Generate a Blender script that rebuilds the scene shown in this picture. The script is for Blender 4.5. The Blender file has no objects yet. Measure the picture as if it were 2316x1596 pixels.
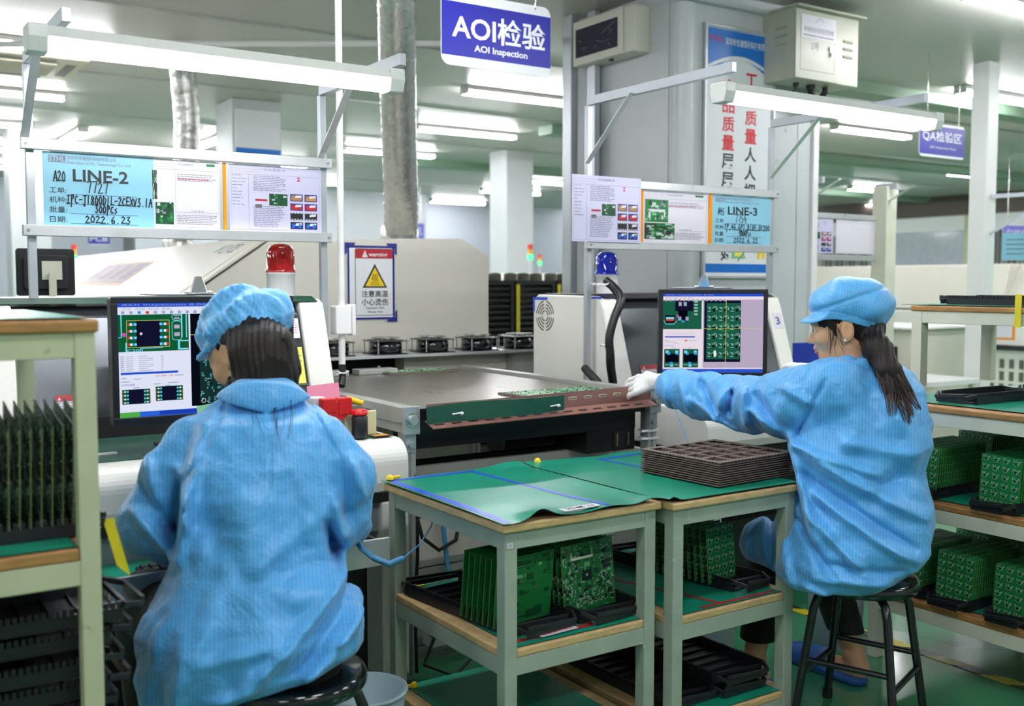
import bpy, math, random
import numpy as np
from mathutils import Vector, Matrix, noise as mn
R_ = math.radians
rnd = random.Random(7)
C = bpy.context.scene.collection
sc = bpy.context.scene
# ------------------------------------------------------------------ camera, world, exposure
cam_d = bpy.data.cameras.new('camera'); cam = bpy.data.objects.new('camera', cam_d); C.objects.link(cam)
cam_d.sensor_width = 36.0; cam_d.sensor_fit = 'HORIZONTAL'; cam_d.lens = 36.0*2344/2316
cam.location = (0, 0, 1.35)
cam.rotation_euler = (R_(90-3.856), 0, R_(-33.6))
cam_d.clip_start = .05; cam_d.clip_end = 80
cam_d.dof.use_dof = True; cam_d.dof.focus_distance = 3.4; cam_d.dof.aperture_fstop = 2.9
sc.camera = cam
sc.view_settings.view_transform = 'Standard'; sc.view_settings.look = 'None'
sc.view_settings.gamma = 1; sc.view_settings.use_curve_mapping = False
sc.view_settings.exposure = 1.1
w = bpy.data.worlds.new('world'); sc.world = w; w.use_nodes = True
w.node_tree.nodes['Background'].inputs[0].default_value = (.85, .9, 1, 1)
w.node_tree.nodes['Background'].inputs[1].default_value = .5
sc.cycles.use_denoising = True
sc.cycles.max_bounces = 6; sc.cycles.diffuse_bounces = 3; sc.cycles.glossy_bounces = 3
sc.cycles.transmission_bounces = 4; sc.cycles.transparent_max_bounces = 6
sc.cycles.sample_clamp_indirect = 4.0
sc.cycles.use_light_tree = True
sc.cycles.use_adaptive_sampling = True; sc.cycles.adaptive_threshold = .025
TUBE = 42.0      # emission of a ceiling tube
DESK = 15.0      # emission of the tubes over the desks
CEIL = 3.0
# ------------------------------------------------------------------ materials
def lin(h):
    if isinstance(h, str):
        h = [int(h[i:i+2], 16)/255 for i in (0, 2, 4)]
    return tuple((c/12.92 if c <= .04045 else ((c+.055)/1.055)**2.4) for c in h) + (1,)
MATS = {}
def mat(name, col, rough=.5, metal=0., var=0., scale=8., bump=0., bscale=60., coat=0., emit=0., alpha=None, trans=0., stretch=None, stain=None):
    if name in MATS: return MATS[name]
    m = bpy.data.materials.new(name); m.use_nodes = True; nt = m.node_tree
    b = nt.nodes['Principled BSDF']; c = lin(col)
    b.inputs['Base Color'].default_value = c; b.inputs['Roughness'].default_value = rough
    b.inputs['Metallic'].default_value = metal
    if coat: b.inputs['Coat Weight'].default_value = coat; b.inputs['Coat Roughness'].default_value = .1
    if trans: b.inputs['Transmission Weight'].default_value = trans
    if alpha is not None: b.inputs['Alpha'].default_value = alpha
    if emit:
        b.inputs['Emission Color'].default_value = c; b.inputs['Emission Strength'].default_value = emit
    m.diffuse_color = c
    if var or bump or stain:
        tc = nt.nodes.new('ShaderNodeTexCoord'); mp = nt.nodes.new('ShaderNodeMapping')
        nt.links.new(tc.outputs['Object'], mp.inputs[0])
        if stretch: mp.inputs['Scale'].default_value = stretch
        n = nt.nodes.new('ShaderNodeTexNoise'); n.inputs['Scale'].default_value = scale; n.inputs['Detail'].default_value = 6
        nt.links.new(mp.outputs[0], n.inputs[0])
        if var:
            r = nt.nodes.new('ShaderNodeMapRange'); r.inputs[1].default_value = .3; r.inputs[2].default_value = .7
            r.inputs[3].default_value = 1-var; r.inputs[4].default_value = 1+var
            nt.links.new(n.outputs['Fac'], r.inputs[0])
            mx = nt.nodes.new('ShaderNodeVectorMath'); mx.operation = 'SCALE'; mx.inputs[0].default_value = c[:3]
            nt.links.new(r.outputs[0], mx.inputs['Scale']); src = mx.outputs[0]
            if stain:
                n3 = nt.nodes.new('ShaderNodeTexNoise'); n3.inputs['Scale'].default_value = stain[1]; n3.inputs['Detail'].default_value = 9
                nt.links.new(mp.outputs[0], n3.inputs[0])
                r3 = nt.nodes.new('ShaderNodeMapRange'); r3.inputs[1].default_value = stain[2]; r3.inputs[2].default_value = stain[2]+.05
                nt.links.new(n3.outputs['Fac'], r3.inputs[0])
                m3 = nt.nodes.new('ShaderNodeMix'); m3.data_type = 'RGBA'
                nt.links.new(r3.outputs[0], m3.inputs[0]); nt.links.new(src, m3.inputs[6]); m3.inputs[7].default_value = lin(stain[0])
                src = m3.outputs[2]
            nt.links.new(src, b.inputs['Base Color'])
            rr = nt.nodes.new('ShaderNodeMapRange'); rr.inputs[3].default_value = max(.02, rough-.08); rr.inputs[4].default_value = min(1, rough+.1)
            nt.links.new(n.outputs['Fac'], rr.inputs[0]); nt.links.new(rr.outputs[0], b.inputs['Roughness'])
        if bump:
            n2 = nt.nodes.new('ShaderNodeTexNoise'); n2.inputs['Scale'].default_value = bscale; n2.inputs['Detail'].default_value = 4
            nt.links.new(mp.outputs[0], n2.inputs[0])
            bp = nt.nodes.new('ShaderNodeBump'); bp.inputs['Strength'].default_value = bump; bp.inputs['Distance'].default_value = .01
            nt.links.new(n2.outputs['Fac'], bp.inputs['Height']); nt.links.new(bp.outputs[0], b.inputs['Normal'])
    MATS[name] = m
    return m
def flat(name, col, emit=0., rough=.5):
    return mat(name, col, rough, emit=emit)
def glow(name, col, s):
    if name in MATS: return MATS[name]
    m = bpy.data.materials.new(name); m.use_nodes = True; nt = m.node_tree
    nt.nodes.remove(nt.nodes['Principled BSDF']); e = nt.nodes.new('ShaderNodeEmission')
    e.inputs[0].default_value = lin(col); e.inputs[1].default_value = s
    nt.links.new(e.outputs[0], nt.nodes['Material Output'].inputs[0]); m.diffuse_color = lin(col)
    MATS[name] = m; return m
M = dict(
 floor=mat('green epoxy floor', '3a8a60', .16, var=.10, scale=1.5, bump=.03, bscale=5, coat=.5),
 ceil=mat('ceiling panel', 'bfbdb6', .42, var=.05, scale=.8, bump=.10, bscale=1.6),
 wall=mat('partition wall', 'c3c6c6', .45, var=.03),
 column=mat('column cladding', 'c6cbcc', .38, var=.03, scale=3, stain=('a9adab', 9, .72)),
 beige=mat('oven paint', 'd6d3c6', .42, var=.02, scale=4),
 hood=mat('glossy hood paint', 'cfcdc1', .36, var=.02, scale=3),
 white=mat('machine white', 'ecebe3', .35, var=.02, scale=5),
 white2=mat('plastic white', 'f0f0ee', .35),
 grayp=mat('machine grey panel', '8f9496', .35, metal=.3, var=.08, scale=3),
 dkpanel=mat('dark metallic panel', '5a5e62', .22, metal=.7, var=.15, scale=2, stretch=(1, 1, 3)),
 black=mat('black plastic', '17181a', .38),
 esd=mat('esd black plastic', '1b1d21', .42, var=.1, scale=20),
 rubber=mat('black rubber', '101112', .6),
 alu=mat('aluminium', 'd4d6d8', .30, metal=.6, var=.04, scale=14),
 alu2=mat('dull aluminium', 'b4b6b2', .42, metal=.5, var=.08, scale=12, stain=('8c897e', 30, .70)),
 steel=mat('belt steel', '8f8d84', .30, metal=.75, var=.10, scale=30, stretch=(1, .08, 1)),
 copper=mat('slotted brown duct', '8e655b', .35, metal=.35, var=.1, scale=15),
 tablep=mat('grey green table paint', 'a2af9f', .5, var=.10, scale=9, bump=.05, bscale=90, stain=('c4cbb9', 22, .67)),
 cartp=mat('pale green table paint', 'c5c9a6', .5, var=.05, scale=6, stain=('94885c', 16, .72)),
 creamp=mat('cream frame paint', 'd8d9c6', .5, var=.05),
 wood=mat('plywood edge', 'cdae7c', .5, var=.16, scale=10, stretch=(3, 3, 12), bump=.1, bscale=50, stain=('8a6a3c', 14, .70)),
 woodd=mat('orange wood edge', 'a87c48', .45, var=.2, scale=10, stretch=(2, 2, 9)),
 mat=mat('green esd mat', '11876c', .34, var=.14, scale=6, stain=('3fa087', 7, .68)),
 matu=mat('mat underside', '16221f', .6),
 bluet=mat('blue tape', '2b4fd0', .35), redt=mat('red tape', 'b3202c', .4), yelt=mat('yellow tape', 'e6d32a', .4, var=.08),
 blkt=mat('black tape', '26271f', .4),
 silver=mat('foil duct', 'cfcfca', .24, metal=.8, var=.12, scale=25, bump=.35, bscale=45),
 galv=mat('galvanised steel', 'bcc2c8', .34, metal=.6, var=.05, scale=6),
 jig=mat('brown composite tray', '6a5b54', .62, var=.18, scale=30),
 chrome=mat('chrome', 'd8d8d8', .12, metal=1),
 brass=mat('brass', 'c9a545', .3, metal=.9),
 red=mat('red plastic', 'd11d24', .3), yel=mat('yellow plastic', 'f2cf1d', .4), pink=mat('pink paper', 'ee8fae', .6),
 yelp=mat('yellow paper', 'efe86e', .6), creamb=mat('cream plastic', 'e4dfae', .5),
 navy=mat('navy sign', '1b1f9a', .35), navyt=mat('navy tape', '1b2382', .4),
 signw=mat('sign white', 'e9ecef', .35), ink=mat('black ink', '1c1c22', .5), redink=mat('red ink', 'd8182c', .5),
 grayink=mat('grey ink', '8a8a9a', .6), blueink=mat('blue ink', '3a4b8a', .6), paper=mat('paper', 'dedbe4', .45), paper2=mat('lilac paper', 'cfcce6', .3),
 cyanp=mat('light blue card', '8cc8de', .32), orange=mat('orange strip', 'f0951e', .4), green=mat('green plastic', '1f7a3e', .4),
 dkgreen=mat('dark green cover', '1c5140', .35), cabinet=mat('cabinet grey', 'b9bba9', .4, var=.04),
 cabcream=mat('distribution box cream', 'd2d3c5', .35), smoke=mat('smoked window', '23283a', .12),
 signb=mat('poster blue', '1673cf', .3),
 pcb=mat('pcb green', '1d7a3c', .3, var=.12, scale=60), pcbd=mat('dark pcb', '0f4a2a', .32, var=.2, scale=80), pcbe=mat('pcb edge', '8f9a5c', .5),
 solder=mat('component silver', 'c9d6cf', .3, metal=.4), chip=mat('chip black', '1d2024', .4), slotw=mat('connector ivory', 'e7e4d2', .4),
 pad=mat('pad light green', '7fbf8e', .4), gold=mat('gold pad', 'c8a850', .3, metal=.7),
 pail=mat('grey blue pail', '8fa6ad', .4), cord=mat('blue cord', '4c93c4', .4), blueb=mat('blue box', '2341b8', .4),
 clearw=mat('cable tie white', 'e8e8e8', .4), stool=mat('black lacquer', '0d1016', .10, coat=.6), stoolm=mat('black tube', '14161a', .25, coat=.3),
 tube=glow('tube light', 'fbfaff', TUBE), desk=glow('desk tube light', 'fbfbff', DESK), lampend=mat('lamp housing', 'd7d9d3', .35),
 grn=mat('green ceiling beam', '7c9a80', .45), acg=mat('air conditioner grille', '5f6152', .5), acw=mat('air conditioner cream', 'cbc9b2', .45),
 ledg=glow('green signal', '37e06a', 2.5), ledr=mat('signal red', 'd03a30', .4), ledo=mat('signal amber', 'd9a030', .4),
 glass=mat('office glass', 'b9c3c9', .08, var=.05), violet=mat('violet sign', '7b74dd', .4),
)
M['hood'].node_tree.nodes['Principled BSDF'].inputs['Specular IOR Level'].default_value = .12
M['matte'] = mat('matte paper', 'd8d5dc', .9); M['matte'].node_tree.nodes['Principled BSDF'].inputs['Specular IOR Level'].default_value = .05
for q_ in ('orange', 'grayink'): M[q_].node_tree.nodes['Principled BSDF'].inputs['Specular IOR Level'].default_value = .1
# ------------------------------------------------------------------ mesh building
class Fr:                       # a flat frame: origin, right, up, normal
    def __init__(s, o, u, v):
        s.o = Vector(o); s.u = Vector(u).normalized(); s.v = Vector(v).normalized(); s.n = s.u.cross(s.v).normalized()
    def p(s, a, b, c=0.): return s.o + s.u*a + s.v*b + s.n*c
    def sub(s, a, b, c=0.): return Fr(s.p(a, b, c), s.u, s.v)
TXT = {}
def text_geo(body, bold=0.):
    k = (body, bold)
    if k not in TXT:
        cu = bpy.data.curves.new('t', 'FONT'); cu.body = body; cu.offset = bold; cu.resolution_u = 3
        o = bpy.data.objects.new('t', cu); m = o.to_mesh()
        vs = [(v.co.x, v.co.y) for v in m.vertices]; fs = [tuple(p.vertices) for p in m.polygons]
        o.to_mesh_clear(); bpy.data.objects.remove(o); bpy.data.curves.remove(cu)
        TXT[k] = (vs, fs)
    return TXT[k]
class MB:
    def __init__(s): s.v = []; s.f = []; s.m = []; s.s = []; s.ms = []
    def mi(s, m):
        if isinstance(m, str): m = M[m]
        if m not in s.ms: s.ms.append(m)
        return s.ms.index(m)
    def add(s, vs, fs, m, smooth=False):
        b = len(s.v); k = s.mi(m)
        s.v += [tuple(v) for v in vs]
        for f in fs: s.f.append(tuple(i+b for i in f)); s.m.append(k); s.s.append(smooth)
    def box(s, x0, x1, y0, y1, z0, z1, m):
        s.add([(x, y, z) for z in (z0, z1) for y in (y0, y1) for x in (x0, x1)],
              [(0, 2, 3, 1), (4, 5, 7, 6), (0, 1, 5, 4), (2, 6, 7, 3), (0, 4, 6, 2), (1, 3, 7, 5)], m)
    def fbox(s, fr, a0, a1, b0, b1, c0, c1, m):
        s.add([fr.p(a, b, c) for c in (c0, c1) for b in (b0, b1) for a in (a0, a1)],
              [(0, 2, 3, 1), (4, 5, 7, 6), (0, 1, 5, 4), (2, 6, 7, 3), (0, 4, 6, 2), (1, 3, 7, 5)], m)
    def beam(s, p0, p1, w, h, m, up=(0, 0, 1)):
        p0 = Vector(p0); p1 = Vector(p1); d = (p1-p0); L = d.length; d.normalize()
        r = d.cross(Vector(up)); r = r.normalized() if r.length > 1e-5 else Vector((1, 0, 0)); u = r.cross(d)
        s.add([p0+d*a*L+r*b*w/2+u*c*h/2 for a in (0, 1) for b in (-1, 1) for c in (-1, 1)],
              [(0, 1, 3, 2), (4, 6, 7, 5), (0, 4, 5, 1), (2, 3, 7, 6), (0, 2, 6, 4), (1, 5, 7, 3)], m)
    def tube(s, pts, r, m, n=8, caps=True, smooth=True):
        pts = [Vector(p) for p in pts]; k = len(pts); rs = r if isinstance(r, (list, tuple)) else [r]*k
        vs = []; prev = None
        for i, p in enumerate(pts):
            t = (pts[min(i+1, k-1)]-pts[max(i-1, 0)]).normalized()
            if prev is None:
                a = Vector((0, 0, 1)) if abs(t.z) < .9 else Vector((1, 0, 0)); prev = t.cross(a).normalized()
            prev = (prev - t*prev.dot(t)).normalized(); q = t.cross(prev)
            for j in range(n):
                an = 2*math.pi*j/n; vs.append(p+(prev*math.cos(an)+q*math.sin(an))*rs[i])
        fs = [(i*n+j, i*n+(j+1) % n, (i+1)*n+(j+1) % n, (i+1)*n+j) for i in range(k-1) for j in range(n)]
        s.add(vs, fs, m, smooth)
        if caps:
            s.add(vs[:n], [tuple(range(n))[::-1]], m); s.add(vs[-n:], [tuple(range(n))], m)
    def cyl(s, p0, p1, r, m, n=16, r2=None): s.tube([p0, p1], [r, r if r2 is None else r2], m, n)
    def lathe(s, o, prof, m, n=24, smooth=True, axis=None):
        o = Vector(o); vs = []
        for r, z in prof:
            for j in range(n):
                a = 2*math.pi*j/n; vs.append(o+Vector((r*math.cos(a), r*math.sin(a), z)))
        k = len(prof); fs = [(i*n+j, i*n+(j+1) % n, (i+1)*n+(j+1) % n, (i+1)*n+j) for i in range(k-1) for j in range(n)]
        s.add(vs, fs, m, smooth)
        if prof[0][0] > 1e-4: s.add(vs[:n], [tuple(range(n))[::-1]], m)
        if prof[-1][0] > 1e-4: s.add(vs[-n:], [tuple(range(n))], m)
    def prism(s, fr, poly, c0, c1, m, smooth=False):
        n = len(poly); vs = [fr.p(a, b, c0) for a, b in poly]+[fr.p(a, b, c1) for a, b in poly]
        ar = sum(poly[i][0]*poly[(i+1) % n][1]-poly[(i+1) % n][0]*poly[i][1] for i in range(n))
        F0 = [tuple(range(n))[::-1], tuple(range(n, 2*n))]; S = [(i, (i+1) % n, n+(i+1) % n, n+i) for i in range(n)]
        if ar < 0: F0 = [f[::-1] for f in F0]; S = [f[::-1] for f in S]
        s.add(vs, F0+S, m, smooth)
    def poly(s, fr, pts, m, c=.0006): s.add([fr.p(a, b, c) for a, b in pts], [tuple(range(len(pts)))], m)
    def rect(s, fr, a0, b0, a1, b1, m, c=.0006): s.poly(fr, [(a0, b0), (a1, b0), (a1, b1), (a0, b1)], m, c)
    def text(s, body, fr, a0, b0, a1, b1, m, bold=0., c=.0012, shear=0.):
        vs, fs = text_geo(body, bold)
        if not vs: return
        xs = [v[0] for v in vs]; ys = [v[1] for v in vs]; x0, x1, y0, y1 = min(xs), max(xs), min(ys), max(ys)
        sx = (a1-a0)/(x1-x0); sy = (b1-b0)/max(1e-6, y1-y0)
        s.add([fr.p(a0+(x-x0)*sx+shear*(y-y0)*sy, b0+(y-y0)*sy, c) for x, y in vs], fs, m)
    def line(s, fr, pts, w, m, c=.0012):
        for (a, b), (d, e) in zip(pts[:-1], pts[1:]):
            L = math.hypot(d-a, e-b) or 1e-6; nx, ny = -(e-b)/L*w/2, (d-a)/L*w/2; ex, ey = (d-a)/L*w/3, (e-b)/L*w/3
            s.poly(fr, [(a-nx-ex, b-ny-ey), (d-nx+ex, e-ny+ey), (d+nx+ex, e+ny+ey), (a+nx-ex, b+ny-ey)], m, c)
    def build(s, name, parent=None, bevel=0., loc=None, seg=2, sub=0):
        org = Vector(loc) if loc is not None else Vector((0, 0, 0))
        q = parent
        while q is not None: org = org + q.location; q = q.parent
        me = bpy.data.meshes.new(name); me.from_pydata([tuple(Vector(v)-org) for v in s.v], [], s.f)
        for m in s.ms: me.materials.append(m)
        me.polygons.foreach_set('material_index', s.m); me.polygons.foreach_set('use_smooth', s.s); me.update()
        o = bpy.data.objects.new(name, me); C.objects.link(o)
        if parent is not None: o.parent = parent
        if loc is not None: o.location = loc
        if bevel:
            b = o.modifiers.new('bevel', 'BEVEL'); b.width = bevel; b.segments = seg; b.limit_method = 'ANGLE'; b.angle_limit = R_(40)
            b.harden_normals = False
        return o
def thing(name, label, cat, loc=(0, 0, 0), group=None):
    o = bpy.data.objects.new(name, None); C.objects.link(o); o.location = loc; o.empty_display_size = .05
    return tag(o, label, cat, group)
def tag(o, label, cat, group=None, kind=None):
    o['label'] = label; o['category'] = cat
    if group: o['group'] = group
    if kind: o['kind'] = kind
    return o
ORD = 'front second third fourth fifth sixth seventh eighth ninth tenth eleventh twelfth thirteenth fourteenth fifteenth sixteenth seventeenth eighteenth nineteenth twentieth twenty-first twenty-second'.split()
def structure(o): o['kind'] = 'structure'; return o
def kids(o): return [c for c in bpy.data.objects if c.parent == o]
def copy_tree(o, loc=None, rz=None, label=None, group=None):
    ch = {}
    for c in bpy.data.objects:
        if c.parent: ch.setdefault(c.parent, []).append(c)
    def rec(a, par):
        b = a.copy(); C.objects.link(b)
        if par is not None: b.parent = par
        for c in ch.get(a, []): rec(c, b)
        return b
    r = rec(o, None)
    if loc is not None: r.location = loc
    if rz is not None: r.rotation_euler = (0, 0, rz) if not isinstance(rz, tuple) else rz
    if label: r['label'] = label
    if group: r['group'] = group
    return r
def rpoly(a0, b0, a1, b1, r, n=5):      # rounded rectangle outline
    P = []
    for cx_, cy_, s0 in ((a1-r, b1-r, 0), (a0+r, b1-r, 90), (a0+r, b0+r, 180), (a1-r, b0+r, 270)):
        for i in range(n+1):
            an = R_(s0+90*i/n); P.append((cx_+r*math.cos(an), cy_+r*math.sin(an)))
    return P
X3 = Vector((1, 0, 0)); Y3 = Vector((0, 1, 0)); Z3 = Vector((0, 0, 1))
# ------------------------------------------------------------------ the room
b = MB(); b.box(-5, 22, -5, 24, -.1, 0, 'floor'); structure(b.build('floor'))
b = MB(); b.box(-5, 22, -5, 24, CEIL, CEIL+.1, 'ceil'); structure(b.build('ceiling'))
for nm, a in (('wall_back', (-5, 22, 24, 24.1)), ('wall_left', (-5.1, -5, -5, 24)), ('wall_right', (22, 22.1, -5, 24)), ('wall_front', (-5, 22, -5.1, -5))):
    b = MB(); b.box(a[0], a[1], a[2], a[3], 0, CEIL, 'wall'); structure(b.build(nm))
for k, y in enumerate((6.5, 8.7, 10.8, 13.0, 15.2)):      # shallow panel joints running across the ceiling
    b = MB(); b.box(-5, 22, y-.02, y+.02, CEIL-.012, CEIL, 'alu2'); structure(b.build('trim_%d' % (k+1)))
k = 6
for y in (5.7, 9.0, 12.4):
    b = MB(); b.box(6.4, 22, y-.12, y+.12, CEIL-.09, CEIL, 'grn'); structure(b.build('trim_%d' % k)); k += 1
# clad column with its corner pipe
CX0, CX1, CY0, CY1 = 4.03, 5.19, 4.4, 5.35
b = MB(); b.box(CX0, CX1, CY0, CY1, 0, CEIL, 'column')
b.box(CX0-.004, CX0+.03, CY0+.06, CY0+.065, 0, CEIL, 'alu2')
b.box(CX1-.16, CX1-.155, CY0-.003, CY0, 0, CEIL, 'alu2')
structure(b.build('wall_column', bevel=.008))
b = MB(); b.tube([(CX0+.02, CY0-.03, 0), (CX0+.02, CY0-.03, 2.9)], .062, 'column', 20)
structure(b.build('trim_20'))
b = MB(); b.box(CX0-.02, CX1+.02, CY0-.05, CY0+.0, CEIL-.07, CEIL, 'column'); structure(b.build('trim_21', bevel=.01))
b = MB(); b.box(CX1-.03, CX1+.02, CY0-.02, CY0+.03, 0, CEIL-.05, 'white2'); structure(b.build('trim_22', bevel=.004))
# floor tape
def tape(name, p0, p1, wd, label, seg=.11):
    b = MB(); p0 = Vector(p0); p1 = Vector(p1); d = p1-p0; L = d.length; d.normalize(); q = Vector((-d.y, d.x, 0))
    n = int(L/seg)
    for i in range(n):
        a = p0+d*i*seg; e = p0+d*(i+1)*seg; sk = d*.03
        vs = [a-q*wd/2-sk, e-q*wd/2-sk, e+q*wd/2+sk, a+q*wd/2+sk]
        vs = vs+[v+Vector((0, 0, .002)) for v in vs]
        b.add([Vector((v.x, v.y, v.z)) for v in vs], [(3, 2, 1, 0), (4, 5, 6, 7), (0, 1, 5, 4), (2, 3, 7, 6), (0, 4, 7, 3), (1, 2, 6, 5)], ('yelt', 'blkt')[i % 2])
    o = b.build(name); return tag(o, label, 'floor tape')
tape('hazard_tape', (3.30, 1.0, 0), (3.33, 4.3, 0), .055, 'yellow and black hazard tape on the green floor beside the stool of the seated woman')
tape('hazard_tape', (9.3, 7.4, 0), (9.3, 3.2, 0), .06, 'far strip of yellow and black tape crossing the green aisle behind the work benches', .22)
# ------------------------------------------------------------------ ceiling fixtures
def fixture(px, py, pz, length, label, group, tubes=2):
    t = thing('ceiling_light', label, 'ceiling light', (px, py, pz), group)
    b = MB(); b.box(px-length/2, px+length/2, py-.055, py+.055, pz, pz+.035, 'lampend'); b.build('housing', t)
    for s in ((-.034, .034) if tubes == 2 else (0,)):
        b = MB(); b.tube([(px-length/2+.015, py+s, pz-.018), (px+length/2-.015, py+s, pz-.018)], .017, 'tube', 6, smooth=False)
        b.build('light_tube', t)
    for e in (-1, 1):
        b = MB(); b.box(px+e*(length/2-.012)-.01, px+e*(length/2-.012)+.01, py-.055, py+.055, pz-.03, pz, 'lampend'); b.build('end_cap', t)
    return t
LZ = CEIL-.04
f0 = fixture(1.15, 7.75, LZ, 1.24, 'twin tube ceiling light in the rows over the hall', 'twin tube ceiling lights over the hall')
FX = [(f0, 1.15, 7.75)]
for (x, y) in [(5.15, 7.55), (9.4, 7.2), (13.6, 7.2), (1.2, 9.75), (5.8, 9.6), (10.2, 9.4), (14.4, 9.2), (1.25, 11.7), (5.9, 11.6), (10.6, 11.6), (15.2, 11.6), (1.3, 13.9), (5.0, 13.6),
               (9.6, 13.6), (14.2, 13.7), (18.4, 13.7), (2.0, 16), (6.4, 15.6), (10.2, 15.4), (14.2, 15.6), (18.0, 16), (5.4, 17.8), (10.6, 17.9), (15, 18.0), (6, 20), (11, 20),
               (8.6, 5.25), (12.6, 5.3), (16.8, 5.3), (18, 7.3), (18.3, 9.4), (19.3, 11.6), (12.2, 3.3), (16.4, 3.3), (8.9, 3.4), (9, 1.2), (13.2, 1.2), (6.0, 3.5),
               (-2.4, 7.7), (-2.3, 9.7), (-2.4, 5.6), (-2.2, 11.7), (4.6, .9), (1.2, 1.2), (-2, 1.4), (1.2, -1.2), (4.8, -1.4), (-2, -1.2), (8.6, -1.2), (-2.4, 3.5), (1.7, 3.3)]:
    FX.append((copy_tree(f0, (x, y, LZ)), x, y))
rows_ = {}
for o_, x, y in FX: rows_.setdefault(round(y/2.0), []).append((x, o_))
for k_, key in enumerate(sorted(rows_)):
    for j_, (x, o_) in enumerate(sorted(rows_[key], key=lambda q: q[0])):
        o_['label'] = 'twin ceiling light, %s from the left in the %s row from the camera' % (('first' if j_ == 0 else ORD[j_]), ('first' if k_ == 0 else ORD[k_]))
def fixture_y(x, y, label):
    t = copy_tree(f0, (x, y, LZ), R_(90), label, 'ceiling lights turned lengthwise along the hall'); return t
for q in ((2.35, 12.3), (3.75, 12.1)): fixture_y(q[0], q[1], ('left' if q[0] < 3 else 'right')+' of two ceiling lights turned lengthwise above the left display board')
def air_con(x, y, label):
    t = thing('air_conditioner', label, 'air conditioner', (x, y, CEIL-.03))
    b = MB(); b.box(x-.45, x+.45, y-.45, y+.45, CEIL-.03, CEIL, 'acw'); b.build('panel', t, .006)
    b = MB(); b.box(x-.27, x+.27, y-.27, y+.27, CEIL-.036, CEIL-.03, 'acg')
    for i in range(12): yy = y-.25+i*.045; b.box(x-.26, x+.26, yy, yy+.012, CEIL-.043, CEIL-.036, 'acw')
    b.build('grille', t)
    for dx, dy in ((0, .36), (0, -.36), (.36, 0), (-.36, 0)):
        b = MB(); a, c = (.24, .035) if dy else (.035, .24)
        b.box(x+dx-a, x+dx+a, y+dy-c, y+dy+c, CEIL-.037, CEIL-.03, 'acg'); b.build('louvre', t, .01)
air_con(1.25, 8.6, 'square cream ceiling air conditioner with dark grille at upper left')
air_con(9.2, 9.6, 'square ceiling air conditioner to the right of the grey column')
air_con(1.0, 15.4, 'farther ceiling air conditioner seen at the left edge above the blue SMT sign')
# hanging signs
def chain(b, p0, p1, m='chrome'):
    p0 = Vector(p0); p1 = Vector(p1); L = (p1-p0).length; n = max(2, int(L/.012))
    pts = [p0.lerp(p1, i/n)+Vector(((.003 if i % 2 else -.003), 0, 0)) for i in range(n+1)]
    b.tube(pts, .003, m, 5)
def hang_sign(x0, x1, y, z0, z1, label, lines, colr='navy', margin=.14, ztop=CEIL, ch=(.15, .85), thick=.006):
    w, h = x1-x0, z1-z0
    t = thing('hanging_sign', label, 'sign', ((x0+x1)/2, y, z0))
    fr = Fr((x0, y, z0), (1, 0, 0), (0, 0, 1))
    b = MB(); b.prism(fr, rpoly(0, 0, w, h, h*.13), -thick, 0, 'signw'); b.build('board', t)
    b = MB(); b.rect(fr, 0.001, h*margin, w-.001, h*(1-margin), colr, .001); b.build('blue_panel' if colr == 'navy' else 'panel', t)
    b = MB()
    for (s, a0, b0, a1, b1, bold) in lines: b.text(s, fr, a0*w, b0*h, a1*w, b1*h, 'signw', bold, .0022)
    b.build('lettering', t)
    for c in ch:
        b = MB(); chain(b, (x0+w*c, y-.003, z1-.02), (x0+w*c, y-.003, ztop)); b.build('chain', t)
    return t
hang_sign(2.345, 2.945, 4.1, 2.33, 2.657, 'large blue and white hanging sign reading AOI Inspection at top centre',
          [('AOI检验', .09, .36, .95, .74, .02), ('AOI Inspection', .285, .195, .775, .315, .03)], margin=.135)
hang_sign(6.56, 7.10, 4.62, 2.26, 2.50, 'blue hanging sign for the QA area right of the grey column', [('QA检验区', .06, .45, .93, .78, .01), ('QA Inspection Area', .22, .24, .8, .33, 0)], margin=.07)
hang_sign(.62, 1.1, 14.6, 1.98, 2.26, 'blue sign SMT 2 hanging at the left edge behind the display board', [('SMT 2线', .08, .45, .92, .78, .01), ('SMT Line', .3, .2, .7, .32, 0)], margin=.07)
hang_sign(3.2, 3.5, 15.8, 1.9, 2.07, 'small blue sign PCB seen just below the left display board', [('PCB', .1, .3, .9, .75, .01)], margin=.07)
hang_sign(4.0, 4.3, 11.6, 2.46, 2.62, 'pale violet hanging sign above the top rail of the left display board', [('回流焊', .1, .25, .9, .75, .01)], 'violet', .05)
hang_sign(7.4, 7.8, 14.2, 2.02, 2.28, 'pale violet hanging sign left of the silver air duct base', [('泛用机', .1, .25, .9, .75, .01)], 'violet', .05)
hang_sign(11.9, 12.5, 7.2, 1.84, 2.06, 'violet hanging sign far right in front of the office windows', [('包装区', .1, .25, .9, .75, .01)], 'violet', .05)
hang_sign(9.9, 10.5, 5.0, 1.92, 2.16, 'blue hanging sign cut by the right edge of the picture', [('AOI检验', .06, .4, .94, .78, .01)], margin=.07)
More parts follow.
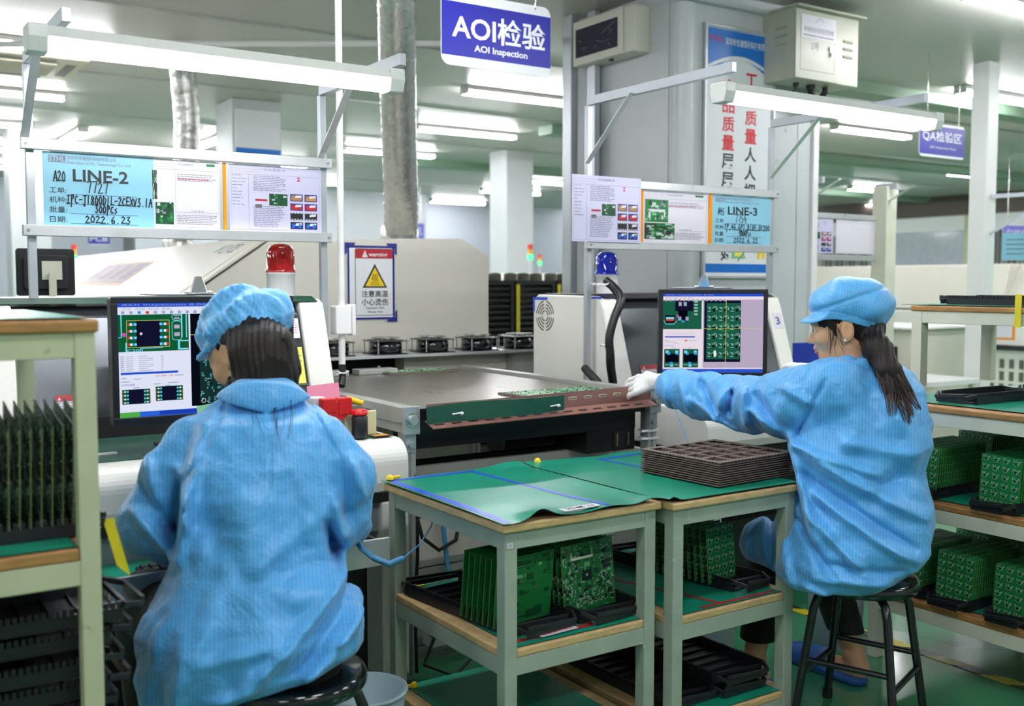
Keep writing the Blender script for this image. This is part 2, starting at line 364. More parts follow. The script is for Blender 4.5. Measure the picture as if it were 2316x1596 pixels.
# ------------------------------------------------------------------ inspection machines
YF = 2.93                       # front of the machine desks
def machine(x0, x1, label, num, side_vent=False):
    t = thing('inspection_machine', label, 'machine', ((x0+x1)/2, 3.5, 0))
    # profile in (y, z), extruded along x
    def yz(x): return Fr((x, 0, 0), (0, 1, 0), (0, 0, 1))
    desk = [(4.12, .68), (4.12, .85)]+[(YF+.075-.075*math.sin(R_(a)), .775+.075*math.cos(R_(a))) for a in range(0, 91, 9)]+[(YF, .72), (YF+.012, .69), (YF+.03, .68)]
    b = MB(); b.prism(yz(x0), desk, 0, x1-x0, 'white'); b.build('desk_body', t, .006)
    b = MB(); b.box(x0+.01, x1-.01, YF+.012, 4.1, .655, .68, 'rubber'); b.build('dark_band', t)
    b = MB(); b.box(x0+.03, x1-.03, YF+.085, 3.47, .85, .854, 'dkgreen'); b.build('desk_mat', t, .001)
    for (a, c) in ((x0, x0+.095), (x1-.095, x1)):
        b = MB(); b.box(a, c, YF+.005, 4.12, .08, .655, 'white'); b.build('side_pedestal', t, .006)
        ch = [(3.46, .85), (3.585, 1.24), (3.60, 1.275), (3.63, 1.292), (4.08, 1.296), (4.12, 1.27), (4.12, .85)]
        b = MB(); b.prism(yz(a), ch, 0, c-a, 'white'); b.build('hood_cheek', t, .008)
    b = MB(); b.box(x0+.095, x1-.095, 3.05, 4.1, .08, .655, 'black'); b.build('cabinet_recess', t)
    b = MB()
    for i in range(26): b.box(x0+.2+i*.014, x0+.206+i*.014, 3.044, 3.05, .36, .47, 'rubber')
    b.build('vent_slots', t)
    b = MB(); b.box(x0+.095, x1-.095, YF+.03, 3.05, .56, .655, 'grayp'); b.build('apron', t)
    b = MB()
    fp = [(3.475, .85), (3.60, 1.235), (3.64, 1.272), (4.08, 1.28), (4.08, .85)]
    b.prism(yz(x0+.095), fp, 0, x1-x0-.19, 'dkpanel'); b.build('front_panel', t, .004)
    b = MB(); b.prism(yz(x0+.095), [(3.49, .92), (3.468, .85), (3.50, .85), (3.52, .92)], .002, x1-x0-.192, 'black'); b.build('lower_strip', t)
    b = MB(); b.prism(yz(x0+.02), [(3.60, 1.283), (3.66, 1.302), (4.05, 1.302), (4.05, 1.29)], 0, x1-x0-.04, 'dkgreen' if num == '2' else 'black'); b.build('top_cover', t, .003)
    b = MB()
    for xx in (x0+.05, x1-.05):
        for yy in (YF+.06, 4.05): b.cyl((xx, yy, 0), (xx, yy, .08), .025, 'rubber', 12)
        if xx < x0+.1: b.build('foot', t); b = MB()
    b.build('foot', t)
    # number plate on the left cheek
    ny = 3.46+.125*(1.13-.85)/.39
    fr = Fr((x0+.0, ny, 1.13), (1, 0, 0), (0, .125, .39))
    if num == '3': fr = Fr((x1-.095, ny, 1.13), (1, 0, 0), (0, .125, .39))
    b = MB(); b.fbox(fr, .012, .078, -.005, .075, 0, .002, 'paper'); b.text(num, fr, .03, .015, .058, .055, 'blueink', .02, .003)
    b.build('number_label', t)
    if side_vent:
        b = MB(); fv = Fr((x0, 4.02, 1.195), (0, -1, 0), (0, 0, 1))
        for r in (.028, .043, .058, .073):
            for q in range(4):
                an = [R_(q*90+9+k*72/6) for k in range(7)]
                b.poly(fv, [(r*math.cos(a), r*math.sin(a)) for a in an]+[((r-.007)*math.cos(a), (r-.007)*math.sin(a)) for a in an[::-1]], 'acg', .001)
        b.build('side_vent', t)
        b = MB(); b.rect(fv, -.10, .075, .02, .088, 'bluet'); b.rect(fv, -.10, .02, -.085, .088, 'bluet', .0008); b.build('blue_tape_mark', t)
        b = MB(); b.rect(fv, .34, .085, .43, .095, 'bluet'); b.build('blue_tape_mark', t)
    return t
m2 = machine(.40, 1.55, 'white and grey inspection machine with green desk mat, left of the conveyor', '2')
m3 = machine(2.86, 4.0, 'white and grey inspection machine behind the long outstretched arm, right of the conveyor', '3', True)
# papers and stickers stuck on the slanted panels
def slant(x, z): return Fr((x, 3.475+.125*(z-.85)/.385-.003, z), (1, 0, 0), (0, .125, .385))
def sheet(name, fr, wd, h, m, label, cat, deco=None, th=.0012):
    b = MB(); b.fbox(fr, 0, wd, 0, h, 0, th, m)
    if deco: deco(b, fr.sub(0, 0, th))
    o = b.build(name, loc=fr.p(wd/2, 0)); return tag(o, label, cat)
def lines_deco(n, m='grayink', a0=.08, a1=.92, head=None, wd=.1, h=.1, seed=1):
    def f(b, fr):
        r = random.Random(seed)
        if head: b.rect(fr, 0, h*.68, wd, h, head, .0004); b.poly(fr, [(wd*.1, h*.74), (wd*.22, h*.74), (wd*.16, h*.92)], 'paper', .0008)
        top = .62 if head else .92
        for i in range(n):
            y = h*(top-.8*top*i/n); x = wd*a0
            while x < wd*a1*r.uniform(.75, 1):
                L = wd*r.uniform(.05, .16); b.rect(fr, x, y-h*.03, min(x+L, wd*a1), y, m, .0004); x += L+wd*.03
    return f
sheet('warning_sticker', slant(.60, .935), .08, .062, 'paper', 'red and white warning sticker on the grey panel left of the left monitor', 'sticker', lines_deco(3, head='redt', wd=.08, h=.062))
sheet('warning_sticker', slant(3.02, .925), .115, .062, 'paper', 'red and white warning sticker on the dark panel beside the gloved hand', 'sticker', lines_deco(3, head='redt', wd=.115, h=.062))
sheet('white_note', slant(1.37, 1.15), .075, .075, 'paper', 'small white printed note above the yellow note on the grey panel', 'note', lines_deco(6, 'redink', wd=.075, h=.075))
def ydeco(b, fr):
    b.rect(fr, -.006, -.008, .096, -.001, 'acg'); lines_deco(5, 'grayink', wd=.09, h=.135, seed=4)(b, fr)
sheet('yellow_note', slant(1.355, .99), .09, .135, 'yelp', 'yellow note in a clear sleeve on the grey panel right of the left monitor', 'note', ydeco)
sheet('white_tape_patch', slant(.50, 1.13), .10, .055, 'paper', 'pale patch of tape on the grey panel behind the pale green rack post', 'tape')
# ------------------------------------------------------------------ keyboard drawer of the left machine
t = thing('keyboard_tray', 'silver fronted pull-out keyboard tray below the desk of the left machine', 'tray', (.93, 2.8, .56))
b = MB(); b.box(.56, 1.30, 2.605, 3.04, .565, .573, 'grayp'); b.build('tray_floor', t)
b = MB(); b.box(.552, 1.308, 2.59, 2.603, .558, .635, 'alu'); b.build('front_plate', t, .002)
for xx in (.552, 1.296):
    b = MB(); b.box(xx, xx+.012, 2.603, 3.04, .56, .615, 'black'); b.build('side_rail', t)
b = MB(); b.box(.566, 1.294, 2.61, 3.03, .573, .576, 'mat'); b.build('tray_mat', t)
t = thing('keyboard', 'black keyboard on the green tray, mostly hidden by the blue sleeve', 'keyboard', (.86, 2.72, .576))
b = MB(); b.prism(Fr((.66, 0, 0), (0, 1, 0), (0, 0, 1)), [(2.635, .577), (2.635, .588), (2.79, .604), (2.79, .577)], 0, .42, 'black'); b.build('keyboard_case', t, .003)
b = MB()
for r in range(5):
    for c in range(18):
        y = 2.645+r*.028; z = .5885+(y-2.635)*.10
        x = .668+c*.0225
        b.add([(x, y, z), (x+.0205, y, z), (x+.0205, y+.025, z+.003), (x, y+.025, z+.003), (x+.003, y+.003, z+.008), (x+.0175, y+.003, z+.008), (x+.0175, y+.021, z+.011), (x+.003, y+.021, z+.011)],
              [(0, 3, 2, 1), (4, 5, 6, 7), (0, 1, 5, 4), (1, 2, 6, 5), (2, 3, 7, 6), (3, 0, 4, 7)], 'esd')
o = b.build('keys', t); o['kind'] = 'stuff'
b = MB(); b.lathe((1.235, 2.72, .576), [(.002, .056), (.02, .054), (.034, .043), (.041, .027), (.04, .012), (.034, 0)][::-1], 'stool', 28)
tag(b.build('mouse', loc=(1.235, 2.72, .576)), 'shiny black rounded mouse at the right end of the silver tray', 'mouse')
# ------------------------------------------------------------------ conveyor
t = thing('conveyor', 'wide steel belt conveyor between the two inspection machines', 'conveyor', (2.13, 3.7, 0))
YC = 3.02
def rail(xa, xb):
    b = MB(); b.box(xa, xb, YC, 4.47, .855, .94, 'alu2'); b.box(xa-.004, xa, YC+.01, 4.46, .885, .893, 'grayp'); b.build('side_rail', t, .004)
    b = MB(); b.box(xa-.004, xb+.004, YC-.012, YC, .85, .945, 'galv'); q = b.build('end_plate', t, .003)
    b = MB(); xm = (xa+xb)/2; b.cyl((xm, YC-.03, .90), (xm, YC-.011, .90), .017, 'galv', 6); b.cyl((xm, YC-.016, .90), (xm, YC-.0125, .90), .025, 'chrome', 20); b.build('bolt', q)
rail(1.577, 1.63); rail(2.64, 2.69)
b = MB()
b.box(1.63, 2.64, YC+.05, 4.46, .915, .925, 'steel')
o = b.build('belt', t, .004)
b = MB()
b.tube([(1.63, YC+.05, .90), (2.64, YC+.05, .90)], .022, 'steel', 20); b.build('end_roller', t)
b = MB(); b.box(1.63, 2.64, YC+.02, YC+.03, .855, .93, 'black'); b.box(1.63, 2.64, YC+.1, 4.4, .84, .90, 'black'); b.build('under_pan', t)
for (x, y) in ((1.605, YC+.03), (2.665, YC+.03), (1.605, 4.35), (2.665, 4.35)):
    b = MB(); b.box(x-.022, x+.022, y-.022, y+.022, .02, .855, 'alu'); b.box(x-.005, x+.005, y-.0235, y-.022, .03, .84, 'grayp'); q = b.build('leg', t, .002)
    b = MB(); b.box(x-.02, x+.02, y-.028, y-.0225, .79, .85, 'galv'); b.cyl((x, y-.04, .815), (x, y-.028, .815), .011, 'galv', 6); b.build('bracket', q)
for (z, y) in ((.62, 3.5), (.30, 3.3)):
    b = MB(); b.box(1.625, 2.643, y-.02, y+.02, z-.02, z+.02, 'black'); b.build('cross_bar', t)
b = MB(); b.box(1.63, 2.64, 3.10, 3.2, .785, .86, 'black'); b.build('dark_apron', t)
b = MB(); b.tube([(1.60, 3.3, .70), (2.67, 3.3, .70)], .012, 'black', 10); b.build('cross_rod', t)
b = MB(); b.beam((2.45, 3.3, .45), (2.3, 3.6, .84), .05, .03, 'alu2'); b.build('brace', t)
t2 = thing('conveyor_motor', 'black drive motor hanging under the steel conveyor', 'motor', (2.3, 3.4, .62))
b = MB(); b.tube([(2.18, 3.4, .75), (2.45, 3.4, .75)], .075, 'black', 20); b.build('motor_body', t2)
b = MB(); b.box(2.22, 2.40, 3.35, 3.45, .80, .842, 'black'); b.build('mount', t2)
b = MB(); b.tube([(2.3, 3.4, .67), (2.33, 3.33, .58), (2.4, 3.3, .45), (2.5, 3.3, .3)], .008, 'black'); b.build('cable', t2)
t2 = thing('control_box', 'black control box strapped to the right conveyor leg', 'box', (2.5, 3.12, .60))
b = MB(); b.box(2.40, 2.64, 3.10, 3.3, .70, .79, 'black'); b.build('case', t2, .004)
b = MB(); b.box(2.53, 2.62, 3.096, 3.1, .715, .775, 'chip'); b.box(2.545, 2.55, 3.0955, 3.096, .72, .77, 'gold'); b.box(2.6, 2.605, 3.0955, 3.096, .72, .77, 'gold'); b.build('connector', t2)
for z in (.745, .775):
    b = MB(); b.box(2.635, 2.698, YC+.003, YC+.056, z, z+.008, 'clearw'); b.tube([(2.64, YC+.003, z+.004), (2.60, YC-.005, z+.006)], .004, 'clearw', 6); tag(b.build('cable_tie', loc=(2.665, YC, z)), ('lower' if z < .76 else 'upper')+' white cable tie round the right front leg of the conveyor', 'cable tie')
# brown slotted duct strip across the conveyor end
t = thing('slotted_wiring_duct', 'brown slotted duct strip lying along the front end of the conveyor', 'duct strip', (2.15, 3.0, .89))
fr = Fr((1.655, YC-.02, .893), (1, .012, .012), (0, .12, .99))
b = MB(); b.fbox(fr, 0, .985, 0, .055, 0, .003, 'copper')
for i in range(14): b.prism(fr.sub(.03+i*.07, .026, .0035), rpoly(0, 0, .038, .010, .0049), 0, .0004, 'creamb'); b.prism(fr.sub(.032+i*.07, .0275, .004), rpoly(0, 0, .034, .006, .0029), 0, .0004, 'jig')
b.build('upright_wall', t)
fr2 = Fr((1.648, YC-.075, .872), (1, .012, .012), (0, .95, .32))
b = MB(); b.fbox(fr2, 0, .985, 0, .062, 0, .003, 'copper')
for i in range(14): b.prism(fr2.sub(.015+i*.067, .02, .0035), rpoly(0, 0, .04, .011, .0054), 0, .0004, 'black')
b.build('base_wall', t)
t = thing('green_mat_strip', 'dark green rubber strip tied over the left half of the brown duct strip', 'strip', (1.98, YC-.05, .90))
P = []
b = MB(); n = 24
for i in range(n+1):
    x = 1.642+.56*i/n; y = YC-.045-.012*math.sin(i/n*3.1)+.012*math.sin(i/n*6.3); h = .058+.004*math.sin(i/n*5)
    z = .885+.012*i/n
    P += [(x, y, z), (x, y+.004, z), (x, y+.006, z+h), (x, y+.002, z+h)]
F_ = []
for i in range(n):
    for j in range(4): F_.append((i*4+j, i*4+(j+1) % 4, (i+1)*4+(j+1) % 4, (i+1)*4+j))
F_ += [(3, 2, 1, 0), (n*4, n*4+1, n*4+2, n*4+3)]
b.add(P, [f[::-1] for f in F_], 'dkgreen', False); b.build('strip', t)
for x in (1.73, 2.13):
    b = MB(); yy = YC-.058; b.tube([(x, yy, .915), (x+.03, yy-.004, .918)], .003, 'clearw', 6); b.lathe((x+.034, yy-.004, .916), [(.001, -.006), (.007, -.003), (.007, .003), (.001, .006)], 'clearw', 10); b.build('tie', t)
# ------------------------------------------------------------------ fan shelf at the oven mouth
t = thing('fan_shelf', 'grey metal shelf bridging the far end of the conveyor under the row of fans', 'shelf', (2.4, 4.5, .94))
SY = 4.52
b = MB(); b.box(1.72, 2.80+.55, SY, SY+.26, .985, 1.0, 'alu'); b.build('shelf_plate', t, .002)
b = MB(); b.box(3.03, 3.345, SY+.03, SY+.2, .83, .985, 'alu2'); b.build('end_box', t)
b = MB(); b.box(2.42, 3.03, SY+.10, SY+.2, .86, .985, 'beige'); b.build('cream_block', t)
b = MB(); b.box(3.335, 3.35, SY, SY+.26, .45, .985, 'alu'); b.build('end_leg', t)
b = MB(); b.box(1.72, 1.76, SY+.02, SY+.2, .45, .985, 'alu2'); b.build('end_leg', t)
def fan(x, y, label):
    t = thing('cooling_fan', label, 'fan', (x, y, 1.0), 'black cooling fans in a row on the shelf')
    b = MB(); b.box(x-.085, x+.085, y-.085, y+.085, 1.0, 1.005, 'black'); b.build('base_plate', t)
    b = MB(); n = 32
    b.lathe((x, y, 1.006), [(.076, 0), (.082, .003), (.082, .052), (.076, .055), (.070, .055), (.070, 0), (.076, 0)], 'stool', 32); b.build('fan_ring', t)
    b = MB(); b.lathe((x, y, 1.01), [(.001, .038), (.025, .038), (.027, .034), (.027, 0)][::-1], 'black', 20)
    for k in range(7):
        a = k*2*math.pi/7
        p = [(.026, -.1, .01), (.067, .1, .005), (.067, .65, .032), (.026, .5, .036)]
        vs = [(x+r*math.cos(a+q), y+r*math.sin(a+q), 1.01+z) for r, q, z in p]; vs += [(v[0], v[1], v[2]-.002) for v in vs]
        b.add(vs, [(0, 1, 2, 3), (7, 6, 5, 4), (0, 4, 5, 1), (1, 5, 6, 2), (2, 6, 7, 3), (3, 7, 4, 0)], 'esd')
    b.build('impeller', t)
    b = MB()
    for k, r in enumerate((.022, .038, .054, .070)):
        pts = [(x+r*math.cos(a*math.pi/12), y+r*math.sin(a*math.pi/12), 1.072+.003*k) for a in range(25)]
        b.tube(pts, .0022, 'silver', 5)
    for k in range(4):
        a = k*math.pi/2+.78; b.tube([(x+.02*math.cos(a), y+.02*math.sin(a), 1.073), (x+.098*math.cos(a), y+.098*math.sin(a), 1.071)], .0024, 'silver', 5)
    b.box(x-.085, x+.085, y-.085, y+.085, 1.064, 1.067, 'black')
    b.build('wire_guard', t)
    for sx in (-1, 1):
        for sy in (-1, 1):
            b = MB(); b.cyl((x+sx*.077, y+sy*.077, 1.005), (x+sx*.077, y+sy*.077, 1.075), .0035, 'silver', 8); b.build('spacer', t)
    return t
fx = [2.03+i*.266 for i in range(5)]
f_src = f = fan(fx[0], SY+.10, 'black square fan at the left end of the row, half behind the white conduit')
for i, s in ((1, 'second black square fan from the left in the row on the grey shelf'), (2, 'middle black square fan of the five in the row on the grey shelf'), (3, 'second black square fan from the right in the row on the grey shelf'), (4, 'black square fan at the right end of the row on the grey shelf')):
    copy_tree(f, (fx[i]+.02, SY+.10, 1.0), None, s)
# ------------------------------------------------------------------ reflow oven
t = thing('reflow_oven', 'long beige reflow oven with sloping glossy hood behind the conveyor', 'oven', (2.2, 6.5, 0))
OX = Fr((0, 4.82, 0), (1, 0, 0), (0, 0, 1))
OY1 = 9.2
prof = [(1.16, 1.12), (1.80, 1.555), (2.88, 1.59), (3.05, 1.50), (3.05, .80), (1.16, .80)]
b = MB(); b.prism(OX, prof, -(OY1-4.82), 0, 'beige'); b.build('hood', t, .006)
# glossy sloping lid: thin plate on the slope
v0 = Vector((1.155, 4.80, 1.128)); v1 = Vector((1.795, 4.80, 1.563)); sl = (v1-v0)
lf = Fr(v0+Vector((0, .0, 0)), (0, 1, 0), (sl.x, 0, sl.z)); Ls = sl.length
b = MB(); b.fbox(lf, 0, .07, 0, Ls, -.0, -.012, 'hood'); b.fbox(lf, .10, 4.38, 0, Ls, 0, -.014, 'hood'); b.build('sloping_lid', t, .004)
b = MB(); b.fbox(lf, .07, .10, 0, Ls, -.001, -.010, 'creamb'); b.build('lid_seam', t)
b = MB(); b.box(1.2, 3.0, 4.9, OY1-.1, .1, .80, 'beige'); b.build('lower_cabinet', t)
b = MB(); b.box(1.7, 2.9, 4.79, 4.82, .84, 1.0, 'rubber'); b.build('oven_mouth', t)
# marks on the lid
lm = Fr(lf.p(.33, Ls*.80, -.0146), (0, -1, 0), (sl.x, 0, sl.z))
b = MB(); b.text('CE', lm, .02, .02, .13, .10, 'grayink', 0, .001); b.lathe((0, 0, 0), [(0.001, 0)], 'grayink', 3) if False else None
b.line(lm, [(-.06+.04*math.cos(a*.5), .06+.04*math.sin(a*.5)) for a in range(14)], .008, 'grayink')
b.poly(lm, [(-.2, .03), (-.13, .06), (-.12, .11), (-.18, .09)], 'green'); b.build('printed_marks', t)
lp = Fr(lf.p(2.65, Ls*.46, -.0146), (0, -1, 0), (sl.x, 0, sl.z))
def odeco(b, fr):
    for (a0, b0, a1, b1) in ((0, 0, 1.15, .014), (0, .238, 1.15, .25), (0, 0, .02, .25), (1.13, 0, 1.15, .25), (.28, 0, .30, .25), (.57, 0, .59, .25), (.86, 0, .88, .25)): b.rect(fr, a0, b0, a1, b1, 'orange', .0006)
    for k in range(4): lines_deco(9, 'grayink', wd=.25, h=.22, seed=k)(b, fr.sub(.025+k*.285, .015))
sheet('posted_notice', lp, 1.15, .25, 'matte', 'orange framed notice sheets stuck on the sloping oven lid', 'notice', odeco)
# warning sign on the oven end
wf = Fr((2.205, 4.818, 1.165), (1, 0, 0), (0, 0, 1)); 
t = thing('warning_sign', 'hot surface warning sign with yellow triangle held by blue tape on the oven end', 'sign', (2.34, 4.81, 1.165))
W_, H_ = .265, .375
b = MB(); b.fbox(wf, 0, W_, 0, H_, 0, .002, 'signw'); b.build('sign_plate', t)
b = MB(); B = wf.sub(0, 0, .002)
for (a0, b0, a1, b1) in ((0, 0, W_, .010), (0, H_-.012, W_, H_), (0, 0, .011, H_), (W_-.011, 0, W_, H_)): b.rect(B, a0, b0, a1, b1, 'navyt', .0006)
for sx in (0, 1):
    for sy in (0, 1):
        ox = -.014 if sx == 0 else W_+.014; oy = -.014 if sy == 0 else H_+.014; dx = 1 if sx == 0 else -1; dy = 1 if sy == 0 else -1
        b.poly(B, ([(ox, oy), (ox+dx*.06, oy), (ox+dx*.05, oy+dy*.02), (ox+dx*.012, oy+dy*.02), (ox+dx*.012, oy+dy*.05), (ox, oy+dy*.062)])[::(1 if dx*dy > 0 else -1)], 'navyt', .001)
b.build('blue_tape', t)
b = MB(); B = wf.sub(.045, .022, .002); w_, h_ = .208, .335
b.poly(B, rpoly(-.003, -.003, w_+.003, h_+.003, .01), 'ink', .0004); b.poly(B, rpoly(0, 0, w_, h_, .008), 'signw', .0008)
b.rect(B, 0, h_*.86, w_, h_, 'redt', .0012); b.poly(B, [(w_*.17, h_*.877), (w_*.33, h_*.877), (w_*.25, h_*.985)], 'signw', .0016)
b.text('!', B, w_*.245, h_*.895, w_*.258, h_*.95, 'redt', .01, .002)
b.text('warning', B, w_*.35, h_*.873, w_*.86, h_*.95, 'signw', .02, .0018)
b.poly(B, [(w_*.18, h_*.415), (w_*.85, h_*.415), (w_*.515, h_*.78)], 'ink', .0012); b.poly(B, [(w_*.255, h_*.44), (w_*.78, h_*.44), (w_*.515, h_*.725)], 'yel', .0018)
for k in range(3):
    b.line(B, [(w_*(.455+.055*k+.018*math.sin(q*.9)+.012*q/6), h_*(.62-.10*q/8)) for q in range(9)], .004, 'ink', .0024)
    b.rect(B, w_*(.42-.02*k), h_*(.50-.02*k), w_*(.61+.02*k), h_*(.506-.02*k), 'ink', .0024)
b.text('注意高温', B, w_*.15, h_*.272, w_*.87, h_*.375, 'ink', .015, .0014); b.text('小心烫伤', B, w_*.15, h_*.145, w_*.87, h_*.25, 'ink', .015, .0014)
b.text('Caution! Hot', B, w_*.26, h_*.093, w_*.76, h_*.127, 'ink', .01, .0014); b.text('Watch Hot', B, w_*.31, h_*.035, w_*.72, h_*.065, 'ink', .01, .0014)
b.build('printing', t)
# ------------------------------------------------------------------ flexible air ducts
def duct(name, pts, r, label, collar=True):
    t = thing(name, label, 'duct', pts[0])
    P = [Vector(p) for p in pts]; cum = [0]
    for a, c in zip(P[:-1], P[1:]): cum.append(cum[-1]+(c-a).length)
    n = int(cum[-1]/.018); PP = []; RR = []
    for i in range(n+1):
        s_ = cum[-1]*i/n; k = max(j for j in range(len(P)) if cum[j] <= s_+1e-9); k = min(k, len(P)-2)
        u = (s_-cum[k])/(cum[k+1]-cum[k]); p0 = P[max(k-1, 0)]; p1 = P[k]; p2 = P[k+1]; p3 = P[min(k+2, len(P)-1)]
        q = .5*((2*p1)+(p2-p0)*u+(2*p0-5*p1+4*p2-p3)*u*u+(3*p1-p0-3*p2+p3)*u**3)
        PP.append(q); RR.append(r*(1+.028*(i % 2)+.02*rnd.uniform(-1, 1)))
    b = MB(); b.tube(PP, RR, 'silver', 28); b.build('foil_hose', t)
    if collar:
        b = MB(); b.lathe(P[0]-Vector((0, 0, .02)), [(r*1.16, 0), (r*1.16, .06), (r*1.1, .075), (r*1.02, .09)], 'silver', 28); b.lathe(P[0]-Vector((0, 0, .02)), [(r*1.45, -.0), (r*1.45, .012)], 'galv', 28); b.build('collar', t)
    return t
duct('air_duct', [(2.70, 5.2, 1.60), (2.66, 5.1, 1.75), (2.50, 4.82, 2.25), (2.30, 4.45, 2.75), (2.2, 4.3, 2.995)], .092, 'large silver foil duct rising from the oven roof to the ceiling at centre')
duct('air_duct', [(2.15, 7.6, 1.60), (2.2, 7.6, 1.9), (2.25, 7.65, 2.5), (2.2, 7.6, 2.995)], .09, 'smaller silver foil duct behind the left display board')
# ------------------------------------------------------------------ display frames over the machines
GL = {}      # hand-written strokes, each glyph in a unit box
GL.update({'A': [[(0, 0), (.45, 1), (.7, 0)], [(.1, .38), (.7, .42)]], '2': [[(.05, .8), (.35, 1), (.6, .75), (.05, .05), (.75, .08)]], '0': [[(.35, 1), (.05, .6), (.2, .05), (.55, .1), (.65, .6), (.35, 1)]],
 '7': [[(0, .95), (.7, 1), (.35, 0)]], 'I': [[(.1, .95), (.7, 1)], [(.4, .97), (.3, .03)], [(0, 0), (.6, .06)]], 'P': [[(.25, 1), (.05, -.3)], [(.1, .9), (.55, 1), (.65, .7), (.15, .5)]],
 'C': [[(.65, .8), (.35, .9), (.05, .4), (.25, .05), (.65, .15)]], '-': [[(.05, .5), (.6, .55)]], 'J': [[(.1, .95), (.8, 1)], [(.5, 1), (.35, -.2), (.02, .05)]], '1': [[(.35, 1), (.25, 0)]],
 '8': [[(.6, .85), (.3, 1), (.15, .75), (.6, .3), (.35, 0), (.05, .25), (.5, .65), (.6, .85)]], 'D': [[(.15, 1), (.1, 0), (.5, .15), (.7, .6), (.15, 1)]], 'L': [[(.25, 1), (.1, .05), (.7, .1)]],
 'E': [[(.65, 1), (.15, .95), (.1, .05), (.7, .08)], [(.12, .52), (.6, .56)]], 'X': [[(.05, 1), (.7, 0)], [(.7, 1), (0, 0)]], 'v': [[(0, .8), (.25, 0), (.6, .9)]], '3': [[(.1, .95), (.55, 1), (.3, .6), (.6, .35), (.35, 0), (0, .12)]],
 '.': [[(.2, .0), (.3, .03)]], 'c': [[(.5, .5), (.2, .55), (.05, .2), (.3, 0), (.55, .1)]], 's': [[(.5, .7), (.15, .55), (.5, .25), (.1, 0)]], '6': [[(.5, 1), (.1, .5), (.15, .05), (.55, .1), (.5, .45), (.12, .35)]],
 '4': [[(.35, 1), (.0, .4), (.65, .42)], [(.5, .75), (.45, 0)]], '5': [[(.65, 1), (.2, .95), (.12, .6), (.6, .5), (.45, .05), (.02, .02)]], 'T': [[(0, .95), (.75, 1)], [(.4, .97), (.3, 0)]], '_': [[(0, .1), (.6, .14)]],
 'G': [[(.65, .85), (.3, 1), (.05, .4), (.3, 0), (.6, .25), (.6, .5), (.35, .48)]], 'S': [[(.6, .9), (.2, .9), (.5, .45), (.15, 0), (0, .1)]], 'B': [[(.15, 1), (.1, 0), (.6, .2), (.15, .5), (.55, .8), (.15, 1)]],
 'U': [[(.1, 1), (.1, .1), (.5, .05), (.6, 1)]], 'p': [[(.15, .6), (.05, -.35)], [(.1, .55), (.5, .55), (.45, .15), (.1, .15)]], ' ': []})
def hand(b, body, fr, a0, b0, a1, b1, wd=.0034, m='ink', c=.0025):
    n = len(body); st = (a1-a0)/n; r = random.Random(len(body)*7+ord(body[0]))
    for i, chh in enumerate(body):
        for s_ in GL[chh]:
            jy = r.uniform(-.05, .05)*(b1-b0)
            b.line(fr, [(a0+(i+x*1.15)*st, b0+jy+y*(b1-b0)) for x, y in s_], wd, m, c)
def card(fr, wd, h, line_no, code, order, model, batch, date, label):
    t = thing('line_card', label, 'card', fr.p(wd/2, 0))
    b = MB(); b.fbox(fr, 0, wd, 0, h, 0, .002, 'cyanp'); b.build('blue_card', t)
    B = fr.sub(0, 0, .002); b = MB()
    b.rect(B, .05*wd, .86*h, .20*wd, .955*h, 'grayink'); b.text('STHL', B, .055*wd, .87*h, .195*wd, .945*h, 'cyanp', .01, .0014)
    b.text('深圳市世通恒利科技有限公司', B, .21*wd, .905*h, .65*wd, .96*h, 'grayink', 0); b.text('Shen zhen STHL Technology Co. Ltd.', B, .21*wd, .835*h, .79*wd, .885*h, 'grayink', 0)
    b.text('LINE-'+line_no, B, .26*wd, .61*h, .76*wd, .78*h, 'ink', .02)
    for k, (s_, y) in enumerate((('工单:', .44), ('机种:', .31), ('批量:', .175), ('日期:', .04))):
        b.text(s_, B, .05*wd, y*h, .20*wd, (y+.085)*h, 'ink', .0)
        b.rect(B, .23*wd, (y-.012)*h, .84*wd, (y-.006)*h, 'blueink', .001)
    b.build('printing', t)
    b = MB(); hand(b, code, B, .09*wd, .60*h, .20*wd, .74*h); hand(b, order, B, .38*wd, .46*h, .58*wd, .62*h); hand(b, model, B, .20*wd, .30*h, .985*wd, .42*h)
    hand(b, batch, B, .45*wd, .185*h, .66*wd, .29*h); hand(b, date, B, .36*wd, .045*h, .78*wd, .145*h); b.build('handwriting', t)
    return t
def photo_patch(b, B, a0, b0, a1, b1, seed, base='pcbd', n=26):
    b.rect(B, a0, b0, a1, b1, base, .0006); r = random.Random(seed)
    for i in range(n):
        w_ = (a1-a0)*r.uniform(.04, .2); h_ = (b1-b0)*r.uniform(.04, .2); x = r.uniform(a0, a1-w_); y = r.uniform(b0, b1-h_)
        b.rect(B, x, y, x+w_, y+h_, r.choice(['solder', 'pad', 'pcb', 'chip', 'pcb', 'grayink', 'solder']), .0008+i*.00002)
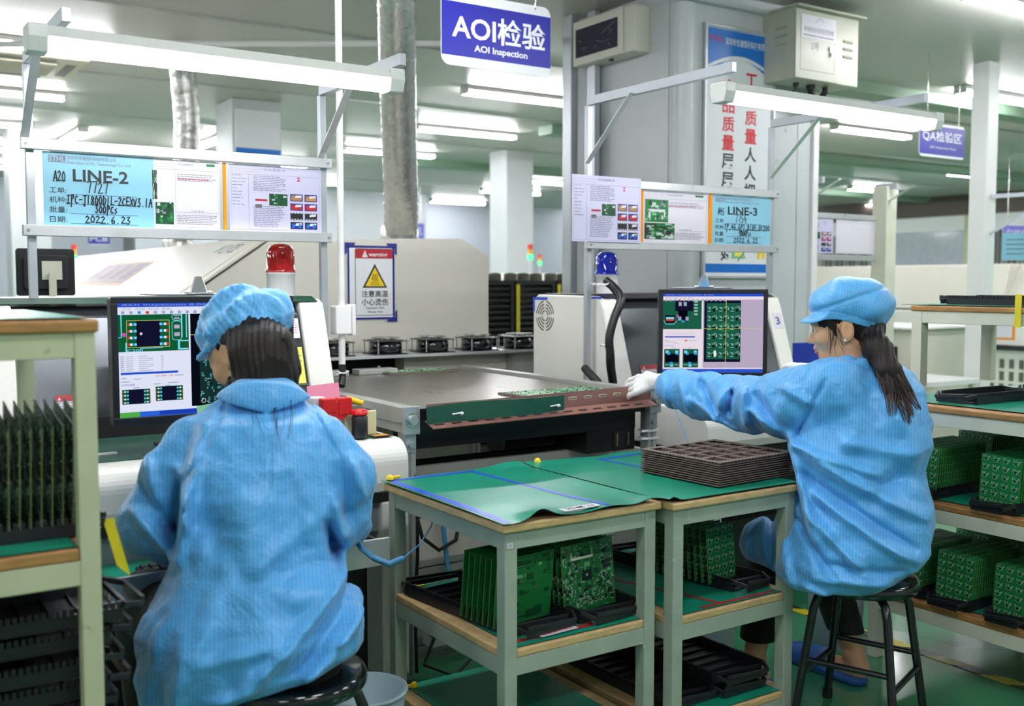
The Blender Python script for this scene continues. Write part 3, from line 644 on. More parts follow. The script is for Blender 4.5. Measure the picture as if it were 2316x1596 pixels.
def doc(fr, wd, h, kind, label, seed=3):
    t = thing('work_instruction_sheet', label, 'document', fr.p(wd/2, 0))
    b = MB(); b.fbox(fr, 0, wd, 0, h, 0, .0015, 'paper2' if kind == 'b' else 'paper'); b.build('sheet', t)
    B = fr.sub(0, 0, .0015); b = MB(); r = random.Random(seed)
    def para(a0, a1, y0, y1, n, m='grayink'):
        for i in range(n):
            y = y1-(y1-y0)*i/n; x = a0
            while x < a1-(.1*r.random()):
                L = r.uniform(.015, .06); b.rect(B, x*wd, (y-.006)*h, min(x+L, a1)*wd, (y+.004)*h, m, .001); x += L+.008
    b.rect(B, .02*wd, .02*h, .98*wd, .024*h, 'grayink'); b.rect(B, .02*wd, .86*h, .98*wd, .864*h, 'grayink'); b.rect(B, .02*wd, .02*h, .022*wd, .97*h, 'grayink'); b.rect(B, .978*wd, .02*h, .98*wd, .97*h, 'grayink')
    for y in (.90, .94): b.rect(B, .02*wd, y*h, .35*wd, (y+.003)*h, 'grayink')
    b.text('作业指导书', B, .36*wd, .925*h, .60*wd, .96*h, 'grayink')
    if kind == 'a':
        b.rect(B, .80*wd, .93*h, .93*wd, .97*h, 'green'); b.rect(B, .32*wd, .02*h, .323*wd, .86*h, 'grayink'); b.rect(B, .32*wd, .24*h, .98*wd, .244*h, 'grayink')
        para(.35, .95, .68, .80, 4); para(.36, .9, .70, .73, 1, 'redink'); para(.34, .95, .05, .2, 6); b.text('注意事项', B, .55*wd, .25*h, .75*wd, .275*h, 'grayink')
    if kind == 'a' and seed != 5:
        photo_patch(b, B, .02*wd, .06*h, .29*wd, .38*h, seed); photo_patch(b, B, -.02*wd, .42*h, .05*wd, .84*h, seed+1, 'chip')
    if kind == 'c' or seed == 5:
        photo_patch(b, B, .03*wd, .40*h, .38*wd, .84*h, seed, 'pcb', 40); photo_patch(b, B, .02*wd, .06*h, .48*wd, .38*h, seed+9, 'pcbd', 60)
        b.rect(B, .08*wd, .60*h, .33*wd, .65*h, 'paper', .002); b.rect(B, .08*wd, .50*h, .10*wd, .62*h, 'paper', .002); b.rect(B, .31*wd, .50*h, .33*wd, .62*h, 'paper', .002)
    if kind == 'b':
        b.rect(B, .20*wd, .02*h, .203*wd, .86*h, 'grayink'); para(.03, .18, .35, .84, 10); para(.25, .6, .6, .84, 9); para(.25, .6, .05, .38, 12)
        b.rect(B, .73*wd, .83*h, .76*wd, .85*h, 'redink'); b.rect(B, .73*wd, .79*h, .76*wd, .81*h, 'redink')
        photo_patch(b, B, .42*wd, .40*h, .62*wd, .58*h, seed, 'pcbd', 8); b.rect(B, .27*wd, .46*h, .40*wd, .49*h, 'redt'); b.rect(B, .27*wd, .36*h, .34*wd, .41*h, 'acg')
        for i in range(2):
            for j, cc in enumerate(('woodd', 'redt', 'chip', 'navyt')):
                x = (.65+i*.16)*wd; y = (.54-.145*j)*h; b.rect(B, x, y-.06*h, x+.14*wd, y+.05*h, 'chip' if j > 1 else 'navyt', .0008)
                b.rect(B, x+.01*wd, y-.05*h, x+.13*wd, y+.03*h, cc, .001); b.poly(B, [(x+.05*wd, y-.01*h), (x+.12*wd, y-.0*h), (x+.13*wd, y+.035*h), (x+.06*wd, y+.03*h)], 'paper' if j != 2 or i else 'chip', .0013)
                if j == 2:
                    for q in range(4):
                        for yy in (-.055, .038): b.rect(B, x+(.01+.033*q)*wd, y+yy*h, x+(.028+.033*q)*wd, y+(yy+.012)*h, 'paper', .0014)
                if j == 3:
                    for q in (.02, .09): b.rect(B, x+q*wd, y-.04*h, x+(q+.025)*wd, y+.02*h, 'signb', .0015)
    b.build('printing', t); return t
def square_tube(b, p0, p1, s_=.025, m='alu', up=(0, 0, 1)): b.beam(p0, p1, s_, s_, m, up)
def display_frame(x0, x1, y, label, zt, ly, zb, lz):
    t = thing('display_frame', label, 'frame', ((x0+x1)/2, y, .85))
    for x, z0 in ((x0, zb[0]), (x1, zb[1])):
        b = MB(); b.box(x-.0125, x+.0125, y, y+.025, z0, zt, 'galv'); b.build('post', t, .0015)
    for (z0, z1) in ((1.50, 1.535), (1.772, 1.807)):
        b = MB(); b.box(x0-.03, x1+.02, y-.03, y-.001, z0, z1, 'alu'); q = b.build('cross_rail', t, .002)
        for x in (x0-.015, x1+.005):
            b = MB(); b.cyl((x, y-.034, (z0+z1)/2), (x, y-.03, (z0+z1)/2), .005, 'grayp', 8); b.build('screw', q)
    for x in (x0, x1):
        b = MB(); b.box(x-.012, x+.012, ly, y+.01, zt-.0, zt+.038, 'galv'); b.build('arm', t, .0015)
        b = MB(); b.beam((x-.016, y-.0, lz), (x-.016, y-.30, zt+.01), .004, .026, 'alu', (1, 0, 0)); b.build('brace', t, .0005)
    return t
display_frame(.565, 1.5635, 3.615, 'aluminium frame with two rails and arms carrying the left display board', 2.04, 2.98, (1.3, 0), 1.80)
display_frame(2.81, 3.96, 3.615, 'aluminium frame with two rails and arms over the right inspection machine', 2.12, 2.76, (0, 1.3), 1.87)
def bench_lamp(x0, x1, y, z, tilt, label):
    t = thing('bench_lamp', label, 'lamp', ((x0+x1)/2, y, z))
    def pz(x): return z+tilt*(x-x0)
    fr = Fr((x0, y, z), (1, 0, tilt), (0, 0, 1)); L = x1-x0
    b = MB(); b.prism(Fr(fr.p(0, 0), (0, 1, 0), (0, 0, 1)), [(-.04, 0), (-.03, .028), (.03, .028), (.04, 0), (.03, -.004), (-.03, -.004)], .04, L-.04, 'lampend'); b.build('housing', t)
    o = MB(); n = 12; pts = [(-.037, 0)]+[(-.037*math.cos(math.pi*k/n), -.037*math.sin(math.pi*k/n)) for k in range(1, n)]+[(.037, 0)]
    o.prism(Fr(fr.p(0, -.004), (0, 1, 0), (0, 0, 1)), pts, .05, L-.05, 'desk'); o.build('diffuser', t)
    for a in (0, L-.05):
        b = MB(); b.prism(Fr(fr.p(0, -.004), (0, 1, 0), (0, 0, 1)), [(-.04, .034), (-.042, 0), (-.03, -.038), (.03, -.038), (.042, 0), (.04, .034)], a, a+.05, 'lampend'); b.build('end_cap', t, .004)
    return t
bench_lamp(.46, 1.54, 2.96, 1.985, .085, 'long bright tube lamp over the left work station, near and out of focus')
bench_lamp(2.69, 3.97, 2.72, 2.035, .022, 'long bright tube lamp on bracket arms in front of the poster')
YB = 3.59
fr = Fr((.60, YB+.02, 1.536), (1, 0, 0), (0, 0, 1))
card(fr.sub(.0, 0, .0), .345, .234, '2', 'A20', '7727', 'IPC-J1800D1L-2CEXv3.1A', '300PCs', '2022.6.23', 'light blue LINE-2 card with handwriting on the left display board')
doc(fr.sub(.345, 0, 0), .225, .232, 'a', 'white printed sheet in the middle of the left display board')
b = MB(); b.fbox(fr, .582, .592, 0, .234, 0, .006, 'orange'); tag(b.build('orange_strip', loc=fr.p(.58, 0)), 'narrow orange strip between the sheets of the left display board', 'strip')
doc(fr.sub(.605, 0, 0), .345, .232, 'b', 'lilac printed sheet with red and black pictures at the right of the left board', 4)
fr = Fr((2.72, YB+.02, 1.536), (1, 0, 0), (0, 0, 1))
doc(Fr((2.685, YB-.012, 1.53), (1, 0, 0), (0, 0, 1)), .385, .285, 'b', 'lilac printed sheet overhanging the left post of the right display board', 4)
b = MB(); b.fbox(fr, .365, .385, 0, .234, .002, .010, 'orange'); tag(b.build('orange_strip', loc=fr.p(.37, 0)), 'orange strip left of the sheet with green board photographs', 'strip')
doc(fr.sub(.39, .0, 0), .40, .232, 'a', 'white sheet with green circuit board photographs on the right display board', 5)
b = MB(); b.fbox(fr, .795, .813, 0, .234, .002, .010, 'orange'); tag(b.build('orange_strip', loc=fr.p(.8, 0)), 'orange strip beside the light blue LINE-3 card', 'strip')
card(fr.sub(.82, 0, 0), .40, .234, '3', 'A45', '7754', 'TP_4G_GPS_BLUE_UC200', '5000Pcs', '2022.6.23', 'light blue LINE-3 card with handwriting on the right display board')
# ------------------------------------------------------------------ beacons
def beacon(x, y, z, colr, label):
    t = thing('beacon_light', label, 'beacon', (x, y, z))
    b = MB(); b.lathe((x, y, z), [(.052, 0), (.052, .078), (.055, .08), (.055, .088)], 'white2', 32); b.build('base', t)
    m = colr
    b = MB(); vs = []; n = 40
    pr = [(.056, .088), (.057, .098), (.052, .10), (.051, .16), (.046, .178), (.034, .19), (.015, .195), (.0005, .196)]
    for r, zz in pr:
        for j in range(n):
            a = 2*math.pi*j/n; rr = r*(1+(.018 if j % 2 and .1 < zz < .19 else 0)); vs.append((x+rr*math.cos(a), y+rr*math.sin(a), z+zz))
    b.add(vs, [(i*n+j, i*n+(j+1) % n, (i+1)*n+(j+1) % n, (i+1)*n+j) for i in range(len(pr)-1) for j in range(n)], m, True); b.build('dome', t)
    b = MB(); b.lathe((x, y, z+.09), [(.012, 0), (.012, .05), (.006, .06), (.0005, .062)], 'chrome', 14); b.prism(Fr((x+.02, y+.028, z+.095), (-.5, -.85, 0), (0, 0, 1)), rpoly(0, 0, .05, .07, .02), 0, .003, 'chrome'); b.build('reflector', t)
    return t
mr = mat('red dome', 'd80f14', .08, trans=.55, coat=.5); mb_ = mat('blue dome', '0a2be0', .08, trans=.55, coat=.5); M['rdome'] = mr; M['bdome'] = mb_
beacon(1.44, 3.74, 1.302, 'rdome', 'red beacon light with white base on top of the left machine')
beacon(3.09, 3.84, 1.302, 'bdome', 'blue beacon light with white base on top of the right machine')
# white conduit with junction box, corrugated hoses
t = thing('white_conduit', 'white vertical conduit pipe rising beside the left display frame', 'pipe', (1.615, 3.62, .9))
b = MB(); b.tube([(1.65, 3.66, 1.04), (1.65, 3.66, 2.5), (1.65, 3.66, CEIL)], .013, 'white2', 14); b.build('pipe', t)
b = MB(); b.box(1.615, 1.68, 3.63, 3.69, 1.155, 1.265, 'white2'); q = b.build('junction_box', t, .006)
b = MB(); b.box(1.68, 1.695, 3.625, 3.695, 1.15, 1.27, 'white2'); b.build('box_lid', q, .005)
def ribbed(name, pts, r, m, label, pitch=.009):
    P = [Vector(p) for p in pts]; dn = []
    for i in range(len(P)-1):
        p0 = P[max(i-1, 0)]; p1 = P[i]; p2 = P[i+1]; p3 = P[min(i+2, len(P)-1)]
        k = max(2, int((p2-p1).length/pitch*2))
        for j in range(k):
            u = j/k; dn.append(.5*((2*p1)+(p2-p0)*u+(2*p0-5*p1+4*p2-p3)*u*u+(3*p1-p0-3*p2+p3)*u**3))
    dn.append(P[-1]); b = MB(); b.tube(dn, [r*(1.0 if i % 2 else .82) for i in range(len(dn))], m, 14)
    return tag(b.build(name, loc=P[0]), label, 'hose')
ribbed('corrugated_hose', [(1.65, 3.66, 1.04), (1.648, 3.655, .99), (1.635, 3.64, .958)], .015, 'black', 'black corrugated hose continuing below the white conduit at the left machine')
ribbed('corrugated_hose', [(2.85, 3.55, 1.36), (2.855, 3.50, 1.33), (2.845, 3.44, 1.28), (2.80, 3.43, 1.20), (2.775, 3.43, 1.12), (2.78, 3.43, 1.05), (2.80, 3.45, .99), (2.83, 3.47, .90), (2.84, 3.5, .80)], .020, 'black', 'thick black corrugated hose tied to the right display frame post')
b = MB(); b.tube([(2.76, 3.58, .98), (2.73, 3.45, .93), (2.75, 3.4, .85), (2.76, 3.5, .7)], .018, 'rubber'); tag(b.build('rubber_pipe', loc=(2.76, 3.5, .7)), 'plain black pipe curving down behind the conveyor rail under the corrugated hose', 'pipe')
for (x, y, z, s_) in ((2.80, 3.53, 1.345, 'white cable tie at the top of the thick corrugated hose'), (2.785, 3.47, 1.085, 'white cable tie halfway down the thick corrugated hose'), (1.65, 3.655, 1.01, 'white cable tie round the black hose below the white conduit')):
    b = MB(); pts = [(x+.033*math.cos(a*math.pi/8), y+.045*math.sin(a*math.pi/8), z+.004*math.sin(a)) for a in range(17)] if 'top' in s_ else [(x+.022*math.cos(a*math.pi/8), y+.022*math.sin(a*math.pi/8), z+.003*math.sin(a)) for a in range(17)]
    b.tube(pts, .003, 'clearw', 6); b.tube([pts[10], Vector(pts[10])+Vector((-.02, -.005, -.004))], .003, 'clearw', 6); tag(b.build('cable_tie', loc=(x, y, z)), s_, 'cable tie')
# ------------------------------------------------------------------ benches
def bench(name, x0, x1, y0, y1, ztop, shelves, paint, label, edge='wood', ps=.038, tops=True, zbase=0, th=.022, over=.012, posts=None, cat='table'):
    t = thing(name, label, cat, ((x0+x1)/2, (y0+y1)/2, zbase))
    for x in (x0, x1-ps):
        for y in (y0, y1-ps):
            b = MB(); b.box(x, x+ps, y, y+ps, zbase, ztop-th, paint); b.build('leg', t, .002)
    for z, isT in [(ztop, True)]+[(s_, False) for s_ in shelves]:
        hb = .046; e = over if isT else 0
        for (a, c, d, f_) in ((x0+ps, x1-ps, y0+.002, y0+.03), (x0+ps, x1-ps, y1-.03, y1-.002), (x0+.002, x0+.03, y0+ps, y1-ps), (x1-.03, x1-.002, y0+ps, y1-ps)):
            b = MB(); b.box(a, c, d, f_, z-th-hb, z-th, paint); b.build('rail', t, .0015)
        b = MB()
        if isT: b.box(x0-e, x1+e, y0-e, y1+e, z-th, z, edge)
        else: b.box(x0+.004, x1-.004, y0+ps*.0+.004, y1-.004, z-th, z-.001, edge) if False else b.box(x0+ps+.001, x1-ps-.001, y0+.001, y1-.001, z-th, z, edge); 
        if not isT: b.box(x0+.001, x0+ps+.001, y0+ps+.001, y1-ps-.001, z-th, z, edge); b.box(x1-ps-.001, x1-.001, y0+ps+.001, y1-ps-.001, z-th, z, edge)
        b.build('tabletop' if isT else 'shelf_board', t, .005 if isT else .004)
    return t
bench('work_table', 1.40, 1.90, 2.14, 2.78, .748, (.42, .115), 'tablep', 'nearer grey-green table with plywood edges under the taped green mat')
bench('work_table', 1.93, 2.42, 2.10, 2.78, .748, (.42, .115), 'tablep', 'farther grey-green table with plywood edges under the stack of brown trays')
def mat_sheet(name, x0, x1, y0, y1, z, zf, label, tapes=(), nx=40, ny=40, mm='mat'):
    t = thing(name, label, 'mat', ((x0+x1)/2, (y0+y1)/2, z)); P = lambda x, y: z+.0015+zf(x, y)
    b = MB(); vs = [(x0+(x1-x0)*i/nx, y0+(y1-y0)*j/ny) for j in range(ny+1) for i in range(nx+1)]
    top = [(x, y, P(x, y)+.0015) for x, y in vs]; bot = [(x, y, P(x, y)) for x, y in vs]; N = nx+1
    fs = [(j*N+i, j*N+i+1, (j+1)*N+i+1, (j+1)*N+i) for j in range(ny) for i in range(nx)]
    b.add(top, fs, mm, True); b.add(bot, [f[::-1] for f in fs], 'matu', True)
    bd = [i for i in range(N)]+[j*N+nx for j in range(1, ny+1)]+[ny*N+i for i in range(nx-1, -1, -1)]+[j*N for j in range(ny-1, 0, -1)]
    k = len(bd); b.add([top[i] for i in bd]+[bot[i] for i in bd], [(i, k+i, k+(i+1) % k, (i+1) % k) for i in range(k)], 'matu')
    b.build('mat_sheet', t)
    for (pts, wd, m, nm) in tapes:
        b = MB(); (xa, ya), (xb, yb) = pts; L = math.hypot(xb-xa, yb-ya); n = max(2, int(L/.012)); ux, uy = (xb-xa)/L, (yb-ya)/L
        vs = []
        for i in range(n+1):
            for s_ in (-1, 1):
                x = xa+ux*L*i/n-uy*wd/2*s_; y = ya+uy*L*i/n+ux*wd/2*s_; vs.append((x, y, P(x, y)+.0023))
        b.add(vs, [(2*i+1, 2*i+3, 2*i+2, 2*i)[::-1] for i in range(n)], m, True); b.build(nm, t)
    return t
def g(x, c, w_): return math.exp(-((x-c)/w_)**2)
mat_sheet('green_mat', 1.385, 1.893, 2.122, 2.80, .75, lambda x, y: .020*g(x, 1.50, .035)*g(y, 2.12, .05)+.010*g(x, 1.86, .04)*g(y, 2.12, .05)+.004*math.sin(x*30)*g(y, 2.12, .12)+.003+.012*g(y, 2.80, .03)*g(x, 1.85, .08),
          'taped green mat on the nearer table, its front edge curling up', [(((1.405, 2.135), (1.405, 2.79)), .022, 'bluet', 'blue_tape'), (((1.395, 2.775), (1.70, 2.775)), .02, 'bluet', 'blue_tape'), (((1.69, 2.785), (1.725, 2.13)), .016, 'bluet', 'blue_tape')])
mat_sheet('green_mat', 1.905, 2.425, 2.09, 2.80, .75, lambda x, y: .012*g(x, 1.92, .02)*g(y, 2.09, .05)+.002+.008*g(y, 2.8, .04)*g(x, 1.93, .08)+.002*math.sin(x*25)*g(y, 2.8, .1),
          'green mat on the farther table under the stack of brown trays', [(((2.18, 2.73), (2.42, 2.745)), .018, 'bluet', 'blue_tape'), (((2.17, 2.74), (2.20, 2.45)), .016, 'bluet', 'blue_tape')])
mat_sheet('shelf_mat', 1.445, 1.857, 2.15, 2.77, .42, lambda x, y: 0, 'dark green mat with red tape on the middle shelf of the nearer table', [(((1.46, 2.185), (1.72, 2.185)), .02, 'redt', 'red_tape'), (((1.715, 2.185), (1.73, 2.62)), .016, 'redt', 'red_tape')], 6, 6)
mat_sheet('shelf_mat', 1.975, 2.377, 2.11, 2.77, .42, lambda x, y: 0, 'dark green mat with red tape on the middle shelf of the farther table', [(((2.06, 2.125), (2.365, 2.125)), .014, 'redt', 'red_tape'), (((2.14, 2.13), (2.0, 2.6)), .014, 'redt', 'red_tape')], 6, 6)
mat_sheet('shelf_mat', 1.445, 1.857, 2.15, 2.77, .115, lambda x, y: 0, 'dark green mat on the bottom shelf of the nearer table', [], 6, 6)
mat_sheet('shelf_mat', 1.975, 2.377, 2.11, 2.77, .115, lambda x, y: 0, 'dark green mat on the bottom shelf of the farther table under black trays', [], 6, 6)
# labels
def flat_label(x, y, z, wd, h, rz, txt, inkm, label, name='label_strip'):
    c, s_ = math.cos(rz), math.sin(rz); fr = Fr((x, y, z), (c, s_, 0), (-s_, c, 0))
    b = MB(); b.fbox(fr, 0, wd, 0, h, 0, .0008, 'paper'); b.text(txt, fr, wd*.08, h*.18, wd*.92, h*.82, inkm, .02, .0012)
    return tag(b.build(name, loc=(x, y, z)), label, 'label')
flat_label(1.655, 2.205, .4275, .125, .034, R_(183), '不良品放置区', 'redink', 'white label strip with red characters on the red tape of the middle shelf')
flat_label(1.70, 2.165, .761, .12, .03, R_(183), '放置区', 'ink', 'white label strip at the front edge of the taped green mat')
b = MB(); fr = Fr((1.405, 2.1385, .685), (1, 0, 0), (0, 0, 1)); b.fbox(fr, 0, .018, 0, .014, 0, .0008, 'paper'); b.text('10', fr, .004, .003, .014, .011, 'blueink', 0, .0012); tag(b.build('label_sticker', loc=fr.p(.009, 0)), 'tiny white sticker numbered 10 on the front corner leg of the nearer table', 'sticker')
def plug(x, y, z, label, a=0):
    t = thing('grounding_plug', label, 'plug', (x, y, z))
    b = MB(); b.lathe((x, y, z), [(.012, 0), (.012, .006), (.009, .010), (.006, .014), (.0005, .0145)], 'yel', 14); b.build('plug_body', t)
    b = MB(); b.beam((x, y, z+.005), (x+.035*math.cos(a), y+.035*math.sin(a), z+.006), .012, .008, 'yel'); b.build('plug_tail', t, .002)
plug(1.41, 2.79, .757, 'yellow plug at the back left corner of the taped green mat'); plug(1.955, 2.79, .757, 'yellow plug where the two green mats meet at the back', 1); plug(1.462, 2.735, .425, 'yellow plug at the back left corner of the middle shelf'); plug(1.462, 2.74, .12, 'yellow plug at the back left corner of the bottom shelf', 3)
# ------------------------------------------------------------------ circuit boards
def board(style, w, h, seed, label, name='circuit_board', base='pcb'):
    fr = Fr((0, -.0008, 0), (1, 0, 0), (0, 0, 1)); r = random.Random(seed)
    b = MB(); b.box(-w/2, w/2, -.0008, .0008, 0, h, base)
    b.box(-w/2-.0002, w/2+.0002, -.0007, .0007, -.0002, .0004, 'pcbe'); b.box(-w/2-.0003, -w/2+.0003, -.0007, .0007, 0, h, 'pcbe'); b.box(w/2-.0003, w/2+.0003, -.0007, .0007, 0, h, 'pcbe')
    o = b.build(name); o['label'] = label; o['category'] = 'circuit board'
    b = MB(); F = Fr((-w/2, -.0008, 0), (1, 0, 0), (0, 0, 1))
    def comp(x, y, a, c, d, m): b.fbox(F, x, x+a, y, y+c, 0, d, m)
    def ring(x, y, rr): b.prism(F, [(x+rr*math.cos(k*.785), y+rr*math.sin(k*.785)) for k in range(8)], 0, .0006, 'gold'); b.prism(F, [(x+rr*.5*math.cos(k*.785), y+rr*.5*math.sin(k*.785)) for k in range(8)], .0006, .0008, 'chip')
    if style == 'bare':
        for (x, y) in ((.06, .94), (.94, .94), (.06, .06), (.94, .06), (.42, .62), (.40, .35), (.7, .5)): ring(x*w, y*h, .003)
        for q in range(60):
            a, c = r.uniform(.02, .25)*w, r.uniform(.02, .14)*h; x, y = r.uniform(.02, .95)*w, r.uniform(.03, .95)*h
            b.rect(F, x, y, min(x+a, w*.97), min(y+c, h*.97), r.choice(['pcbd', 'pcb', 'pad' if q % 9 == 0 else 'pcb', 'pcbd']), .0003+q*2e-6)
        b.line(F, [(.30*w, .84*h), (.62*w, .84*h), (.62*w, .94*h), (.30*w, .94*h), (.30*w, .84*h)], .0012, 'pad', .0006)
        b.build('copper_pattern', o)
    elif style == 'mother':
        for q in range(90):
            a, c = r.uniform(.01, .12)*w, r.uniform(.01, .08)*h; x, y = r.uniform(.02, .88)*w, r.uniform(.02, .92)*h
            b.rect(F, x, y, x+a, y+c, r.choice(['pcbd', 'pad', 'pcbd', 'pcb']), .0003+q*2e-6)
        for i in range(330):
            x, y = r.uniform(.015, .97)*w, r.uniform(.015, .97)*h
            if .25*w < x < .72*w and .36*h < y < .95*h and r.random() < .8: continue
            k = r.random(); a, c = r.choice([(.0045, .0022), (.0022, .0045), (.003, .002), (.0065, .0025), (.0025, .009)])
            comp(x, y, a, c, .0014, 'solder' if k < .72 else 'chip' if k < .86 else 'slotw')
            if k > .93: comp(x, y+.006, .009, .009, .0016, 'chip')
        for (x, y, a, c) in ((.38, .44, .17, .15), (.78, .78, .09, .07), (.77, .63, .17, .05), (.77, .56, .17, .05), (.86, .18, .08, .07), (.12, .70, .05, .05), (.30, .2, .06, .05)): comp(x*w, y*h, a*w, c*h, .0022, 'chip')
        comp(.18*w, .765*h, .40*w, .035*h, .004, 'slotw'); comp(.17*w, .77*h, .012*w, .11*h, .004, 'slotw'); comp(.575*w, .77*h, .012*w, .13*h, .004, 'slotw')
        comp(.44*w, .50*h, .04*w, .035*h, .0024, 'solder')
        for (x, y) in ((.30, .68), (.56, .70), (.33, .40), (.58, .42), (.05, .95), (.95, .95), (.05, .05), (.95, .06)): ring(x*w, y*h, .0035)
        b.prism(F, [(.66*w+.010*math.cos(k*.5), .24*h+.010*math.sin(k*.5)) for k in range(12)], 0, .0008, 'pcb')
        for q in range(3): comp((.3)*w, (.10+.035*q)*h, .38*w, .008*h, .001, 'pad')
        ob = b.build('components', o); ob['kind'] = 'stuff'
    else:
        nx_, ny_ = 4, 6
        for i in range(nx_):
            for j in range(ny_):
                x0, y0 = (i+.08)*w/nx_, (j+.1)*h/ny_; ux, uy = w/nx_, h/ny_
                b.rect(F, x0, y0, x0+.8*ux, y0+.04*uy, 'pcbd', .0003)
                for (x, y, a, c, m) in ((.30, .35, .18, .22, 'chip'), (.05, .62, .2, .06, 'solder'), (.1, .78, .06, .14, 'solder'), (.34, .70, .05, .2, 'solder'), (.45, .62, .22, .05, 'solder'), (.62, .45, .1, .12, 'solder'), (.52, .2, .05, .22, 'solder'), (.72, .7, .1, .1, 'slotw'), (.12, .3, .08, .07, 'solder'), (.2, .12, .2, .05, 'pad')):
                    comp(x0+x*ux*.9, y0+y*uy*.9, a*ux, c*uy, .0014, m)
        comp(.80*w, .12*h, .04*w, .03*h, .0016, 'paper')
        b.build('components', o)
    return o
FARM = []
def put(src, x, y, z, rx, rz, label=None, group=None, ry=0):
    o = copy_tree(src, (x, y, z), (rx, ry, rz), label, group); return o
HM = board('mother', .20, .19, 5, 'populated motherboard with ivory memory slot, front of its tray under the nearer table')
HB = board('bare', .20, .19, 3, 'bare green board facing front in the left tray under the nearer table')
HP = board('panel', .138, .17, 4, 'green panel board facing front in the tray under the farther table')
# ------------------------------------------------------------------ slotted black board trays
def magazine(L, W, label, pitch=.0125, name='slotted_tray'):
    t = thing(name, label, 'tray', (0, 0, 0))
    b = MB(); b.box(-W/2, W/2, -L/2, L/2, 0, .004, 'esd')
    for k in range(int(L/.05)): y = -L/2+.02+k*.05; b.box(-W/2+.012, W/2-.012, y, y+.004, .004, .012, 'esd')
    b.build('base', t)
    for s_ in (-1, 1):
        b = MB(); xa = s_*W/2; xb = xa-s_*.012; b.box(min(xa, xb), max(xa, xb), -L/2, L/2, .004, .024, 'esd')
        for k in range(int(L/pitch)):
            y = -L/2+k*pitch+.002; b.box(min(xa, xb)+.001, max(xa, xb)-.001, y, y+pitch*.6, .024, .036, 'esd')
        b.build('slotted_rail', t)
    for e in (-1, 1):
        b = MB(); y0 = e*L/2; y1 = y0+e*.042; w0, w1 = W/2, W/2-.02
        for (p, q) in (((-w0, y0), (-w1, y1)), ((w0, y0), (w1, y1)), ((-w1, y1), (w1, y1)), ((-w0+.01, y0+e*.004), (w0-.01, y0+e*.004))):
            b.beam((p[0], p[1], .030), (q[0], q[1], .020), .009, .012, 'esd')
        b.beam((-w1, y1-e*.002, .012), (w1, y1-e*.002, .012), .004, .018, 'esd'); b.build('end_handle', t, .0012)
    return t
MG = magazine(.50, .212, 'black slotted tray of bare green boards, left on the middle shelf of the nearer table')
MG.location = (1.545, 2.47, .4245); MG.rotation_euler = (0, 0, R_(6))
copy_tree(MG, (1.765, 2.46, .4245), R_(6), 'black slotted tray of populated motherboards, right on the middle shelf of the nearer table')
MP = magazine(.50, .152, 'black slotted tray holding green panel boards on the middle shelf of the farther table'); MP.location = (2.28, 2.44, .4245); MP.rotation_euler = (0, 0, R_(9))
th = R_(6)
for k in range(7):
    src = HB; yy = 2.285+k*.024
    if k == 0: HB.location = (1.55, yy, .4325); HB.rotation_euler = (R_(6), 0, th)
    else: put(HB, 1.55-k*.024*math.tan(th)*1.0, yy, .4325, R_(6), th, ORD[k]+' bare green board from the front in the left tray of the nearer table', 'bare boards standing in the left tray')
for k in range(8):
    yy = 2.27+k*.021
    if k == 0: HM.location = (1.775, yy, .4325); HM.rotation_euler = (R_(-6), 0, th)
    else: put(HM, 1.775-k*.024*math.tan(th), yy, .4325, R_(-6), th, ORD[k]+' populated motherboard from the front in the right tray of the nearer table', 'motherboards standing in the right tray')
for k in range(11):
    yy = 2.265+k*.025
    if k == 0: HP.location = (2.285, yy, .4325); HP.rotation_euler = (R_(-4), 0, R_(8))
    else: put(HP, 2.285-k*.025*math.tan(R_(9)), yy, .4325, R_(-4), R_(8), ORD[k]+' green panel board from the front in the tray under the farther table', 'panel boards standing in the tray under the farther table')
for k, (x, y, z) in enumerate(((2.08, 2.46, .119), (2.27, 2.44, .119), (2.27, 2.43, .156))):
    copy_tree(MG, (x, y, z), 0, ('empty black slotted tray on the bottom shelf of the farther table, beside the stacked pair', 'empty black slotted tray at the bottom of the pair on the lowest shelf', 'empty black slotted tray on top of the pair on the lowest shelf')[k])
# ------------------------------------------------------------------ brown carrier trays
def jig_tray(label):
    t = thing('carrier_tray', label, 'tray', (0, 0, 0), 'brown carrier trays stacked on the farther table'); W, L = .34, .325; nx_, ny_ = 5, 4
    b = MB(); z0, th_ = .0035, .0064; fw = .020; bw = .012
    cx_ = (W-2*fw-(nx_-1)*bw)/nx_; cy_ = (L-2*fw-(ny_-1)*bw)/ny_
    b.box(-W/2, W/2, -L/2, -L/2+fw, z0, th_, 'jig'); b.box(-W/2, W/2, L/2-fw, L/2, z0, th_, 'jig'); b.box(-W/2, -W/2+fw, -L/2+fw, L/2-fw, z0, th_, 'jig'); b.box(W/2-fw, W/2, -L/2+fw, L/2-fw, z0, th_, 'jig')
    for i in range(1, nx_): x = -W/2+fw+i*cx_+(i-1)*bw; b.box(x, x+bw, -L/2+fw, L/2-fw, .001, th_, 'jig')
    for j in range(1, ny_): y = -L/2+fw+j*cy_+(j-1)*bw; b.box(-W/2+fw, W/2-fw, y, y+bw, .001, th_-.0002, 'jig')
    b.build('lattice', t)
    b = MB(); b.box(-W/2+.009, W/2-.009, -L/2+.009, -L/2+.014, 0, z0, 'jigshade'); b.box(-W/2+.009, W/2-.009, L/2-.014, L/2-.009, 0, z0, 'jigshade'); b.box(-W/2+.009, -W/2+.014, -L/2+.014, L/2-.014, 0, z0, 'jigshade'); b.box(W/2-.014, W/2-.009, -L/2+.014, L/2-.014, 0, z0, 'jigshade'); b.build('inner_skirt', t)
    return t
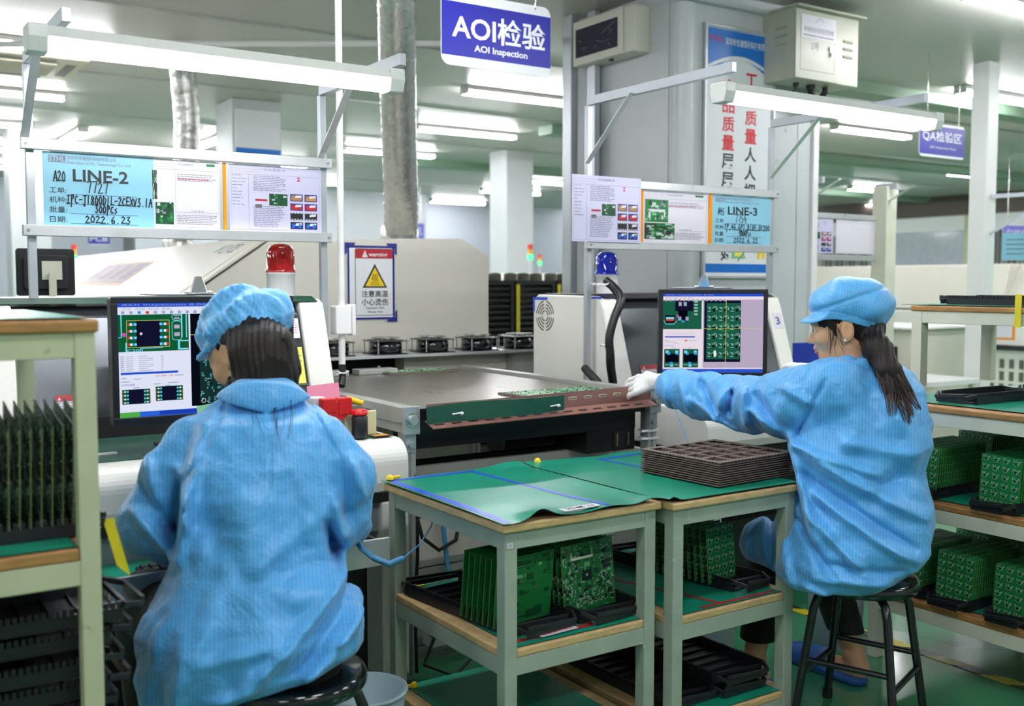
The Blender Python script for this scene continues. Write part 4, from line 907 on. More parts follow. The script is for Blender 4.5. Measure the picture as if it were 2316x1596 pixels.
M['jigshade'] = mat('tray gap shade', '161210', .8)  # near-black skirt colour paints in the shade of the gaps between stacked trays
J = jig_tray('topmost brown carrier tray of the stack, showing its grid of square openings')
b = MB(); W, L = .34, .325
for e in (-1, 1):
    for q in range(22):
        for (x, y) in ((e*(W/2-.008), -L/2+.012+q*(L-.024)/21), (-W/2+.012+q*(W-.024)/21, e*(L/2-.008))): b.box(x-.0013, x+.0013, y-.0013, y+.0013, .0064, .0071, 'creamb')
o = b.build('studs', J); o['kind'] = 'stuff'
NJ = 11
for k in range(NJ):
    z = .7565+.0068*(NJ-1-k); dx, dy = rnd.uniform(-.0015, .0015), rnd.uniform(-.0015, .0015); a = R_(3.5+rnd.uniform(-.3, .3))
    if k == 0: J.location = (2.305, 2.315, z); J.rotation_euler = (0, 0, R_(3.5))
    else:
        q = copy_tree(J, (2.305+dx, 2.315+dy, z), a, ORD[k]+' brown carrier tray from the top of the stack' if k < NJ-1 else 'lowest brown carrier tray of the stack, resting on the green mat')
        if k > 1: 
            for c in [c for c in bpy.data.objects if c.parent == q and c.name.startswith('studs')]: bpy.data.objects.remove(c)
# tray of small boards lying on the conveyor end and boards further back
def panel_lying(x, y, z, w, l, rz, label):
    t = thing('carrier_tray', label, 'tray', (0, 0, 0)); b = MB()
    for (a, c, d, e) in ((-w/2, w/2, -l/2, -l/2+.015), (-w/2, w/2, l/2-.015, l/2), (-w/2, -w/2+.015, -l/2+.015, l/2-.015), (w/2-.015, w/2, -l/2+.015, l/2-.015), (-.005, .005, -l/2+.015, l/2-.015)): b.box(a, c, d, e, 0, .008, 'jig')
    b.build('frame', t); r = random.Random(3)
    for s_ in (-1, 1):
        b = MB(); xa, xb = (-w/2+.018, -.008) if s_ < 0 else (.008, w/2-.018); b.box(xa, xb, -l/2+.018, l/2-.018, .008, .0096, 'pcb'); q = b.build('circuit_board', t)
        b = MB()
        for i in range(160):
            px_, py_ = r.uniform(xa+.004, xb-.008), r.uniform(-l/2+.022, l/2-.03); b.box(px_, px_+r.uniform(.002, .007), py_, py_+r.uniform(.002, .007), .0096, .0096+r.uniform(.001, .003), r.choice(['solder', 'solder', 'slotw', 'chip', 'pad']))
        b.build('components', q)['kind'] = 'stuff'
    t.location = (x, y, z); t.rotation_euler = (0, 0, rz)
panel_lying(2.36, 3.20, .9255, .44, .24, R_(2), 'brown carrier with two green boards lying on the near right end of the conveyor belt')
panel_lying(2.35, 4.36, .9255, .36, .16, 0, 'carrier with green boards lying at the oven mouth on the far end of the belt')
for k, x in enumerate((1.80, 2.05)):
    b = MB(); b.box(x, x+.2, 4.36, 4.44, .9255, .95, 'alu2'); b.cyl((x+.12, 4.40, .95), (x+.12, 4.40, .962), .008, 'chrome', 10); tag(b.build('metal_block', loc=(x+.1, 4.4, .9255), bevel=.003), ('left', 'right')[k]+' flat aluminium block at the oven mouth on the far end of the belt', 'block')
# ------------------------------------------------------------------ pale green rack at the left edge
bench('rack', -.50, .413, 2.0, 2.70, 1.284, (.864, .45), 'cartp', 'pale green steel rack with worn wooden edge at the left of the picture', 'woodd', .036, th=.024, over=.006, cat='rack')
mat_sheet('rack_mat', -.50, .40, 2.0, 2.70, 1.285, lambda x, y: 0, 'glossy green mat on top of the pale green rack', [], 4, 4, 'mat')
mat_sheet('rack_mat', -.46, .372, 2.005, 2.69, .865, lambda x, y: 0, 'green mat under the leaning boards on the middle shelf of the rack', [], 4, 4)
RM = copy_tree(MG, (.15, 2.19, .869), R_(90), 'black slotted tray carrying leaning dark boards on the middle shelf of the rack')
HD = board('mother', .20, .23, 8, 'dark circuit board', base='pcbd')
xs = [.4008-.0186*k for k in range(11)]
for k, x in enumerate(xs):
    lab = ORD[k].replace('front', 'first')+' leaning dark board in the rack tray, counted from the rightmost leftwards'; 
    if x > .385: lab = 'dark board just showing past the right side of the rack post'
    if k == 0: HD.location = (x, 2.19, .875); HD.rotation_euler = (0, R_(10), R_(-90)); HD['label'] = lab; HD['group'] = 'dark boards leaning in the rack tray'
    else: put(HD, x, 2.19, .875, 0, R_(-90), lab, 'dark boards leaning in the rack tray' if x <= .385 else None, R_(10))
for o in [HD]: 
    pass
b = MB(); fy = Fr((.445, 2.13, .885), (1, 0, .0), (.25, 0, -1)); b.fbox(fy, 0, .02, 0, .10, 0, .0008, 'yelt'); b.poly(fy, [(0, .10), (.02, .10), (.019, .125)], 'yelt', .0004); tag(b.build('yellow_tag', loc=fy.p(.01, 0)), 'yellow tape tag hanging from the tray handle beside the rack post', 'tag')
zz = .455
for k in range(6):
    copy_tree(MG, (.16+.012*((k*7) % 3-1)+.01*k, 2.20+.012*((k*5) % 3-1), zz+.047*k), R_(90+((k*3) % 3-1)*1.2), ('lowest', 'second lowest', 'third lowest', 'fourth lowest', 'second highest', 'topmost')[k]+' empty black slotted tray stacked on the lower shelf of the rack')
HG = put(HB, .14, 2.42, .745-.2, 0, 0, 'plain green board standing behind the stacked black trays on the rack'); HG.location = (.20, 2.50, .60); HG.scale = (1.5, 1, 1.15)
# ------------------------------------------------------------------ bench rows at the right edge
bench('rack', 3.12, 4.12, 1.2, 2.36, .935, (.605, .25), 'creamp', 'cream steel rack with three green shelves of boards at the right edge', 'woodd', .04, over=.004, cat='rack')
for z, nm in ((.936, 'top'), (.606, 'middle'), (.251, 'lowest')):
    mat_sheet('rack_mat', 3.165, 4.075, 1.2, 2.35, z, lambda x, y: 0, 'green mat on the '+nm+' shelf of the cream rack at the right edge', [], 4, 4)
bench('upper_shelf', 3.60, 4.12, 1.2, 2.55, 1.262, (), 'creamp', 'raised shelf with worn wooden edge standing on the cream rack', 'woodd', .045, zbase=.942, over=.004, cat='shelf')
mat_sheet('rack_mat', 3.60, 4.12, 1.2, 2.60, 1.263, lambda x, y: 0, 'green mat on the raised shelf behind the seated woman in the cap', [], 4, 4)
RMG = magazine(.36, .15, 'black slotted tray of panel boards'); RMG.location = (3.34, 2.2, .6095); RMG.rotation_euler = (0, 0, R_(90)); RMG['label'] = 'black slotted tray of panel boards on the middle shelf behind the woman\'s back'
def stack(x0, y, z, n, lab_front, lab_rest, grp, first=False, tray=None, lean=3):
    if tray: copy_tree(RMG, (x0+.155, y, z), R_(90), tray)
    for k in range(n):
        o = put(HP, x0+k*.0132, y, z+.008, 0, R_(-90), lab_front if k == 0 else ORD[k]+' board from the front, '+lab_rest, None if k == 0 else grp, R_(lean))
stack(3.17, 2.2, .6095, 22, 'front panel board of the middle-shelf stack nearest the woman\'s back', 'middle-shelf stack nearest the woman in profile', 'middle shelf stack nearest the woman')
stack(3.17, 1.905, .6095, 22, 'front panel board of the middle-shelf stack at the right edge', 'middle-shelf stack at the right edge', 'middle shelf stack at the right edge', tray='black slotted tray of panel boards on the middle shelf at the right edge')
stack(3.60, 2.27, .6095, 20, 'front panel board of the rear middle-shelf stack', 'rear stack on the middle shelf', 'rear stack on the middle shelf', tray='black slotted tray of the rear stack on the middle shelf')
stack(3.17, 2.245, .2545, 22, 'front panel board of the lowest-shelf stack nearest the stool', 'lowest-shelf stack nearest the stool', 'lowest shelf stack nearest the stool', tray='black slotted tray on the lowest shelf nearest the stool')
stack(3.17, 2.055, .2545, 22, 'front panel board of the second stack on the lowest shelf', 'second stack on the lowest shelf', 'second stack on the lowest shelf', tray='black slotted tray of the second stack on the lowest shelf')
stack(3.17, 1.845, .2545, 22, 'front panel board of the lowest-shelf stack at the right edge', 'lowest-shelf stack at the right edge', 'lowest shelf stack at the right edge', tray='black slotted tray on the lowest shelf at the right edge')
stack(3.62, 2.28, .2545, 20, 'front panel board of the rear lowest-shelf stack', 'rear stack on the lowest shelf', 'rear stack on the lowest shelf', tray='black slotted tray of the rear stack on the lowest shelf')
copy_tree(RMG, (3.42, 2.10, .9395), R_(88), 'empty black slotted tray on the top shelf of the cream rack'); copy_tree(RMG, (3.86, 2.06, .9395), R_(88), 'second empty black tray farther back on the top shelf of the cream rack')
for k, y in enumerate((1.75, 2.05, 2.33)): copy_tree(MG, (3.80, y-.12, 1.266), 0 if k < 2 else R_(0), ('nearest', 'middle', 'farthest')[k]+' black slotted tray lying on the raised shelf at the right edge') if k != 1 else None
b = MB(); tt = put(HP, 3.72, 1.86, .942, 0, R_(-80), 'green board standing on the top shelf at the right picture edge', None, R_(12)); tt.scale = (1.2, 1, 1.35)
b = MB(); f_ = Fr((3.595, 2.12, 1.31), (0, -1, 0), (0, 0, 1)); b.fbox(f_, 0, .025, -.12, 0, 0, .001, 'yelt'); tag(b.build('yellow_tag', loc=f_.p(.01, -.1)), 'yellow tape hanging over the edge of the raised shelf', 'tag')
# ------------------------------------------------------------------ monitors
def S(n, c, s_=1.15):
    k = 'scr '+n
    return glow(k, c, s_)
for n, c in dict(win='dfe4f6', bar='2a52cc', bar2='1c3fb4', task='2c62d8', start='4fae4a', grnd='0f5a36', navy='10122e', dk='080a18', cyan='7fd8ea', red='d5402e', wht='f6f8ff', gray='9aa4c0', yell='d8c860', blu='2f9ad8', pinkw='e8dce6', pink2='b7a9c2', board='1c5c46', brd2='14302c', mag='d04cc0', silv='9fc3b8').items(): M['s_'+n] = S(n, c, .46)
def mini_ic(b, F, a0, b0, a1, b1, pins=4, border=True):
    w_, h_ = a1-a0, b1-b0
    b.rect(F, a0, b0, a1, b1, 's_grnd', .0006); b.rect(F, a0+.22*w_, b0+.02*h_, a1-.22*w_, b1-.02*h_, 's_navy', .0009)
    for k in range(pins):
        y = b0+h_*(.06+.25*k)
        for (x, dx) in ((a0+.03*w_, 1), (a1-.03*w_, -1)):
            for q, (o_, c) in enumerate(((0, 's_red'), (.045, 's_wht'), (.10, 's_blu'), (.15, 's_cyan'))):
                x0_ = x+dx*o_*w_; x1_ = x0_+dx*.05*w_; b.rect(F, min(x0_, x1_), y, max(x0_, x1_), y+.09*h_, c, .0012)
    if border: b.line(F, [(a0, b0), (a1, b0), (a1, b1), (a0, b1), (a0, b0)], .0012, 's_yell', .0014)
def monitor(o, u, w_, h_, label, content, stand_z=.856, bez=.018, frn=None):
    fr = Fr(o, u, (0, 0, 1)); t = thing('monitor', label, 'monitor', fr.p(w_/2, 0))
    b = MB(); b.prism(fr, rpoly(0, 0, w_, h_, .008, 3), -.045, -.004, 'black'); b.build('casing', t)
    b = MB()
    for (a0, b0, a1, b1) in ((0, 0, w_, bez*1.35), (0, h_-bez, w_, h_), (0, bez*1.35, bez, h_-bez), (w_-bez, bez*1.35, w_, h_-bez)): b.fbox(fr, a0, a1, b0, b1, -.004, .003, 'black')
    b.build('bezel', t, .002)
    F = fr.sub(bez, bez*1.35, -.003); sw, sh = w_-2*bez, h_-bez*2.35
    b = MB(); b.rect(F, 0, 0, sw, sh, 's_win', 0); q = b.build('screen', t)
    b = MB(); content(b, F, sw, sh); b.build('screen_picture', q)
    b = MB(); b.fbox(fr, w_*.42, w_*.58, .05-(fr.o.z-stand_z)-.05, h_*.4, -.07, -.045, 'black'); b.build('neck', t, .003)
    b = MB(); z = stand_z-fr.o.z; b.fbox(fr, w_*.28, w_*.72, z, z+.012, -.17, .04, 'black'); b.build('stand_base', t, .004)
    return fr
def common_ui(b, F, w_, h_, c1='s_win'):
    b.rect(F, 0, 0, w_, h_*.045, 's_task'); b.rect(F, 0, 0, w_*.11, h_*.045, 's_start', .001); b.rect(F, w_*.22, h_*.006, w_*.56, h_*.04, 's_bar2', .001)
    b.rect(F, 0, h_*.965, w_, h_, 's_bar'); b.text('AOI Inspection 8.06', F, .02*w_, .972*h_, .5*w_, .993*h_, 's_gray')
    for k in range(14): b.rect(F, w_*(.02+.045*k), h_*.905, w_*(.038+.045*k), h_*.93, ('s_gray', 's_start', 's_blu', 's_red')[k % 4 if k in (2, 3, 4) else 0], .001)
    b.text('文件  视图  检测  帮助', F, .02*w_, .938*h_, .30*w_, .958*h_, 's_gray')
def scr_left(b, F, w_, h_):
    common_ui(b, F, w_, h_)
    # zoomed component picture
    a0, b0, a1, b1 = 0, .575*h_, .395*w_, .90*h_
    b.rect(F, a0, b0, a1, b1, 's_grnd'); W2, H2 = a1-a0, b1-b0
    mini_ic(b, F, a0+.12*W2, b0+.12*H2, a0+.72*W2, b0+.84*H2)
    b.prism(F, [(a0+.32*W2+.004*math.cos(k), b0+.48*H2+.004*math.sin(k)) for k in range(6)], .0014, .0016, 's_wht'); b.prism(F, [(a0+.32*W2+.0018*math.cos(k), b0+.48*H2+.0018*math.sin(k)) for k in range(6)], .0016, .0018, 's_red')
    b.prism(F, [(a0+.085*W2+.006*math.cos(k*.6), b0+.46*H2+.006*math.sin(k*.6)) for k in range(10)], .0014, .0016, 's_mag')
    for (x0, y0, x1, y1) in ((.0, .38, .05, .40), (.04, .40, .055, 1), (.96, .35, .975, 1), (.84, .02, .99, .06), (.84, .02, .87, .28), (.84, .25, 1, .28), (.89, .36, .91, 1), (.10, 0, .12, .25), (.30, .08, .62, .1)): b.rect(F, a0+x0*W2, b0+y0*H2, a0+x1*W2, b0+y1*H2, 's_cyan', .0012)
    for (cy_, hh) in ((.55, .26), (.93, .1)):
        P = rpoly(a0+.76*W2, b0+(cy_-hh)*H2, a0+.90*W2, b0+min(1, cy_+hh)*H2, .008, 2); b.line(F, P+[P[0]], .0018, 's_cyan', .0014)
        b.rect(F, a0+.79*W2, b0+(cy_-hh*.6)*H2, a0+.87*W2, b0+(cy_-hh*.2)*H2, 's_pink2', .0014); b.rect(F, a0+.79*W2, b0+(cy_+hh*.2)*H2, a0+.87*W2, b0+min(.98, (cy_+hh*.6))*H2, 's_pink2', .0014)
    b.text('C200', F, a0+.12*W2, b0, a0+.34*W2, b0+.07*H2, 's_cyan', .01, .0014)
    for k in range(8):
        y = .53-.018*k
        b.rect(F, .01*w_, y*h_, .03*w_, (y+.008)*h_, 's_gray', .001)
        for x, L in ((.04, .04), (.11, .08 if k % 3 else .05), (.235, .012)): b.rect(F, x*w_, (y+.001)*h_, (x+L)*w_, (y+.006)*h_, 's_gray', .001)
    b.rect(F, .01*w_, .375*h_, .33*w_, .395*h_, 's_bar'); b.text('元件/编号 小组', F, .20*w_, .345*h_, .30*w_, .365*h_, 's_red', 0, .001)
    b.text('多余零PCB质量', F, .01*w_, .275*h_, .085*w_, .295*h_, 's_bar', 0, .001)
    for (x, y, L) in ((.01, .34, .03), (.08, .33, .04), (.01, .31, .05), (.19, .28, .04), (.27, .285, .06), (.08, .255, .03), (.255, .26, .03), (.31, .35, .05)): b.rect(F, x*w_, y*h_, (x+L)*w_, (y+.007)*h_, 's_gray', .001)
    mini_ic(b, F, .015*w_, .115*h_, .17*w_, .245*h_, border=False); mini_ic(b, F, .20*w_, .13*h_, .355*w_, .26*h_, border=False)
    # board overview
    b.rect(F, .405*w_, .065*h_, .925*w_, .90*h_, 's_dk'); r = random.Random(2)
    x0, y0, x1, y1 = .455*w_, .085*h_, .90*w_, .83*h_
    b.rect(F, x0, y0, x1, y1, 's_brd2', .0009)
    for i in range(260):
        x, y = r.uniform(x0, x1-.01), r.uniform(y0, y1-.01); a, c = r.choice([(.006, .002), (.002, .006), (.004, .009), (.009, .004)])
        if r.random() < .5: b.line(F, [(x, y), (x+a, y), (x+a, y+c), (x, y+c), (x, y)], .0007, 's_cyan', .0012)
        else: b.rect(F, x, y, x+a, y+c, r.choice(['s_silv', 's_dk', 's_board']), .0011)
    for (x, y) in ((.475, .11), (.475, .80)):
        for k in range(8): b.rect(F, x*w_+.006*math.cos(k*.785)-.0012, y*h_+.006*math.sin(k*.785)-.0012, x*w_+.006*math.cos(k*.785)+.0012, y*h_+.006*math.sin(k*.785)+.0012, 's_wht', .0014)
    b.rect(F, .405*w_, .708*h_, .455*w_, .713*h_, 's_yell', .0015); b.rect(F, .90*w_, .708*h_, .99*w_, .711*h_, 's_yell', .0015)
    b.rect(F, .93*w_, .065*h_, w_, .90*h_, 's_pink2', .0008)
def scr_right(b, F, w_, h_):
    b.rect(F, 0, 0, w_, h_, 's_pinkw', .0003); common_ui(b, F, w_, h_); b.rect(F, 0, 0, w_, h_*.045, 's_bar', .0011)
    b.rect(F, .40*w_, .06*h_, w_, .925*h_, 's_pink2')
    b.rect(F, 0, .55*h_, .385*w_, .915*h_, 's_board'); b.rect(F, .12*w_, .78*h_, .30*w_, .915*h_, 's_navy', .0009); b.rect(F, .15*w_, .65*h_, .245*w_, .79*h_, 's_dk', .001)
    for (x, y) in ((.155, .845), (.205, .845), (.152, .66), (.225, .66)): b.rect(F, x*w_, y*h_, (x+.03)*w_, (y+.05)*h_, 's_gray', .0012)
    b.rect(F, .02*w_, .63*h_, .12*w_, .73*h_, 's_navy', .0011); b.rect(F, .03*w_, .655*h_, .11*w_, .705*h_, 's_cyan', .0013); b.rect(F, .03*w_, .655*h_, .11*w_, .68*h_, 's_red', .0015)
    b.line(F, [(.01*w_, .66*h_), (.03*w_, .615*h_), (.11*w_, .615*h_), (.14*w_, .66*h_)], .0022, 's_cyan', .0014)
    b.prism(F, [(.145*w_+.005*math.cos(k*.6), .72*h_+.006*math.sin(k*.6)) for k in range(10)], .0014, .0016, 's_mag')
    for k in range(5): b.rect(F, .31*w_, (.73+.04*k)*h_, .345*w_, (.75+.04*k)*h_, 's_silv', .0012)
    b.rect(F, .185*w_, .635*h_, .215*w_, .665*h_, 's_blu', .0014)
    for k in range(4): b.rect(F, .03*w_, (.515-.018*k)*h_, .32*w_, (.517-.018*k)*h_, 's_gray', .001)
    b.rect(F, .02*w_, .445*h_, .32*w_, .46*h_, 's_bar'); b.text('多余零PCB质量', F, .01*w_, .335*h_, .11*w_, .35*h_, 's_bar', 0, .001); b.rect(F, .22*w_, .40*h_, .245*w_, .415*h_, 's_red')
    for (x, y, L) in ((.01, .40, .05), (.04, .385, .09), (.12, .37, .04), (.26, .405, .08), (.09, .31, .05), (.25, .31, .04)): b.rect(F, x*w_, y*h_, (x+L)*w_, (y+.006)*h_, 's_gray', .001)
    for x in (.015, .20):
        b.rect(F, x*w_, .065*h_, (x+.155)*w_, .30*h_, 's_board'); b.rect(F, (x+.01)*w_, .13*h_, (x+.145)*w_, .24*h_, 's_dk', .0009)
        for (dx, dy, c) in ((.015, .245, 's_cyan'), (.11, .245, 's_cyan'), (.03, .225, 's_blu'), (.115, .225, 's_blu'), (.06, .075, 's_cyan'), (.055, .10, 's_blu')): b.rect(F, (x+dx)*w_, dy*h_, (x+dx+.03)*w_, (dy+.035)*h_, c, .0012)
        b.line(F, [((x+.01)*w_, .10*h_), ((x+.05)*w_, .10*h_)], .0025, 's_silv', .0013); b.line(F, [((x+.105)*w_, .10*h_), ((x+.145)*w_, .10*h_)], .0025, 's_silv', .0013)
    b.rect(F, .41*w_, .135*h_, .775*w_, .915*h_, 's_navy', .0008); b.rect(F, .435*w_, .17*h_, .765*w_, .88*h_, 's_board', .001); r = random.Random(8)
    for i in range(3):
        for j in range(6):
            x, y = (.445+.115*i)*w_, (.20+.115*j)*h_
            for (dx, dy, a, c, m) in ((.0, .0, .03, .008, 's_silv'), (.05, .0, .022, .035, 's_dk'), (.04, .045, .035, .006, 's_silv'), (.0, .05, .02, .006, 's_cyan'), (.085, .02, .01, .03, 's_silv'), (.015, .03, .012, .02, 's_silv'), (.06, .06, .03, .006, 's_silv')):
                b.rect(F, x+dx*w_, y+dy*h_, x+(dx+a)*w_, y+(dy+c)*h_, m, .0012)
    b.rect(F, .51*w_, .20*h_, .53*w_, .28*h_, 's_wht', .0014)
    b.rect(F, .625*w_, .06*h_, .630*w_, .925*h_, 's_yell', .0015); b.rect(F, .40*w_, .555*h_, w_, .560*h_, 's_yell', .0015)
    b.line(F, [(.59*w_, .53*h_), (.66*w_, .53*h_), (.66*w_, .62*h_), (.59*w_, .62*h_), (.59*w_, .53*h_)], .0012, 's_start', .0016); b.rect(F, .62*w_, .64*h_, .635*w_, .655*h_, 's_mag', .0017)
monitor((.673, 3.05, .943), (1, 0, 0), .54, .368, 'large black monitor with circuit inspection picture in front of the woman seen from behind', scr_left)
monitor((2.905, 3.265, .952), (.832, -.554, 0), .455, .372, 'black monitor with pinkish screen and green board picture beyond the outstretched arm', scr_right)
def clipboard(o, u, label):
    fr = Fr(o, u, (-Vector(u).y, Vector(u).x, 0)); t = thing('clipboard', label, 'clipboard', fr.p(.11, 0))
    b = MB(); b.fbox(fr, 0, .24, 0, .20, 0, .003, 'black'); b.build('backing_board', t, .001)
    b = MB()
    for k in range(3): b.fbox(fr, .01+.003*k, .22, .005, .19, .003+.0006*k, .0036+.0006*k, 'paper')
    b.build('papers', t)
    b = MB(); b.fbox(fr, .085, .165, .0, .03, .005, .0075, 'chrome'); b.prism(Fr(fr.p(.1, .012, .006), fr.u, fr.n), [(0, 0), (.05, 0), (.044, .02), (.034, .05), (.016, .05), (.006, .02)], -.014, .0, 'chrome')
    b.build('clip', t, .001)
    b = MB(); b.tube([fr.p(.085, .02, .01), fr.p(.165, .02, .01)], .004, 'chrome', 8); b.build('hinge', t)
clipboard((.80, 3.045, 1.314), (1, 0, 0), 'clipboard with papers and a metal clip lying on top of the large monitor')
clipboard((2.965, 3.235, 1.327), (.832, -.554, 0), 'clipboard with papers lying on top of the monitor beyond the outstretched arm')
# tool holder on the desk corner
t = thing('tool_box', 'small cream box of tools on the desk corner beside the left woman\'s shoulder', 'box', (1.44, 3.12, .855))
b = MB(); b.box(1.385, 1.50, 3.06, 3.20, .855, .935, 'creamb'); b.build('box_body', t, .003)
b = MB(); b.box(1.39, 1.495, 3.065, 3.195, .93, .936, 'chip'); b.build('box_opening', t)
def obj1(b, name, label, cat, loc, bev=0): return tag(b.build(name, loc=loc, bevel=bev), label, cat)
b = MB(); b.box(1.30, 1.345, 3.03, 3.07, .94, .985, 'red'); b.box(1.355, 1.40, 3.03, 3.07, .93, .985, 'red'); b.tube([(1.36, 3.035, .945), (1.36, 3.065, .945)], .03, 'red', 20); b.tube([(1.33, 3.05, .87), (1.33, 3.05, .95)], .018, 'red', 12); obj1(b, 'tape_dispenser', 'red tape dispenser on the desk corner next to the cream tool box', 'dispenser', (1.35, 3.05, .856), .004)
b = MB(); b.lathe((1.42, 3.02, .856), [(.024, 0), (.026, .004), (.026, .066), (.022, .072), (.02, .074)], 'chip', 20); b.lathe((1.42, 3.02, .93), [(.026, 0), (.026, .014), (.012, .018)], 'red', 20); obj1(b, 'bottle', 'small black bottle with red cap at the desk corner', 'bottle', (1.42, 3.02, .856))
b = MB(); b.tube([(1.34, 3.08, .962), (1.43, 3.12, .968), (1.47, 3.10, .955)], [.014, .012, .009], 'yel', 10); obj1(b, 'marker_pen', 'fat yellow marker lying on the tool box', 'pen', (1.40, 3.10, .936))
b = MB(); b.lathe((1.31, 3.12, .856), [(.034, 0), (.034, .10), (.034, .125)], 'paper', 24); b.lathe((1.31, 3.12, .981), [(.030, 0), (.030, .002)], 'clearw', 24); obj1(b, 'tape_roll', 'white roll standing behind the red dispenser', 'roll', (1.31, 3.12, .856))
b = MB(); f_ = Fr((1.33, 3.215, .90), (1, .1, .05), (0, .2, 1)); b.fbox(f_, 0, .12, 0, .11, 0, .002, 'pink'); obj1(b, 'pink_note', 'pink paper card standing behind the tools', 'card', (1.38, 3.21, .90))
b = MB(); b.box(1.46, 1.53, 3.0, 3.05, .855, .857, 'chip'); b.box(1.47, 1.52, 3.01, 3.04, .857, .8575, 'orange'); obj1(b, 'parts_card', 'small dark card with orange parts lying on the green desk corner', 'card', (1.49, 3.02, .855))
b = MB(); b.box(.92, 1.0, 3.0, 3.04, .9435, .965, 'creamb') if False else b.fbox(Fr((.905, 3.03, .955), (1, 0, .12), (0, .3, 1)), 0, .06, 0, .035, 0, .0016, 'pad'); obj1(b, 'small_board', 'small pale green board stuck to the lower bezel of the large monitor', 'circuit board', (.93, 3.02, .955))
b = MB(); b.fbox(Fr((.60, 3.12, .8545), (1, .1, 0), (-.1, 1, 0)), 0, .10, 0, .02, 0, .004, 'clearw'); obj1(b, 'plastic_strip', 'clear plastic strip on the green desk mat left of the monitor', 'strip', (.65, 3.12, .8545))
# ------------------------------------------------------------------ things on the column
t = thing('poster', 'tall framed poster with red and black characters on the grey column', 'poster', (4.50, CY0-.02, 1.41))
fr = Fr((4.245, CY0-.004, 1.395), (1, 0, 0), (0, 0, 1)); W_, H_ = .545, 1.415
for (a0, a1, b0, b1) in ((-.018, 0, -.018, H_+.018), (W_, W_+.018, -.018, H_+.018), (0, W_, -.018, 0), (0, W_, H_, H_+.018)):
    b = MB(); b.fbox(fr, a0, a1, b0, b1, 0, .022, 'alu'); b.build('frame_bar', t, .003)
b = MB(); b.fbox(fr, 0, W_, 0, H_, 0, .008, 'signw'); b.build('backing', t)
B = fr.sub(0, 0, .008); b = MB()
n = 16; arc = [(W_*i/n, H_*(.845+.055*math.sin(math.pi*i/n))) for i in range(n+1)]
for i in range(n): b.poly(B, [arc[i], arc[i+1], (arc[i+1][0], H_*.998), (arc[i][0], H_*.998)], 'signb', .0006)
arc2 = [(W_*i/n, H_*(.832+.052*math.sin(math.pi*i/n))) for i in range(n+1)]
for i in range(n):
    k = abs(i-n/2+.5)/n*2; hh = .022*k*k; b.poly(B, [(arc2[i][0], arc2[i][1]-H_*hh), (arc2[i+1][0], arc2[i+1][1]-H_*hh), arc2[i+1], arc2[i]], 'signb', .0006)
b.rect(B, 0, .012*H_, W_, .048*H_, 'signb')
b.text('STHL', B, .04*W_, .945*H_, .24*W_, .968*H_, 'redink', .01, .0012); b.text('深圳市世通恒利科技有限公司', B, .27*W_, .938*H_, .97*W_, .968*H_, 'signw', .01, .0012)
def vtext(s_, x0, x1, ys, m0):
    for ch_, y, mm_ in zip(s_, ys, m0): b.text(ch_, B, x0*W_, (y)*H_, x1*W_, (y+.062)*H_, mm_, .02, .0012)
ys = [.775-.0755*k for k in range(10)]
vtext('工作质量人人把关抓好', .58, .76, ys, ['redink']*4+['ink']*6); vtext('产品质量层层把关做好', .24, .42, [y-.035 for y in ys], ['redink']*4+['ink']*6)
b.poly(B, [(.40*W_, .07*H_), (.62*W_, .07*H_), (.56*W_, .125*H_), (.42*W_, .12*H_)], 'pad', .001); b.poly(B, [(.45*W_, .08*H_), (.58*W_, .08*H_), (.56*W_, .12*H_), (.46*W_, .12*H_)], 'yelp', .0014)
b.line(B, [(.50*W_, .06*H_), (.70*W_, .14*H_)], .006, 'pcb', .002); b.poly(B, [(.80*W_, .07*H_), (.84*W_, .07*H_), (.86*W_, .10*H_), (.88*W_, .07*H_), (.92*W_, .07*H_), (.92*W_, .145*H_), (.80*W_, .145*H_)], 'yel', .001)
b.build('printing', t)
# electric cabinet
t = thing('electric_cabinet', 'grey steel electric cabinet with keyed door mounted high on the column corner', 'cabinet', (5.0, 4.25, 2.53))
x0, x1, y0, y1, z0, z1 = 4.715, 5.285, 4.15, CY0, 2.535, 2.935
b = MB(); b.box(x0, x1, y0+.012, y1, z0, z1, 'cabinet'); b.build('cabinet_body', t, .004)
b = MB(); b.box(x0-.01, x1+.025, y0-.03, y1, z1, z1+.014, 'cabinet'); b.build('rain_hood', t, .003)
f = Fr((x0, y0+.012, z0), (1, 0, 0), (0, 0, 1)); 
b = MB(); b.fbox(f, .0, .37, .0, .39, 0, .014, 'cabinet'); q = b.build('door', t, .003)
b = MB(); g_ = f.sub(0, 0, .0142); b.line(g_, [(.04, .05), (.335, .05), (.335, .345), (.04, .345), (.04, .05)], .003, 'acg', .0004); b.build('door_seam', q)
b = MB(); b.fbox(g_, .045, .345, .235, .365, 0, .001, 'paper'); P_ = g_.sub(.045, .235, .001)
b.text('用电安全动态监控系统', P_, .02, .035, .28, .065, 'grayink', 0, .0006); b.text('2号', g_, .13, .17, .20, .215, 'grayink', 0, .001)
b.rect(P_, .015, .012, .28, .018, 'grayink'); b.line(P_, [(.12, .09), (.14, .115), (.17, .118), (.19, .10)], .003, 'grayink'); b.build('notice', q)
b = MB(); b.prism(f.sub(.30, .195, .014), [(.013*math.cos(k*.4), .013*math.sin(k*.4)) for k in range(16)], 0, .012, 'chrome'); b.fbox(f, .297, .303, .15, .19, .014, .02, 'chrome'); b.prism(f.sub(.31, .165, .03), rpoly(-.009, -.014, .009, .014, .008), 0, .002, 'chrome'); b.fbox(f, .306, .311, .125, .155, .03, .032, 'chrome'); b.build('lock_and_key', q)
